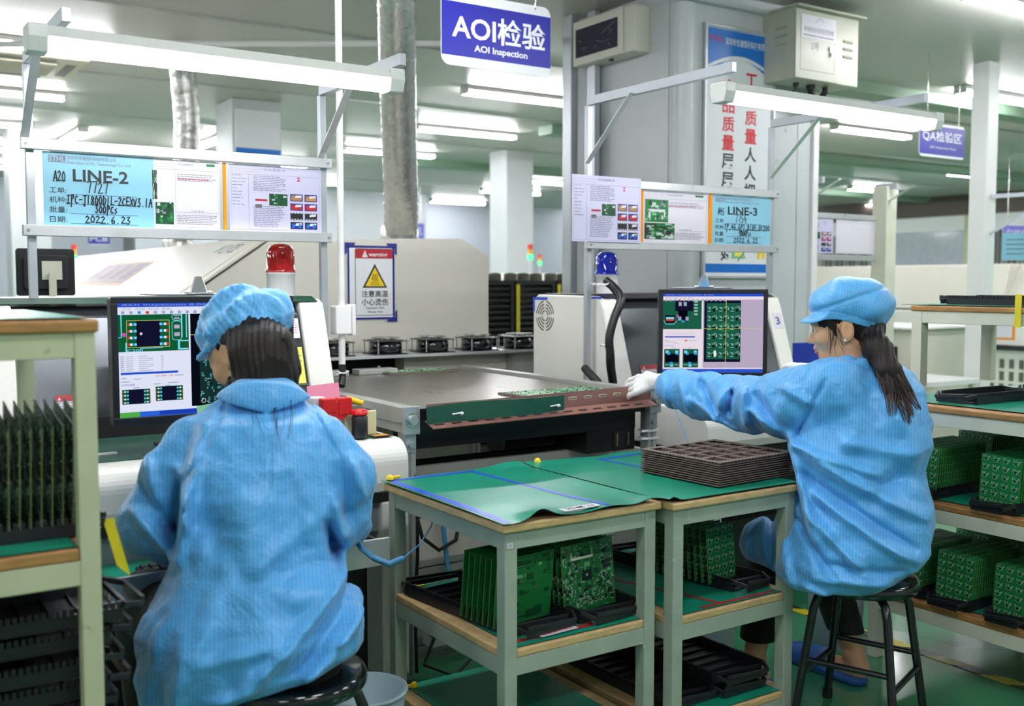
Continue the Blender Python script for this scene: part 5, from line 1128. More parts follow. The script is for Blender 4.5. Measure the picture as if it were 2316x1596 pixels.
def louvres(F, a, c, m='cabinet'):
    b = MB()
    for k in range(3): b.prism(Fr(F.p(a, c+.045*k, 0), F.v, F.n), [(0, 0), (.018, 0), (.002, .010)], 0, .085, m)
    b.build('louvres', t)
louvres(f.sub(.43, 0), 0, .16)
louvres(Fr((x0, y1-.01, z0), (0, -1, 0), (0, 0, 1)), .09, .20)
for (x, r) in ((4.86, .012), (4.99, .018)):
    b = MB(); b.tube([(x, 4.27, z0+.01), (x, 4.27, z0-.03), (x+.06, 4.30, z0-.10), (x+.07, 4.41, z0-.17)] if r > .015 else [(x, 4.27, z0+.01), (x, 4.27, z0-.03), (x-.04, 4.29, z0-.09), (x-.05, 4.41, z0-.13)], r if r > .015 else .004, 'black', 10); b.lathe((x, 4.27, z0-.025), [(r*1.3, 0), (r*1.5, .025)], 'black', 14); b.build('cable_gland', t)
b = MB(); b.tube([(5.12, 4.27, z0+.01), (5.12, 4.27, z0-.03), (5.10, 4.33, z0-.10), (5.10, 4.41, z0-.17)], .018, 'black', 10); b.build('cable_gland', t)
# distribution box on the left face of the column
t = thing('distribution_box', 'cream distribution box with dark smoked window high on the left face of the column', 'box', (4.03, 5.0, 2.72))
f = Fr((3.91, 5.19, 2.675), (0, -1, 0), (0, 0, 1)); b = MB(); b.fbox(f, 0, .565, 0, .265, -.12, 0, 'cabcream'); b.build('case', t, .006)
b = MB(); b.fbox(f, .0, .47, .0, .265, 0, .012, 'cabcream'); q = b.build('lid', t, .004)
b = MB(); b.fbox(f, .03, .43, .045, .215, .012, .016, 'smoke'); b.build('window', q, .002)
b = MB(); r = random.Random(4); g_ = f.sub(.03, .045, .0165)
for k in range(9):
    x, y = r.uniform(.02, .35), r.uniform(.02, .14); b.line(g_, [(x, y), (x+r.uniform(-.02, .03), y+r.uniform(-.01, .02)), (x+r.uniform(0, .05), y+r.uniform(-.02, .02))], .0016, 'grayink', .0002)
b.line(g_, [(.25, .10), (.38, .15)], .002, 'grayink', .0002); b.build('scratches', q)
b = MB(); b.fbox(f, .30, .32, -.012, 0, -.05, -.03, 'black'); b.build('cable_hole', t)
# steel angle duct standing before the left column face
b = MB(); b.box(3.96, 4.0, 5.05, 5.13, 0, CEIL, 'galv'); b.box(4.0, 4.03, 5.12, 5.13, 0, CEIL, 'galv'); tag(b.build('steel_channel', loc=(3.98, 5.1, 0), bevel=.002), 'tall shiny galvanised steel channel at the left edge of the column', 'channel')
b = MB(); b.box(3.90, 3.955, 5.21, 5.30, 0, CEIL, 'galv'); tag(b.build('steel_duct', loc=(3.92, 5.25, 0), bevel=.004), 'wide galvanised steel cable duct rising beside the column', 'duct')
b = MB(); b.tube([(3.86, 5.42, 2.86), (3.0, 6.0, 2.86), (-2, 9.4, 2.86)], .02, 'white2', 10); tag(b.build('ceiling_pipe', loc=(3.8, 5.4, 2.86)), 'thin white pipe running under the ceiling behind the AOI sign', 'pipe')
# ------------------------------------------------------------------ lower centre: back panel with sockets and cables
t = thing('service_wall', 'dull cream back panel with aluminium profiles and sockets behind the nearer table', 'panel', (2.1, 3.2, 0))
b = MB(); b.box(1.66, 2.62, 3.22, 3.235, .02, .70, 'beige'); b.build('panel_sheet', t)
for z in (.03, .06, .31, .34): 
    b = MB(); b.box(1.64, 2.63, 3.205, 3.22, z, z+.024, 'alu2'); b.build('profile', t, .001)
for (x, z) in ((1.70, .55), (1.79, .55), (1.88, .55)):
    b = MB(); b.box(x-.035, x+.035, 3.212, 3.22, z-.035, z+.035, 'white2'); q = b.build('socket', t, .003)
    b = MB(); b.box(x-.008, x-.005, 3.2115, 3.212, z-.008, z+.006, 'chip'); b.box(x+.005, x+.008, 3.2115, 3.212, z-.008, z+.006, 'chip'); b.build('pin_holes', q)
b = MB(); b.box(1.68, 1.71, 3.15, 3.212, .53, .57, 'rubber'); b.tube([(1.695, 3.15, .54), (1.70, 3.12, .47), (1.76, 3.11, .42), (1.84, 3.13, .44), (1.88, 3.16, .52), (1.88, 3.18, .60)], .007, 'rubber', 8); tag(b.build('power_plug', loc=(1.70, 3.15, .53)), 'black power plug and looped cable under the nearer table', 'plug')
b = MB(); b.box(1.655, 1.755, 2.98, 3.04, .13, .20, 'white2'); b.box(1.65, 1.72, 2.95, 2.985, .17, .21, 'acg'); b.tube([(1.66, 2.96, .18), (1.60, 2.93, .10), (1.70, 2.9, .05), (1.82, 2.95, .10), (1.86, 3.1, .20)], .006, 'rubber', 8); tag(b.build('extension_socket', loc=(1.70, 3.0, .13), bevel=.003), 'white extension socket with a grey plug low behind the nearer table', 'socket')
b = MB(); b.tube([(1.80, 3.16, .60), (1.80, 3.15, .50), (1.81, 3.14, .36), (1.81, 3.12, .30)], .009, 'cord', 10); b.tube([(1.81, 3.12, .30), (1.83, 3.05, .16), (1.86, 3.0, .03)], .003, 'cord', 6); tag(b.build('blue_cable', loc=(1.8, 3.1, .3)), 'blue cable hanging vertically before the cream back panel', 'cable')
b = MB(); b.tube([(1.60, 2.98, .72), (1.595, 2.96, .60), (1.60, 2.97, .45), (1.60, 2.99, .30), (1.61, 3.0, .05)], .006, 'rubber', 8); tag(b.build('black_cable', loc=(1.6, 2.98, .3)), 'black cable running down beside the left conveyor leg', 'cable')
b = MB(); b.box(2.53, 2.73, 2.64, 2.80, 0.02, .20, 'white2'); b.box(2.55, 2.60, 2.66, 2.70, 0, .02, 'rubber'); tag(b.build('foot_box', loc=(2.6, 2.65, 0), bevel=.004), 'white box on the floor seen behind the farther table', 'box')
b = MB(); b.box(.50, .58, 2.95, 2.99, .10, .60, 'black'); tag(b.build('power_unit', loc=(.54, 2.97, .1)), 'dark unit under the left end of the machine behind the rack', 'unit') if False else None
f_ = Fr((2.74, 2.52, .88), (.83, -.55, 0), (.4, .6, .35)); 
b = MB(); b.fbox(Fr((3.33, 3.02, .90), (.9, -.4, 0), (.35, .8, .25)), 0, .16, 0, .10, 0, .012, 'yelt'); tag(b.build('yellow_cloth', loc=(3.4, 3.0, .9), bevel=.004), 'yellow packet beyond the shoulder of the woman in profile, right of the monitor', 'packet')
# ------------------------------------------------------------------ hall behind
def wall_panel(x0, x1, y0, y1, z1, nm, m='wall'): b = MB(); b.box(x0, x1, y0, y1, 0, z1, m); return structure(b.build(nm))
M['pwall'] = mat('pale partition', 'd5d9e0', .35, var=.02); M['pdark'] = mat('grey blue partition', 'b3b9c4', .4, var=.02)
wall_panel(-5, 4.2, 18.0, 18.1, CEIL, 'wall_partition', 'pdark'); wall_panel(4.2, 9.5, 17.2, 17.3, CEIL, 'wall_partition', 'pwall')
wall_panel(9.5, 15.5, 18.9, 19.0, CEIL, 'wall_partition', 'pdark'); wall_panel(17.9, 18.0, -4, 18.5, 1.55, 'wall_partition', 'pwall')
for k, (x, y, w_) in enumerate(((7.3, 11.0, .40), (1.9, 12.4, .4), (7.35, 4.62, .14), (12.9, 13.2, .5), (3.33, 9.4, .46), (12.6, 6.2, .4))):
    b = MB(); b.box(x-w_/2, x+w_/2, y-w_/2, y+w_/2, 0, CEIL, 'column' if w_ > .3 else 'white2'); structure(b.build('wall_column_%d' % k, bevel=.01))
M['brownt'] = mat('dark brown trim', '5b4f48', .5)
# office front along the right far wall
b = MB(); b.box(17.85, 18.0, -4, 18.5, 2.62, CEIL, 'brownt'); structure(b.build('trim_40'))
for k in range(9):
    y = 1.0+k*1.75; t = thing('window_%d' % (k+1), '', '', (17.9, y, 1.55)); del t['label']; del t['category']; t['kind'] = 'structure'
    b = MB(); b.box(17.88, 17.98, y, y+.09, 1.55, 2.62, 'cartp'); b.box(17.88, 17.98, y+.09, y+1.75, 2.34, 2.62, 'white2'); b.build('window_frame', t)  # post, and a white band painting in the glow of the office lights
    b = MB(); b.box(17.93, 17.94, y+.09, y+1.75, 1.55, 2.46, 'glass'); b.build('pane', t)
    if k % 3: 
        b = MB()
        for j in range(16): b.box(17.90, 17.92, y+.12+j*.1, y+.18+j*.1, 1.62, 2.34, 'acg' if j % 3 else 'grayp')
        b.build('blind', t)
def far_machine(name, x, y, w_, d_, h_, label, tower=None, cat='machine', mon=True, base='beige'):
    t = thing(name, label, cat, (x, y, 0))
    yz = Fr((x-w_/2, y, 0), (0, 1, 0), (0, 0, 1))
    b = MB(); b.box(x-w_/2, x+w_/2, y-d_/2, y+d_/2, .08, h_*.62, base); b.build('lower_cabinet', t, .015)
    b = MB(); b.prism(yz, [(-d_/2+.02, h_*.63), (-d_/2+.12, h_*.86), (-d_/2+.34, h_), (d_/2-.2, h_), (d_/2-.02, h_*.9), (d_/2-.02, h_*.63)], 0, w_, 'white'); b.build('upper_cover', t, .02)
    b = MB(); b.prism(yz, [(-d_/2+.015, h_*.66), (-d_/2+.11, h_*.85), (-d_/2+.125, h_*.85), (-d_/2+.03, h_*.66)], w_*.15, w_*.6, 'smoke'); b.build('view_window', t)
    if mon:
        b = MB(); b.box(x+w_*.18, x+w_*.42, y-d_/2-.06, y-d_/2-.02, h_*.72, h_*.95, 'black'); q = b.build('screen_unit', t, .006); b = MB(); b.box(x+w_*.20, x+w_*.40, y-d_/2-.062, y-d_/2-.06, h_*.74, h_*.93, 's_win'); b.build('screen', q)
    for k in (-1, 1):
        b = MB(); b.cyl((x+k*(w_/2-.1), y-d_/2+.1, 0), (x+k*(w_/2-.1), y-d_/2+.1, .09), .03, 'rubber', 10); b.build('foot', t)
    if tower:
        b = MB(); b.cyl((x+tower, y, h_-.02), (x+tower, y, h_+.16), .012, 'alu', 8); q = b.build('signal_tower', t)
        for k, m in enumerate(('ledg', 'ledo', 'ledr')): b = MB(); b.cyl((x+tower, y, h_+.16+.06*k), (x+tower, y, h_+.217+.06*k), .03, m, 12); b.build('signal_lamp', q)
    return t
far_machine('placement_machine', .35, 9.9, 1.3, 1.3, 1.42, 'pale placement machine with signal tower, behind the left rack at the far left', .22)
far_machine('placement_machine', -.1, 6.4, .9, .9, 1.25, 'small pale machine between the oven hood and the far left placement machine', None, mon=False)
far_machine('placement_machine', 2.6, 12.6, 1.5, 1.3, 1.45, 'pale placement machine with signal tower seen under the left display board', -.2)
far_machine('placement_machine', 5.0, 13.0, 1.6, 1.3, 1.45, 'far pale placement machine behind the reflow oven roof', .3)
far_machine('placement_machine', 7.0, 9.9, 1.5, 1.2, 1.46, 'pale placement machine with signal tower behind the black tray trolleys', -.17)
far_machine('placement_machine', 8.6, 9.4, 1.2, 1.2, 1.35, 'pale machine with small screen right of the trolleys, behind the steel duct', .2)
far_machine('placement_machine', 9.8, 14.5, 2.2, 1.3, 1.5, 'distant pale machine near the back partition', .4)
far_machine('placement_machine', -1.3, 8.5, 1.6, 1.4, 1.42, 'rounded white machine at the far left picture edge', .4)
# monitor seen from the back at the left
t = thing('monitor', 'black monitor seen from behind on a cream post at the far left', 'monitor', (.80, 4.9, 1.0))
f = Fr((.70, 4.93, 1.295), (1, -.1, 0), (0, 0, 1)); b = MB(); b.prism(f, rpoly(0, 0, .235, .205, .012), 0, .02, 'black'); b.prism(f, rpoly(.03, .03, .205, .175, .012), .02, .05, 'esd'); b.build('casing', t, .003)
b = MB(); b.fbox(f, .10, .18, .07, .15, .05, .058, 'creamp'); b.build('mount_plate', t)
b = MB(); b.fbox(f, .125, .155, -.25, .10, .058, .085, 'creamp'); b.build('support_post', t, .002)
b = MB(); b.lathe((.80, 4.88, .9), [(.11, 0), (.11, .02), (.03, .03), (.02, .15)], 'creamp', 20); b.build('stand_base', t)
t2 = thing('side_cabinet', 'low cream cabinet carrying the rear-facing monitor behind the left machine', 'cabinet', (.8, 4.95, 0)); b = MB(); b.box(.3, 1.12, 4.7, 5.3, 0, .9, 'creamp'); b.build('cabinet_body', t2, .01); b = MB(); b.box(.35, .7, 4.695, 4.7, .1, .8, 'grayp'); b.build('cabinet_door', t2)
b = MB(); b.box(.93, 1.10, 4.84, 4.98, .9, 1.24, 'signb'); tag(b.build('blue_bag', loc=(.95, 4.9, .9), bevel=.03), 'light blue bag beside the cream monitor post at the far left', 'bag')
# black tray trolleys behind the right machine
for k, x in enumerate((4.12, 4.50, 4.88)):
    t = thing('tray_trolley', ('leftmost', 'middle', 'rightmost')[k]+' of the black tray trolleys with yellow edge, behind the right machine', 'trolley', (x, 6.7, 0))
    for sx in (-.17, .17):
        b = MB(); b.box(x+sx-.012, x+sx+.012, 6.45, 6.95, 0, 1.36, 'esd'); b.build('side_frame', t)
    b = MB(); b.box(x-.178, x-.15, 6.44, 6.45, .1, 1.34, 'yelt'); b.build('yellow_edge', t)
    b = MB()
    for j in range(28): b.box(x-.155, x+.155, 6.46, 6.92, .14+j*.043, .155+j*.043, 'esd')
    b.build('tray_slots', t)
    b = MB(); b.box(x-.18, x+.18, 6.44, 6.96, 1.34, 1.37, 'black'); b.build('top_plate', t)
    for j in range(3): b = MB(); r = random.Random(k*3+j); xx = x-.12+j*.12; b.lathe((xx, 6.62, 1.37), [(.05, 0), (.05, .05), (.02, .06), (.001, .06)], 'acg', 14); b.build('feeder_reel', t)
# line four: frame, fans, oven
t = display_frame(5.28, 6.02, 4.56, 'cream display frame of the next line, right of the grey column', 1.98, 4.4, (0, 0), 1.85)
for c in t.children:
    pass
f = Fr((5.22, 4.54, 1.545), (1, 0, 0), (0, 0, 1))
doc(f, .33, .235, 'b', 'pale sheet with small drawings on the display board right of the column', 6); doc(f.sub(.36, 0, 0), .40, .235, 'x', 'blank looking pale sheet at the right of the display board beyond the column', 7)
b = MB(); b.box(5.98, 6.09, 4.45, 4.56, 0, 2.0, 'creamp'); tag(b.build('cream_post', loc=(6.03, 4.5, 0), bevel=.004), 'broad cream steel post at the right end of the display board beyond the column', 'post')
for k, (y, m, nm) in enumerate(((4.3, 'pink', 'pale pink'), (5.6, 'paper', 'white'), (7.3, 'cyanp', 'light cyan'), (9.2, 'pad', 'light green'))):
    b = MB(); b.box(17.45, 17.85, y, y+.9, 1.55, 1.78, m); tag(b.build('storage_box', loc=(17.6, y+.4, 1.55), bevel=.01), nm+' box on the ledge below the far office windows', 'box')
b = MB(); b.box(17.4, 17.9, -4, 18.5, 1.50, 1.55, 'white2'); structure(b.build('trim_41'))
t = thing('line_conveyor', 'long white and beige machine with CE marks far beyond the column', 'machine', (10.2, 6.8, 0))
b = MB(); b.box(9.6, 10.9, 4.2, 9.0, .12, 1.07, 'white'); b.build('lower_cabinet', t, .02)
xz = Fr((9.6, 9.0, 0), (1, 0, 0), (0, 0, 1)); b = MB(); b.prism(xz, [(0, 1.08), (.12, 1.54), (1.3, 1.54), (1.3, 1.08)], 0, 3.2, 'beige'); b.prism(xz, [(0, 1.08), (.30, 1.54), (1.3, 1.54), (1.3, 1.08)], 3.2, 4.8, 'hood'); b.build('hood', t, .01)
f = Fr((9.598, 9.0, 0), (0, -1, 0), (0, 0, 1)); 
for (a0, a1, c0, c1, m, n_) in ((2.0, 2.2, .88, 1.0, 'yel', ''),): pass
b = MB(); b.rect(f, 2.46, .60, 2.76, .74, 'acg'); b.build('display_panel', t)
b = MB(); b.rect(f, 2.47, .50, 2.67, .57, 'green'); b.build('green_tag', t)
b = MB()
for i in range(9):
    for j in range(3): b.rect(f, 3.0+i*.1, .28+j*.12, 3.05+i*.1, .37+j*.12, 'acg')
b.build('vent_slots', t)
b = MB()
for r in (.06, .09, .12, .15):
    for q in range(4):
        an = [R_(q*90+9+k*12) for k in range(7)]; b.poly(f, [(2.82+r*math.cos(a), .52+r*math.sin(a)) for a in an]+[(2.82+(r-.015)*math.cos(a), .52+(r-.015)*math.sin(a)) for a in an[::-1]], 'acg', .001)
b.build('round_vent', t)
b = MB(); b.fbox(f, 2.3, 4.75, .70, .75, .02, .06, 'black'); b.build('handle_bar', t)
b = MB(); b.rect(f, 2.75, .80, 3.35, 1.05, 'orange'); b.rect(f, 2.78, .82, 3.32, 1.03, 'paper', .001); b.build('posted_sheet', t)
b = MB(); b.rect(f, 3.9, .82, 4.6, 1.03, 'smoke'); b.build('dark_window', t)
lm = Fr((9.64, 7.9, 1.23), (0, -1, 0), (.12, 0, .46)); b = MB(); b.text('CE', lm, .42, .06, .62, .17, 'grayink', 0, .004); b.line(lm, [(.3+.06*math.cos(a*.5), .11+.05*math.sin(a*.5)) for a in range(14)], .012, 'grayink', .004); b.poly(lm, [(.05, .06), (.16, .08), (.18, .17), (.08, .15)], 'green', .004); b.text('7', lm, -1.2, .15, -1.15, .22, 'blueink', 0, .004); b.build('printed_marks', t)
b = MB()
for (a0, c0, a1, c1) in ((3.15, 1.12, 3.2, 1.5),): pass
t = thing('buffer_machine', 'cream machine with two dark slots behind the right shoulder of the woman in profile', 'machine', (7.6, 5.6, 0))
b = MB(); b.box(7.2, 8.0, 5.1, 6.1, 0, .98, 'beige'); b.build('body', t, .015); f = Fr((7.198, 6.1, 0), (0, -1, 0), (0, 0, 1))
for a in (.35, .72): b = MB(); b.rect(f, a, .50, a+.16, .84, 'rubber'); b.build('dark_slot', t)
b = MB(); b.box(7.15, 8.02, 5.05, 6.12, .98, 1.0, 'white2'); b.build('top_plate', t, .004)
t = thing('low_white_table', 'small low white table in front of the cream machine with dark slots', 'table', (6.9, 4.7, 0)); b = MB(); b.box(6.6, 7.2, 4.5, 5.0, .60, .64, 'white2'); b.build('tabletop', t, .004)
for dx in (6.63, 7.15):
    for dy in (4.53, 4.95): b = MB(); b.box(dx-.02, dx+.02, dy-.02, dy+.02, 0, .60, 'creamp'); b.build('leg', t)
t = thing('fan_stand', 'white conveyor frame with black fans beyond the column edge', 'machine', (5.5, 4.95, 0)); b = MB(); b.box(5.25, 6.3, 4.75, 5.2, 0, 1.30, 'creamp'); b.build('body', t, .01); b = MB(); b.box(5.3, 5.55, 4.745, 4.75, .75, 1.2, 'rubber'); b.build('dark_opening', t)
for k, x in enumerate((5.50, 5.70)):
    copy_tree(f_src, (x, 4.95, 1.30), None, ('left', 'right')[k]+' of two black fans beyond the column edge', 'black fans beyond the column')
t = thing('storage_bin', 'blue plastic storage bin low beyond the column edge', 'bin', (4.6, 3.75, .9))
b = MB(); 
for (a, c, d, e, g0, g1) in ((4.45, 4.75, 3.6, 3.9, .90, .905), (4.45, 4.455, 3.6, 3.9, .905, 1.02), (4.745, 4.75, 3.6, 3.9, .905, 1.02), (4.455, 4.745, 3.6, 3.605, .905, 1.02), (4.455, 4.745, 3.895, 3.9, .905, 1.02)): b.box(a, c, d, e, g0, g1, 'blueb')
b.build('bin_body', t); b = MB(); b.box(4.50, 4.62, 3.597, 3.6, .93, .97, 'paper'); b.build('bin_label', t)
t = thing('bin_stand', 'low cream cabinet under the blue bin', 'cabinet', (4.6, 3.75, 0)); b = MB(); b.box(4.35, 4.85, 3.5, 4.0, 0, .90, 'creamp'); b.build('cabinet_body', t, .01); b = MB(); b.box(4.40, 4.8, 3.495, 3.5, .1, .85, 'grayp'); b.build('cabinet_door', t)
f = Fr((7.36, 4.46, 1.52), (.55, -.83, 0), (0, 0, 1)); b = MB(); b.fbox(f, 0, .18, 0, .20, 0, .004, 'cyanp'); g_ = f.sub(0, 0, .004)
for k in range(4): b.rect(g_, .03, .15-.035*k, .15, .155-.035*k, 'ink', .0008)
tag(b.build('line_card', loc=f.p(.09, 0)), 'teal blue card hanging at the right edge beside the far white post', 'card')
b = MB(); b.beam((7.35, 4.55, 2.0), (8.3, 3.1, 2.06), .03, .03, 'galv'); b.beam((7.35, 4.55, 1.72), (7.6, 4.15, 2.02), .02, .02, 'galv'); tag(b.build('frame_arm', loc=(7.35, 4.55, 1.7)), 'thin grey arm and brace fixed to the far white post at right', 'arm')
b = MB(); b.box(3.12, 3.54, 9.15, 9.17, 2.44, 2.90, 'signw'); b.box(3.12, 3.54, 9.145, 9.15, 2.44, 2.56, 'signb'); tag(b.build('far_poster', loc=(3.33, 9.15, 2.44)), 'blurred white and blue poster above the left display board', 'poster')
# ------------------------------------------------------------------ people: smooth implicit surfaces
import openvdb as vdb
CAMF = np.array([math.sin(R_(33.6))*math.cos(R_(3.856)), math.cos(R_(33.6))*math.cos(R_(3.856)), -math.sin(R_(3.856))])
CAMR = np.array([math.cos(R_(33.6)), -math.sin(R_(33.6)), 0.]); CAMU = np.cross(CAMR, CAMF)
def PX(px, py, t):          # a place read off the photograph at a known distance
    return np.array([0, 0, 1.35])+t*(CAMF+(px-1158)/2344*CAMR+(798-py)/2344*CAMU)
def seg(P, a, b, r0, r1):
    a = np.asarray(a, float); b = np.asarray(b, float); d = b-a; L2 = d@d
    h = np.clip(((P-a)@d)/L2, 0, 1); return np.linalg.norm(P-a-h[..., None]*d, axis=-1)-(r0+(r1-r0)*h)
def chain_sdf(P, pts, rs, k=.02):
    f = None
    for i in range(len(pts)-1):
        s_ = seg(P, pts[i], pts[i+1], rs[i], rs[i+1]); f = s_ if f is None else smin(f, s_, k)
    return f
def smin(a, b, k): h = np.clip(.5+.5*(b-a)/k, 0, 1); return b*(1-h)+a*h-k*h*(1-h)
def smax(a, b, k): return -smin(-a, -b, k)
def ell(P, c, r, B=None):
    q = P-np.asarray(c, float)
    if B is not None: q = q@B.T        # rows of B: local axes
    r = np.asarray(r, float); k0 = np.linalg.norm(q/r, axis=-1); k1 = np.linalg.norm(q/(r*r), axis=-1)
    return k0*(k0-1)/np.maximum(k1, 1e-6)
def torso_sdf(P, secs, lat):       # secs: (centre, half width, half depth), ordered by height
    lat = np.array([lat[0], lat[1], 0.]); dep = np.array([-lat[1], lat[0], 0.])
    zs = np.array([s_[0][2] for s_ in secs]); o = np.argsort(zs); z = P[..., 2]
    I = lambda v: np.interp(z, zs[o], np.array(v)[o])
    cx_, cy_ = I([s_[0][0] for s_ in secs]), I([s_[0][1] for s_ in secs]); a = I([s_[1] for s_ in secs]); b = I([s_[2] for s_ in secs])
    dx, dy = P[..., 0]-cx_, P[..., 1]-cy_; u = (dx*lat[0]+dy*lat[1])/a; v = (dx*dep[0]+dy*dep[1])/b
    rr = (np.abs(u)**2.3+np.abs(v)**2.3)**(1/2.3)
    d = (rr-1)*np.minimum(a, b)*.9; return smax(smax(d, z-zs.max(), .03), zs.min()-z, .02)
def wrinkle(P, amp, sc_, seed, n=10, st=(1, 1, .5)):
    r = np.random.RandomState(seed); o = 0
    for i in range(n):
        k = r.normal(size=3)*sc_*np.array(st)*(1+.6*i/n); o = o+np.sin(P@k+r.uniform(0, 6.28)+1.5*np.sin(P@(r.normal(size=3)*sc_*.4)))
    o = o/n**.5; return amp*(np.abs(o)**1.2*np.sign(o))
def folds(P, base, lat, fl):       # fold ridges drawn on the plane through base, across the body
    lat = np.array([lat[0], lat[1], 0.]); u = (P-base)@lat; v = P[..., 2]-base[2]; o = 0
    for (a, b, wd, am) in fl:
        (ua, va), (ub, vb) = a, b; du, dv = ub-ua, vb-va; L2 = du*du+dv*dv
        h = ((u-ua)*du+(v-va)*dv)/L2; hc = np.clip(h, 0, 1); q = np.hypot(u-ua-hc*du, v-va-hc*dv)
        o = o+am*np.exp(-(q/wd)**2)*np.clip(np.minimum(h+.15, 1.15-h)/.3, 0, 1)
    return o
def sdf_mesh(name, f, lo, hi, h, m, parent=None, loc=None, stripe=None, smooth=1):
    lo = np.array(lo, float); hi = np.array(hi, float); Bk = 8; n = np.ceil((hi-lo)/h/Bk).astype(int)
    g_ = np.stack(np.meshgrid(*[np.arange(k) for k in n], indexing='ij'), -1).reshape(-1, 3)
    cen = lo+(g_*Bk+Bk/2)*h; fc = f(cen); rad = Bk*h*.87+h
    near = np.abs(fc) < rad*1.35+.014; inside = (fc < 0) & ~near
    grid = vdb.FloatGrid(.1); ii = np.stack(np.meshgrid(*[np.arange(Bk)]*3, indexing='ij'), -1)
    idx = g_[near]
    for s0 in range(0, len(idx), 160):
        blk = idx[s0:s0+160]; P = lo+(blk[:, None, None, None, :]*Bk+ii[None])*h; V = f(P.reshape(-1, 3)).reshape(len(blk), Bk, Bk, Bk).astype(np.float32)
        for q, bb in enumerate(blk): grid.copyFromArray(np.ascontiguousarray(V[q]), ijk=tuple(int(x) for x in bb*Bk))
    cst = np.full((Bk, Bk, Bk), -.1, np.float32)
    for bb in g_[inside]: grid.copyFromArray(cst, ijk=tuple(int(x) for x in bb*Bk))
    pts, quads = grid.convertToQuads(0.0); pts = lo+pts*h
    # keep the largest piece only
    nv = len(pts); e = np.concatenate([quads[:, [0, 1]], quads[:, [1, 2]], quads[:, [2, 3]]]); lab = np.arange(nv)
    for _ in range(400):
        m_ = np.minimum(lab[e[:, 0]], lab[e[:, 1]]); old = lab.copy(); np.minimum.at(lab, e[:, 0], m_); np.minimum.at(lab, e[:, 1], m_); lab = lab[lab]
        if (lab == old).all(): break
    u_, c_ = np.unique(lab, return_counts=True); keep = lab == u_[c_.argmax()]; mp_ = np.cumsum(keep)-1
    quads = mp_[quads[keep[quads[:, 0]]]]; pts = pts[keep]
    org = np.zeros(3)
    if loc is not None: org = np.array(loc, float)
    elif parent is not None: org = np.array(parent.location)
    me = bpy.data.meshes.new(name); me.vertices.add(len(pts)); me.vertices.foreach_set('co', (pts-org).astype(np.float32).ravel())
    quads = quads[:, ::-1]; me.loops.add(quads.size); me.loops.foreach_set('vertex_index', quads.astype(np.int32).ravel())
    me.polygons.add(len(quads)); me.polygons.foreach_set('loop_start', np.arange(0, quads.size, 4, dtype=np.int32)); me.polygons.foreach_set('loop_total', np.full(len(quads), 4, np.int32))
    me.polygons.foreach_set('use_smooth', np.ones(len(quads), bool)); me.update(calc_edges=True)
    if stripe is not None:
        at = me.attributes.new('stripe', 'FLOAT', 'POINT'); at.data.foreach_set('value', stripe(pts).astype(np.float32))
    if not isinstance(m, (list, tuple)): m = [m]
    for q in m: me.materials.append(M[q])
    # orientation check
    if len(pts):
        k = pts[:, 2].argmax(); me.update()
        if me.vertices[int(k)].normal.z < 0: me.flip_normals()
    o = bpy.data.objects.new(name, me); C.objects.link(o)
    if loc is not None: o.location = loc
    if parent is not None: o.parent = parent
    return o
# materials of the people
def fabric(name, col, dark, stripe_w=.009):
    m = bpy.data.materials.new(name); m.use_nodes = True; nt = m.node_tree; b = nt.nodes['Principled BSDF']
    b.inputs['Roughness'].default_value = .36; b.inputs['Sheen Weight'].default_value = .25; b.inputs['Specular IOR Level'].default_value = .45
    at = nt.nodes.new('ShaderNodeAttribute'); at.attribute_name = 'stripe'
    mo = nt.nodes.new('ShaderNodeMath'); mo.operation = 'PINGPONG'; mo.inputs[1].default_value = stripe_w/2; nt.links.new(at.outputs['Fac'], mo.inputs[0])
    r = nt.nodes.new('ShaderNodeMapRange'); r.inputs[1].default_value = 0; r.inputs[2].default_value = stripe_w*.13; r.inputs[3].default_value = 1; r.inputs[4].default_value = 0; nt.links.new(mo.outputs[0], r.inputs[0])
    mx = nt.nodes.new('ShaderNodeMix'); mx.data_type = 'RGBA'; mx.inputs[6].default_value = lin(col); mx.inputs[7].default_value = lin(dark); nt.links.new(r.outputs[0], mx.inputs[0])
    nt.links.new(mx.outputs[2], b.inputs['Base Color'])
    tc = nt.nodes.new('ShaderNodeTexCoord'); n = nt.nodes.new('ShaderNodeTexNoise'); n.inputs['Scale'].default_value = 9; n.inputs['Detail'].default_value = 8; n.inputs['Roughness'].default_value = .55; n.inputs['Distortion'].default_value = .35
    nt.links.new(tc.outputs['Object'], n.inputs[0]); bp = nt.nodes.new('ShaderNodeBump'); bp.inputs['Strength'].default_value = .6; bp.inputs['Distance'].default_value = .03
    nt.links.new(n.outputs['Fac'], bp.inputs['Height']); nt.links.new(bp.outputs[0], b.inputs['Normal'])
    M[name] = m; m.diffuse_color = lin(col)
fabric('coat', '5ab0f0', '3c8cd6'); fabric('capcloth', '62b8f6', '4698dc', .008)
M['skin'] = mat('skin', 'd9a67f', .5, var=.05, scale=25); M['lips'] = mat('lips', 'b5655a', .45); M['eyew'] = mat('eye white', 'e9e6e2', .2); M['eyed'] = mat('eye dark', '1b1411', .2)
M['hair'] = mat('black hair', '1a1412', .52, var=.3, scale=60, stretch=(1, 1, .08), bump=.25, bscale=160); M['hair'].node_tree.nodes['Principled BSDF'].inputs['Specular IOR Level'].default_value = .3; M['hairb'] = mat('brown hair tips', '3c2820', .42, var=.3, scale=60, stretch=(1, 1, .1))
M['trouser'] = mat('black trousers', '121214', .7, bump=.2, bscale=60); M['glove'] = mat('white knit glove', 'e6e6e4', .7, bump=.25, bscale=400); M['slip'] = mat('blue slipper', '2c62b0', .45)
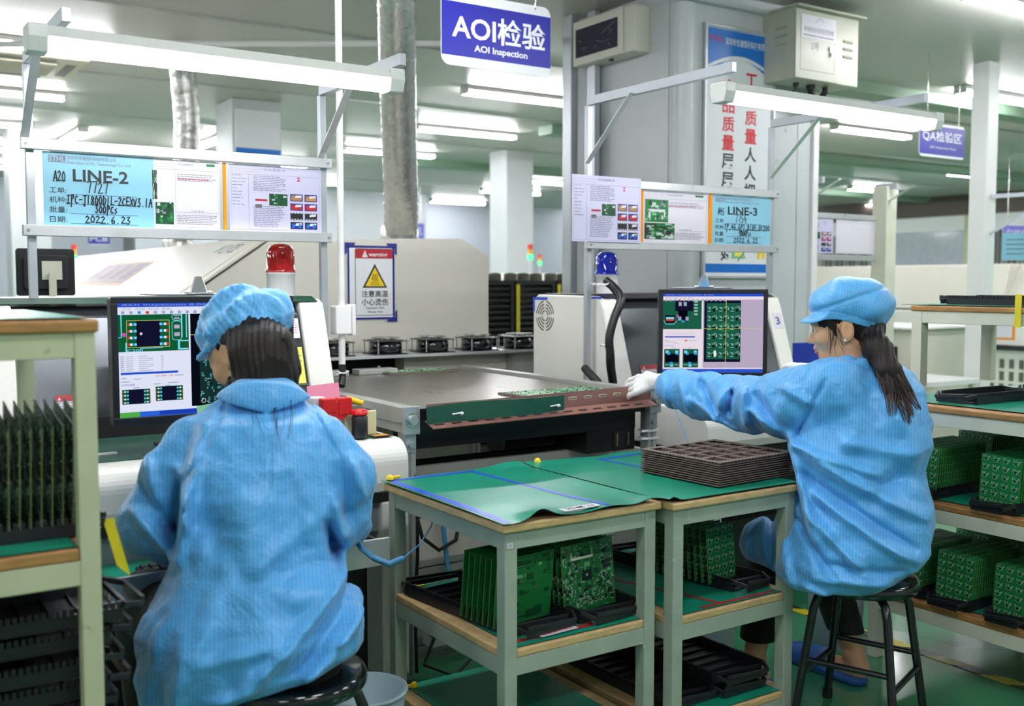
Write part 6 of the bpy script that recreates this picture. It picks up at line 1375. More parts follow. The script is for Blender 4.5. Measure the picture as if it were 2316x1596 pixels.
def near(P, c, R, fn, far=.1):
    d_ = P-c; m = (d_*d_).sum(-1) < R*R; o = np.full(P.shape[:-1], far)
    if m.any(): o[m] = fn(P[m])
    return o
def frame_of(fwd):
    f = np.array(fwd, float); f /= np.linalg.norm(f); l = np.cross([0, 0, 1], f); l /= np.linalg.norm(l); return np.stack([f, l, np.cross(f, l)])
def head_sdf(P, O, B):
    q = (P-O)@B.T
    d = ell(q, (-.018, 0, .035), (.098, .076, .088))
    d = smin(d, ell(q, (.028, 0, -.025), (.060, .060, .080)), .03)
    d = smin(d, seg(q, (.052, -.006, -.094), (.052, .006, -.094), .018, .018), .03)
    for s_ in (-1, 1):
        d = smin(d, seg(q, (.045, s_*.012, -.092), (-.012, s_*.052, -.058), .017, .016), .03)
        d = smin(d, ell(q, (.058, s_*.036, -.030), (.024, .022, .022)), .022)      # cheek
        d = smax(d, -ell(q, (.096, s_*.034, -.001), (.016, .019, .012)), .012)    # eye hollow
        d = smin(d, ell(q, (.073, s_*.033, -.003), (.0135, .016, .011)), .006)    # lids
        e = ell(q, (-.014, s_*.079, -.012), (.019, .008, .032)); e = smax(e, -ell(q, (-.008, s_*.091, -.008), (.0125, .012, .021)), .004); e = smin(e, ell(q, (-.006, s_*.074, -.012), (.012, .008, .020)), .008)
        d = smin(d, e, .008); d = smin(d, ell(q, (-.004, s_*.074, -.040), (.008, .006, .010)), .005)
        d = smin(d, ell(q, (.089, s_*.011, -.040), (.009, .007, .007)), .006)
    d = smin(d, ell(q, (.074, 0, .020), (.020, .045, .012)), .02)
    d = smin(d, seg(q, (.080, 0, -.002), (.101, 0, -.036), .007, .0095), .012)
    d = smin(d, ell(q, (.080, 0, -.058), (.012, .020, .007)), .008)
    d = smin(d, ell(q, (.084, 0, -.062), (.0085, .017, .0048)), .004); d = smin(d, ell(q, (.081, 0, -.0735), (.0088, .015, .0052)), .004)
    return d
def add_eyes(parent, O, B):
    for s_ in (-1, 1):
        for (m, r, dx) in (('eyew', .0118, 0), ('eyed', .0068, .0066)):
            c = O+np.array([.0755+dx, s_*.035, -.003])@B; b = MB(); b.lathe(tuple(c), [(r*math.sin(a*math.pi/8)+1e-5, -r*math.cos(a*math.pi/8)) for a in range(9)], m, 14); 
            if m == 'eyew': e = b.build('eye', parent)
            else: b.build('iris', e)
def limb(P, pts, rs, k=.02): return chain_sdf(P, [np.asarray(p) for p in pts], rs, k)
# ================= woman seen from behind at the left machine
T1 = 2.35; LAT1 = np.array([math.cos(R_(20)), -math.sin(R_(20)), 0.]); BASE1 = PX(590, 1100, T1)
def uv1(px, py): p = PX(px, py, T1)-BASE1; return (float(p@LAT1), float(p[2]))
def sec(px, py, hw, t, dep, base_t=None): c = PX(px, py, t); return (c, hw*t/2344*1.0, dep)
S1 = [sec(600, 862, 45, 2.56, .05), sec(600, 885, 70, 2.55, .075), sec(598, 912, 105, 2.53, .095), sec(596, 945, 150, 2.50, .12), sec(595, 985, 168, 2.475, .14), sec(595, 1040, 176, 2.45, .155), sec(596, 1100, 174, 2.43, .16), sec(588, 1200, 172, 2.41, .16),
      sec(574, 1255, 172, 2.40, .165), sec(580, 1310, 206, 2.39, .18), sec(577, 1360, 230, 2.38, .195), sec(578, 1410, 246, 2.37, .205), sec(573, 1450, 246, 2.37, .205), sec(552, 1500, 228, 2.37, .195), sec(500, 1560, 175, 2.36, .17), sec(470, 1640, 135, 2.35, .14)]
AL1 = [PX(440, 1003, 2.47), PX(392, 1085, 2.44), PX(347, 1180, 2.42), PX(385, 1215, 2.62), PX(418, 1232, 2.76)]; RL1 = [.070, .074, .076, .064, .048]
AR1 = [PX(732, 998, 2.47), PX(772, 1078, 2.46), PX(768, 1150, 2.50), PX(778, 1178, 2.72), PX(795, 1192, 2.88)]; RR1 = [.068, .074, .072, .060, .046]
F1 = [(uv1(*a), uv1(*b), w_, am) for a, b, w_, am in [
 ((800, 1270), (560, 1490), .016, .016), ((820, 1310), (640, 1500), .014, -.010), ((825, 1370), (690, 1490), .014, .014), ((790, 1420), (560, 1510), .012, -.008), ((700, 1470), (480, 1520), .014, .012),
 ((760, 1120), (800, 1260), .02, .016), ((740, 1180), (770, 1300), .012, -.012), ((430, 1090), (400, 1260), .018, .014), ((410, 1080), (385, 1230), .012, -.016), ((400, 1060), (430, 1180), .012, .010),
 ((455, 1010), (420, 1120), .016, .010), ((520, 900), (420, 1090), .006, -.006), ((690, 900), (775, 1050), .006, -.006), ((770, 1060), (790, 1200), .014, -.014), ((800, 1040), (835, 1150), .014, .010),
 ((500, 1300), (430, 1480), .02, .010), ((390, 1400), (370, 1560), .02, -.006), ((430, 1380), (400, 1590), .018, .012), ((560, 1120), (600, 1320), .04, .010), ((650, 1080), (690, 1260), .03, -.010), ((480, 1150), (500, 1300), .03, -.008),
 ((330, 1040), (350, 1140), .014, .010), ((320, 1100), (400, 1230), .014, -.010), ((300, 1150), (380, 1250), .014, .010), ((610, 920), (610, 1500), .003, -.0015), ((550, 980), (700, 960), .03, .008), ((640, 1320), (780, 1290), .03, .012), ((470, 1220), (640, 1420), .03, .008), ((700, 1180), (560, 1260), .02, .008), ((620, 1400), (460, 1440), .016, .009)]]
HZ = [(320, 1700), (455, 1650), (476, 1585), (510, 1541), (560, 1526), (640, 1511), (740, 1492), (800, 1478), (840, 1452)]
hs = np.array([uv1(*q)[0] for q in HZ]); hz = np.array([uv1(*q)[1] for q in HZ])
def coat1(P):
    d = torso_sdf(P, S1, LAT1); d = smin(d, limb(P, AL1, RL1, .02), .024); d = smin(d, limb(P, AR1, RR1, .02), .024)
    d = d-1.7*folds(P, BASE1, LAT1, F1)-wrinkle(P, .0042, 26, 3, st=(1, 1, .7))-wrinkle(P, .0016, 70, 13)
    # fall collar
    c0, c1 = PX(605, 850, 2.56), PX(600, 915, 2.52); s_ = seg(P, c0, c1, .042, .118); uu = (P-PX(603, 900, 2.53))@LAT1; s_ = smax(s_, PX(600, 900, 2.53)[2]+.25*np.abs(uu)-.02-P[..., 2], .003); s_ = smax(s_, (P-c0)@np.array([0, 0, 1.]), .006); d = smin(d, s_-.002, .003)
    u = (P-BASE1)@LAT1; v = P[..., 2]-BASE1[2]; d = smax(d, np.interp(u, hs, hz)-v, .012)
    for A in (AL1, AR1): n = (A[-1]-A[-2])/np.linalg.norm(A[-1]-A[-2]); q = (P-A[-1])@n; near = np.linalg.norm(P-A[-1], axis=-1) < .12; d = np.where(near, smax(d, q, .01), d)
    return d
HO1 = PX(552, 795, 2.63); HB1 = frame_of((-.40, .80, -.46))
HANDL = PX(430, 1250, 2.86); 
def hand_sdf(P, W, d_, up, L=.17, curl=.5, flip=1, spread=1.):
    d_ = np.array(d_, float)/np.linalg.norm(d_); up = np.array(up, float); up = up-(up@d_)*d_; up /= np.linalg.norm(up); sd = np.cross(d_, up)*flip
    f = None
    palm = [(W, .026), (W+d_*.045, .028)]
    f = seg(P, W-d_*.03, W+d_*.02, .026, .026)
    for k, o_ in enumerate((-.027, -.009, .009, .027)):
        kn = W+d_*(.088-.004*abs(k-1.3))+sd*o_*spread; f = smin(f, seg(P, W+d_*.02+sd*o_*.6, kn, .0155, .0125), .012)
    ln = (.030, .041, .045, .040) if True else 0
    for k, o_ in enumerate((.027, .009, -.009, -.027)):
        kn = W+d_*(.088-.004*abs(k-1.7))+sd*o_*spread; a = curl*.55; L1_ = ln[(3, 2, 1, 0)[k] if False else (3 if k == 0 else 2 if k == 1 else 1 if k == 2 else 0)]
        p = kn; q = None; ang = 0; ff = None
        for j, (le, r0, r1) in enumerate(((L1_, .0105, .0095), (L1_*.68, .0095, .0088), (L1_*.55, .0088, .0075))):
            ang += a*(1.1 if j else .7); dd = d_*math.cos(ang)-up*math.sin(ang)+sd*o_*2*(1 if j == 0 else .3); dd /= np.linalg.norm(dd); q = p+dd*le; s_ = seg(P, p, q, r0, r1); ff = s_ if ff is None else smin(ff, s_, .003); p = q
        f = smin(f, ff, .004)
    t0 = W+d_*.018+sd*.024; t1 = t0+d_*.035+sd*.030-up*.012; t2 = t1+d_*.030+sd*.004-up*.016; t3 = t2+d_*.022-sd*.006-up*.010
    th_ = smin(smin(seg(P, t0, t1, .016, .0125), seg(P, t1, t2, .012, .010), .004), seg(P, t2, t3, .010, .008), .003)
    return smin(f, th_, .008)
K1 = [PX(560, 1470, 2.36), PX(470, 1500, 2.60)]
WL1 = AL1[-1]; WR1 = AR1[-1]
DL1 = (.25, .96, -.12); DR1 = (.10, .97, -.10)
def body1(P):
    d = near(P, HO1, .24, lambda q: head_sdf(q, HO1, HB1)); nb = PX(600, 900, 2.53)
    d = smin(d, seg(P, HO1+np.array([-.035, 0, -.06])@HB1, nb, .052, .056), .03)
    d = smin(d, torso_sdf(P, [(c, a*.62, dp*.6) for c, a, dp in S1[2:13]], LAT1), .03)
    for A, D, fl in ((AL1, DL1, -1), (AR1, DR1, 1)):
        d = smin(d, limb(P, A, [.036, .034, .032, .030, .026], .02), .03); d = smin(d, near(P, A[-1]+np.array(D)*.1, .24, lambda q: hand_sdf(q, A[-1]+np.array(D)*.03, D, (0, 0, 1), curl=.35, flip=fl)), .012)
    for s_ in (-1, 1):
        hip = PX(585+s_*85, 1460, 2.36); knee = hip+np.array([s_*.06, .40, -.0]); ank = np.array([knee[0], knee[1]-.06, .09]); toe = ank+np.array([0, .15, -.055])
        d = smin(d, limb(P, [hip, knee, ank, toe], [.075, .055, .036, .03], .03), .03)
    return d
lo1, hi1 = np.array([.35, 1.95, .02]), np.array([1.35, 3.12, 1.36])
person = sdf_mesh('person', body1, (.45, 2.0, -.02), (1.42, 3.12, 1.36), .0042, 'skin', loc=(.85, 2.25, 0))
tag(person, 'woman in blue cap and coat seen from behind, seated at the left machine', 'person')
P1 = person
sdf_mesh('coat', coat1, (.35, 1.92, .30), (1.38, 3.05, 1.30), .005, 'coat', P1, stripe=lambda p: (p-BASE1)@LAT1)
def trous1(P):
    d = None
    for s_ in (-1, 1):
        hip = PX(585+s_*85, 1460, 2.36); knee = hip+np.array([s_*.06, .40, -.0]); ank = np.array([knee[0], knee[1]-.06, .13])
        q = limb(P, [hip, knee, ank], [.10, .085, .065], .03); d = q if d is None else smin(d, q, .02)
    return smax(smin(d, seg(P, PX(500, 1465, 2.36), PX(665, 1465, 2.36), .11, .11), .04), .12-P[..., 2], .01)
sdf_mesh('trousers', trous1, (.35, 1.95, .08), (1.42, 2.95, .68), .009, 'trouser', P1)
for s_ in (-1, 1):
    hip = PX(585+s_*85, 1460, 2.36); kx, ky = hip[0]+s_*.06, hip[1]+.34
    sdf_mesh('shoe', lambda P, kx=kx, ky=ky: smax(smin(seg(P, (kx, ky-.03, .045), (kx, ky+.16, .035), .047, .042), seg(P, (kx, ky, .05), (kx, ky, .08), .045, .04), .02), -P[..., 2]+.004, .004), (kx-.08, ky-.12, 0), (kx+.08, ky+.24, .15), .006, 'rubber', P1)
def cap_common(q, seed, fl=1.):
    d = ell(q, (-.022, 0, .078), (.116, .096, .074)); d = smin(d, ell(q, (-.088, 0, .052), (.064, .090, .062)), .04)
    th_ = np.arctan2(q[..., 1], q[..., 0]+.02)
    d = d-.0035*np.sin(th_*9+np.sin(th_*3+seed)*2)*np.clip(1-(q[..., 2]-.02)/.10, 0, 1)-wrinkle(q, .0042*fl, 34, seed, st=(1, 1, 1))
    cyl = (np.sqrt(((q[..., 0]+.020)/(.106+.10*(q[..., 2]-.03)))**2+(q[..., 1]/(.084+.10*(q[..., 2]-.03)))**2)-1)*.085-wrinkle(q, .002*fl, 40, seed, st=(1, 1, .3))
    d = smin(d, smax(cyl, q[..., 2]-.085, .02), .014)
    x_ = np.minimum(q[..., 0], .03); pl = q[..., 2]-(.022+.40*x_*(x_ < 0)+.25*x_*(x_ > 0)); d = smax(d, -pl, .004)
    d = d+.0022*np.exp(-((pl-.022)/.0022)**2)
    return d
def cap1(P):
    q = (P-HO1)@HB1.T; d = cap_common(q, 5, 1.9); d = smin(d, ell(q, (-.06, -.065, .075), (.075, .055, .055)), .03)
    c, s_ = math.cos(.12), math.sin(.12); br = q-np.array([.075, 0, .045]); bz = br[..., 2]*c+br[..., 0]*s_; bx = br[..., 0]*c-br[..., 2]*s_
    b_ = smax(np.sqrt((bx/.050)**2+(br[..., 1]/.075)**2)*.050-.050, np.abs(bz+3.2*br[..., 1]**2)-.003, .003); return smin(d, b_, .018)-wrinkle(q, .0022, 75, 9, n=8, st=(1, 1, 1))
lc, hc_ = HO1-.21, HO1+.21
sdf_mesh('cap', cap1, lc, hc_, .0036, 'capcloth', P1, stripe=lambda p: ((p-HO1)@HB1.T)[:, 1]+.25*((p-HO1)@HB1.T)[:, 2])
H1a = [PX(572, 765, 2.58), PX(590, 800, 2.55), PX(598, 850, 2.535), PX(575, 885, 2.52)]
def hairgroove(P, a, k=1.): return .0016*k*np.sin((P@a)*420+3*np.sin(P[..., 2]*22))
def hair1(P):
    q = (P-HO1)@HB1.T; d = ell(q, (-.024, 0, .034), (.102, .084, .094)); face = ell(q, (.075, 0, -.03), (.085, .12, .10)); d = smax(d, -face, .01)
    d = smax(d, -ell(q, (-.006, .085, -.022), (.030, .025, .036)), .006)
    h = limb(P, H1a, [.070, .078, .070, .050], .03); h = smin(h, limb(P, [PX(625, 790, 2.56), PX(640, 840, 2.56), PX(655, 905, 2.56)], [.04, .035, .012], .02), .03)
    h = smin(h, limb(P, [PX(566, 815, 2.55), PX(540, 865, 2.56), PX(505, 912, 2.57)], [.040, .028, .006], .02), .02)
    d = smin(d, h, .03); d = smax(d, -ell(q, (-.002, .102, -.026), (.056, .050, .050)), .006); return d-hairgroove(P, LAT1)-.0016*np.sin(P@LAT1*130)
hr = sdf_mesh('hair', hair1, HO1-np.array([.19, .19, .24]), HO1+np.array([.19, .19, .15]), .0032, 'hair', P1)
b = MB(); rr_ = random.Random(5)
for i in range(46):
    x = rr_.uniform(548, 652); x2 = x+rr_.uniform(-14, 10)-max(0, (600-x))*.7
    pts = [PX(x, 760+rr_.uniform(-5, 15), 2.505), PX(x+rr_.uniform(-8, 8), 820, 2.47+.0006*abs(x-590)), PX((x+x2)/2, 865, 2.46+.0008*abs(x-590)), PX(x2, 905+rr_.uniform(-10, 20), 2.45+.0012*abs(x-590))]
    b.tube([tuple(p) for p in pts], [.0014, .0013, .001, .0004], 'hair', 4)
for i in range(10):
    x = rr_.uniform(560, 660); b.tube([tuple(PX(x, 900, 2.44)), tuple(PX(x+rr_.uniform(-8, 8), 940, 2.385)), tuple(PX(x+rr_.uniform(-15, 15), 985+rr_.uniform(-10, 20), 2.335))], [.0007, .0006, .0003], 'hair', 4)
o = b.build('loose_strands', P1); o['kind'] = 'stuff'
# ================= woman in profile at the right machine
T2 = 3.15; LAT2 = np.array([math.cos(R_(52)), -math.sin(R_(52)), 0.]); BASE2 = PX(1940, 1050, T2)
def uv2(px, py, t=T2): p = PX(px, py, t)-BASE2; return (float(p@LAT2), float(p[2]))
S2 = [sec(1925, 795, 40, 3.22, .045), sec(1935, 815, 80, 3.21, .08), sec(1942, 840, 112, 3.20, .12), sec(1955, 875, 128, 3.19, .15), sec(1948, 930, 142, 3.18, .17), sec(1942, 1000, 152, 3.17, .185), sec(1938, 1060, 142, 3.16, .18), sec(1945, 1120, 152, 3.15, .19),
      sec(1950, 1170, 154, 3.14, .20), sec(1940, 1220, 152, 3.13, .205), sec(1920, 1260, 150, 3.12, .20), sec(1890, 1300, 130, 3.12, .17), sec(1870, 1325, 100, 3.12, .13)]
A2 = [PX(1885, 885, 3.12), PX(1800, 912, 3.22), PX(1700, 912, 3.42), PX(1600, 895, 3.64), PX(1530, 880, 3.80), PX(1500, 865, 3.86)]; RA2 = [.105, .108, .086, .078, .066, .046]
AO2 = [PX(1990, 900, 3.38), PX(2050, 965, 3.34), PX(1990, 990, 3.48), PX(1900, 885, 3.60), PX(1850, 850, 3.64)]; RO2 = [.08, .075, .07, .055, .04]
TH2 = [PX(1900, 1240, 3.14), np.array([2.56, 2.20, .50]), np.array([2.56, 2.31, .49])]; RT2 = [.13, .118, .106]
F2 = [(uv2(*a), uv2(*b), w_, am) for a, b, w_, am in [
 ((1830, 1020), (2090, 1140), .018, .016), ((1815, 1060), (2060, 1200), .014, -.012), ((1850, 1100), (2070, 1230), .016, .014), ((1800, 1000), (1990, 1050), .014, .010), ((1820, 1130), (1960, 1250), .016, .012), ((1810, 1170), (1890, 1270), .012, -.012),
 ((1790, 1010), (1850, 1200), .016, .012), ((1780, 1030), (1815, 1150), .010, -.012), ((1870, 1240), (2040, 1250), .012, -.010), ((1850, 1270), (2010, 1275), .014, .010), ((1900, 980), (2070, 1010), .02, .008), ((1870, 850), (1800, 990), .006, -.006), ((2000, 880), (2080, 1000), .03, .010),
 ((1760, 1170), (1790, 1290), .016, .010), ((1730, 1180), (1740, 1290), .014, -.012), ((1820, 1290), (1880, 1310), .012, .010), ((1950, 920), (1880, 1040), .04, .008), ((2040, 1040), (1960, 1110), .03, -.008)]]
F2 += [(uv2(*a, t=t), uv2(*b, t=t), w_, am) for a, b, t, w_, am in [
 ((1540, 850), (1570, 920), 3.7, .016, .012), ((1585, 860), (1640, 930), 3.6, .014, -.014), ((1650, 870), (1625, 950), 3.58, .016, .010), ((1690, 860), (1700, 960), 3.45, .018, .018), ((1665, 875), (1655, 930), 3.5, .012, -.014), ((1720, 880), (1790, 970), 3.4, .016, -.012), ((1700, 920), (1820, 990), 3.3, .014, .012), ((1560, 900), (1690, 965), 3.6, .012, .008), ((1770, 860), (1840, 900), 3.25, .016, .010), ((1510, 850), (1520, 910), 3.85, .01, .008)]]
def coat2(P):
    d = torso_sdf(P, S2, LAT2); arm = limb(P, A2, RA2, .03); d = smin(d, arm, .03); d = smin(d, limb(P, AO2, RO2, .03), .03); d = smin(d, limb(P, TH2, RT2, .03), .05)
    d = smin(d, limb(P, [PX(1930, 1240, 3.2), PX(1900, 1240, 3.42)], [.12, .09], .03), .05)
    d = d-1.9*folds(P, BASE2, LAT2, F2)-wrinkle(P, .0042, 26, 8, st=(1, 1, .9))-wrinkle(P, .0016, 70, 18)
    c0, c1 = PX(1932, 796, 3.215), PX(1916, 838, 3.18); up = np.array([-.10, -.05, 1.]); up /= np.linalg.norm(up)
    s_ = seg(P, c0, c1, .060, .100); up2 = np.array([.16, -.12, 1.]); up2 /= np.linalg.norm(up2); s_ = smax(s_, -(P-PX(1915, 828, 3.18))@up, .003); s_ = smax(s_, (P-PX(1918, 802, 3.2))@(up*1.0-CAMR*.22), .005); d = smin(d, s_, .004)
    s_ = smax(seg(P, PX(1915, 832, 3.13), PX(1838, 828, 3.20), .040, .010), -(P-PX(1860, 836, 3.15))@up, .003); d = smin(d, s_, .006)
    d = smax(d, PX(1870, 1318, 3.12)[2]-P[..., 2], .02)
    A = A2; n = (A[-1]-A[-2])/np.linalg.norm(A[-1]-A[-2]); q = (P-A[-1])@n; near = np.linalg.norm(P-A[-1], axis=-1) < .10; d = np.where(near, smax(d, q-.004, .008), d)
    A = AO2; n = (A[-1]-A[-2])/np.linalg.norm(A[-1]-A[-2]); q = (P-A[-1])@n; near = np.linalg.norm(P-A[-1], axis=-1) < .10; d = np.where(near, smax(d, q-.004, .008), d)
    return d
HO2 = PX(1906, 738, 3.21); HB2 = frame_of((-.63, .775, -.10))
W2 = PX(1492, 866, 3.88); D2 = PX(1400, 882, 4.0)-W2
G2 = lambda P: hand_sdf(P, PX(1488, 863, 3.885), PX(1400, 876, 3.955)-PX(1492, 862, 3.88), (-.42, -.62, .68), curl=.72, flip=1, spread=1.35)
WO2 = AO2[-1]; DO2 = PX(1815, 832, 3.72)-WO2
FL2, FR2 = np.array([2.575, 2.46, 0]), np.array([2.88, 2.30, 0])
def leg2(s_): 
    if s_ < 0: return [np.array([2.52, 2.05, .53]), np.array([2.56, 2.30, .49]), np.array([2.575, 2.40, .085]), np.array([2.575, 2.50, .035])]
    return [np.array([2.72, 2.05, .53]), np.array([2.86, 2.40, .50]), np.array([2.89, 2.24, .085]), np.array([2.87, 2.36, .035])]
def body2(P):
    d = near(P, HO2, .24, lambda q: head_sdf(q, HO2, HB2)); d = smin(d, seg(P, HO2+np.array([-.030, 0, -.07])@HB2, PX(1925, 815, 3.2), .050, .056), .03)
    d = smin(d, torso_sdf(P, [(c, a*.6, dp*.55) for c, a, dp in S2[1:12]], LAT2), .03)
    d = smin(d, limb(P, A2, [.05, .05, .043, .036, .030, .027], .02), .03); d = smin(d, near(P, PX(1440, 870, 3.95), .24, lambda q: G2(q)+.003), .01)
    d = smin(d, limb(P, AO2, [.045, .042, .036, .03, .027], .02), .02)
    for s_ in (-1, 1):
        L = leg2(s_); d = smin(d, limb(P, L[:3], [.08, .058, .034], .02), .03); heel = L[2]+np.array([0, -.03, -.045]); d = smin(d, limb(P, [L[2], heel], [.034, .032], .02), .02); d = smin(d, seg(P, heel+[0, .02, -.004], L[3]+[0, .09, -.008], .032, .026), .02)
    return d
P2 = sdf_mesh('person', body2, (2.2, 1.7, -.02), (3.45, 3.35, 1.42), .0042, 'skin', loc=(2.62, 2.05, 0))
tag(P2, 'woman in profile with ponytail, blue cap and coat, reaching out a gloved hand', 'person')
sdf_mesh('coat', coat2, (2.25, 1.62, .33), (3.5, 3.1, 1.28), .005, 'coat', P2, stripe=lambda p: (p-BASE2)@LAT2)
def trous2(P):
    d = None
    for s_ in (-1, 1):
        L = leg2(s_); q = smax(limb(P, L[:3], [.09, .076, .056], .03), .16-P[..., 2], .006); d = q if d is None else smin(d, q, .01)
    return smin(d, seg(P, (2.5, 2.02, .56), (2.75, 2.02, .56), .09, .09), .04)
sdf_mesh('trousers', trous2, (2.3, 1.85, .1), (3.1, 2.65, .72), .008, 'trouser', P2)
for s_, A in ((-1, leg2(-1)), (1, leg2(1))):
    hx, hy = A[3][0], A[3][1]
    def slip(P, hx=hx, hy=hy):
        so = smax(seg(P, (hx, hy-.14, .012), (hx, hy+.10, .012), .045, .048), np.abs(P[..., 2]-.012)-.011, .003); up_ = smax(smax(seg(P, (hx, hy+.0, .03), (hx, hy+.10, .022), .052, .046), -(P[..., 1]-(hy-.03)), .004), -P[..., 2]+.004, .004); return smin(so, up_, .006)
    sdf_mesh('slipper', slip, (hx-.08, hy-.22, -.005), (hx+.08, hy+.2, .12), .005, 'slip', P2)
sdf_mesh('glove', lambda P: np.where(np.linalg.norm(P-PX(1470, 866, 3.9), axis=-1) < .3, smin(G2(P)-.0008, seg(P, PX(1496, 864, 3.865), PX(1484, 864, 3.89), .031, .030), .01), .1), PX(1440, 870, 3.95)-.19, PX(1440, 870, 3.95)+.19, .0026, 'glove', P2)
sdf_mesh('glove', lambda P: hand_sdf(P, WO2+(DO2/np.linalg.norm(DO2))*.02, DO2, (0, 0, 1), curl=.5)-.001, WO2-.17, WO2+.2, .0036, 'glove', P2)
add_eyes(P2, HO2, HB2)
def cap2(P):
    q = (P-HO2)@HB2.T; d = cap_common(q, 2, .8)
    d = d+.004*np.exp(-((q[..., 2]-.075+.25*q[..., 0])/.006)**2)
    c, s_ = math.cos(.34), math.sin(.34); br = q-np.array([.070, 0, .046]); bz = br[..., 2]*c+br[..., 0]*s_; bx = br[..., 0]*c-br[..., 2]*s_
    b_ = smax((np.sqrt((bx/.060)**2+(br[..., 1]/.080)**2)-1)*.058, np.abs(bz+3.2*br[..., 1]**2)-.0035, .003); return smin(d, b_, .022)
sdf_mesh('cap', cap2, HO2-.22, HO2+.22, .0034, 'capcloth', P2, stripe=lambda p: ((p-HO2)@HB2.T)[:, 0]+.2*((p-HO2)@HB2.T)[:, 2])
PT = [PX(1962, 745, 3.19), PX(1985, 790, 3.10), PX(2010, 840, 3.05), PX(2030, 890, 3.02), PX(2045, 935, 3.00)]
def hair2(P):
    q = (P-HO2)@HB2.T; d = ell(q, (-.026, 0, .030), (.098, .081, .090)); d = smax(d, -ell(q, (.085, 0, -.045), (.090, .12, .085)), .012)
    d = smin(d, ell(q, (-.075, 0, -.02), (.045, .05, .05)), .03); d = smin(d, ell(q, (.040, .052, .020), (.034, .015, .020)), .012); d = smin(d, seg(q, (.030, .064, .006), (.016, .071, -.032), .010, .002), .008); d = smax(d, -ell(q, (-.004, .088, -.016), (.029, .030, .041)), .004)
    d = smin(d, limb(P, PT[:4], [.036, .040, .034, .014], .02), .02); return d-hairgroove(P, LAT2, .9)
sdf_mesh('hair', hair2, HO2-np.array([.2, .32, .32]), HO2+np.array([.25, .2, .15]), .0032, 'hair', P2)
b = MB(); rr_ = random.Random(9)
for i in range(120):
    a = rr_.uniform(-1, 1); c = rr_.uniform(-1, 1); en = rr_.uniform(.55, 1.0); pts = []; tip = rr_.choice([(-25, 0), (0, 20), (18, -12), (5, 5)])
    for k, p in enumerate(PT):
        if k/4 > en+.25: break
        wd = (.025, .034, .034, .028, .016)[k]; pts.append(tuple(p+LAT2*wd*a*(.9)+np.array([-.61, -.79, 0])*(.012+.018*(1-abs(a)))+PX(1940+tip[0]*(k/4)**2*1.3, 1050+tip[1]*(k/4)**2, 3.1)-PX(1940, 1050, 3.1)+np.array([rr_.uniform(-.004, .004), 0, rr_.uniform(-.006, .006)])))
    n_ = len(pts); b.tube(pts[:max(2, n_-1)], [.0028]*(max(2, n_-1)-1)+[.0024], 'hair', 5)
    if n_ > 2: b.tube(pts[-2:], [.0024, .0006], 'hairb', 5)
for i in range(14):
    s0 = HO2+np.array([.05-.02*rr_.random(), .074, .03])@HB2; b.tube([tuple(s0), tuple(s0+np.array([rr_.uniform(-.03, .0), .006, -.035])@HB2), tuple(s0+np.array([rr_.uniform(-.04, .015), .0, -.085-rr_.random()*.03])@HB2)], [.0008, .0007, .0004], 'hair', 4)
o = b.build('loose_strands', P2); o['kind'] = 'stuff'
b = MB(); c = HO2+np.array([-.004, .082, -.040])@HB2; b.lathe(tuple(c), [(.0005, -.004), (.003, -.003), (.004, 0), (.003, .003), (.0005, .004)], 'eyew', 12); b.build('earring', P2)
b = MB()
for (x, y, z, rx_, rz_) in ((.084, 0, -.0615, .0055, .0030), (.082, 0, -.0735, .0055, .0034)):
    vs = []; n = 10
    for j in range(7):
        for i in range(n):
            yy = (j-3)/3*.0165; k = math.sqrt(max(0, 1-(yy/.0185)**2)); a = 2*math.pi*i/n; vs.append(tuple(HO2+np.array([x+.0045*k+(rx_*math.cos(a))*k-.002, yy, z+rz_*math.sin(a)*k])@HB2))
    b.add(vs, [(j*n+i, j*n+(i+1) % n, (j+1)*n+(i+1) % n, (j+1)*n+i) for j in range(6) for i in range(n)], 'lips', True)
b.build('lips', P2)
b = MB(); 
for s_ in (-1, 1):
    pts = [tuple(HO2+np.array([.085-.012*abs(k-1)/1.0-.004*k, s_*(.020+.013*k), .021+.004*k-.002*k*k])@HB2) for k in range(3)]; b.tube(pts, [.0024, .0028, .0012], 'hair', 6)
    pts = [tuple(HO2+np.array([.0855-.0035*k, s_*(.022+.009*k), .0035-.0015*k*(k-1)])@HB2) for k in range(4)]; b.tube(pts, [.0014, .0021, .0019, .0010], 'eyed', 6)
b.build('eyebrows', P2)
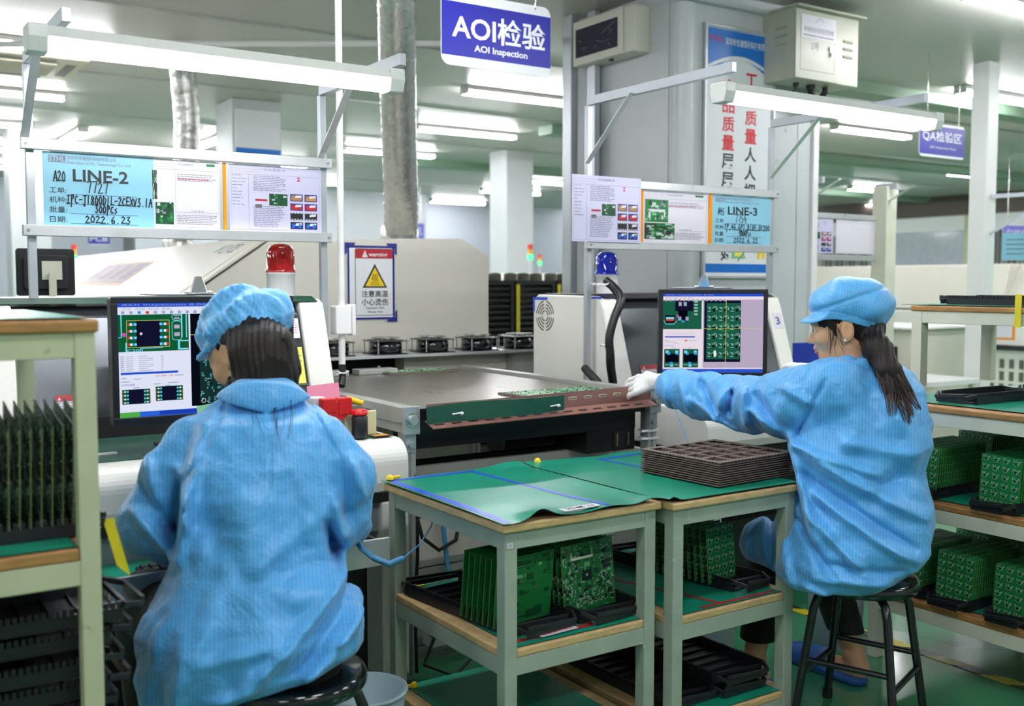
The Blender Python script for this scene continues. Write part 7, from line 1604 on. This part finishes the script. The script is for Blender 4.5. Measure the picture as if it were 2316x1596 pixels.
# ------------------------------------------------------------------ stools
def stool(x, y, rz, label, hseat=.47):
    t = thing('stool', label, 'stool', (0, 0, 0))
    b = MB(); b.lathe((0, 0, hseat-.028), [(.150, -.01), (.160, -.008), (.165, 0), (.165, .018), (.160, .026), (.150, .029), (.001, .026)], 'stool', 48); b.build('seat', t)
    for k in range(4):
        a = math.pi/4+k*math.pi/2; c, s_ = math.cos(a), math.sin(a)
        pts = [(c*.07, s_*.07, hseat-.045), (c*.115, s_*.115, hseat-.045), (c*.14, s_*.14, hseat-.06), (c*.155, s_*.155, hseat-.10), (c*.215, s_*.215, .012)]
        b = MB(); b.tube(pts, .0125, 'stoolm', 12); q = b.build('leg', t)
        b = MB(); b.cyl((c*.2155, s_*.2155, 0), (c*.214, s_*.214, .03), .016, 'rubber', 12); b.build('foot_cap', q)
    for k in range(4):
        a = math.pi/4+k*math.pi/2; a2 = a+math.pi/2; z = .17+.045*(k % 2); r = .19-.045*(k % 2)*.2
        b = MB(); b.tube([(math.cos(a)*r, math.sin(a)*r, z), (math.cos(a2)*r, math.sin(a2)*r, z)], .009, 'stoolm', 10); b.build('rung', t)
    t.location = (x, y, 0); t.rotation_euler = (0, 0, rz); return t
stool(.865, 2.20, R_(25), 'glossy black round stool under the woman seen from behind')
stool(2.60, 1.99, R_(20), 'black round stool with four splayed legs under the woman in profile')
def pail(x, y, label, h=.30, r=.115):
    t = thing('pail', label, 'pail', (x, y, 0)); b = MB(); b.lathe((x, y, 0), [(r*.78, 0), (r*.80, .01), (r, h), (r-.004, h), (r*.78, .014), (.001, .014)], 'pail', 36); b.build('pail_body', t)
    b = MB(); pts = [(x+(r+.003)*math.cos(a*math.pi/18), y+(r+.003)*math.sin(a*math.pi/18), h-.002) for a in range(37)]; b.tube(pts, .005, 'pail', 8); b.build('rim', t)
pail(3.13, 2.51, 'grey blue plastic pail standing behind the right stool', .38, .115); pail(1.13, 2.40, 'pale blue grey pail half hidden behind the left stool', .30, .11)
# wrist cords
b = MB(); pts = [PX(800, 1212, 2.80), PX(818, 1240, 2.75), PX(845, 1262, 2.74), PX(880, 1276, 2.78), PX(912, 1262, 2.84)]; D = []
P_ = [Vector(p) for p in pts]
for i in range(len(P_)-1):
    for j in range(40): D.append(P_[i].lerp(P_[i+1], j/40))
D2_ = [p+Vector((0, 0, .0018*(1 if k % 2 else -1))) for k, p in enumerate(D)]; b.tube(D2_, [.0075 if k % 2 else .0062 for k in range(len(D2_))], 'cord', 8)
b.tube([PX(912, 1262, 2.84), PX(950, 1230, 2.9), PX(975, 1190, 3.0), PX(985, 1160, 3.05)], .002, 'cord', 6); tag(b.build('wrist_strap_cord', loc=tuple(P_[0])), 'coiled light blue wrist cord hanging from the right sleeve of the left woman', 'cord')
b = MB(); b.tube([tuple(PX(1508, 885, 3.85)), tuple(PX(1525, 920, 3.7)), tuple(PX(1540, 960, 3.55)), tuple(PX(1558, 1003, 3.42))], .0016, 'cord', 6); tag(b.build('wrist_strap_cord', loc=tuple(PX(1558, 1003, 3.42))), 'thin blue cord hanging from the cuff of the outstretched arm', 'cord')
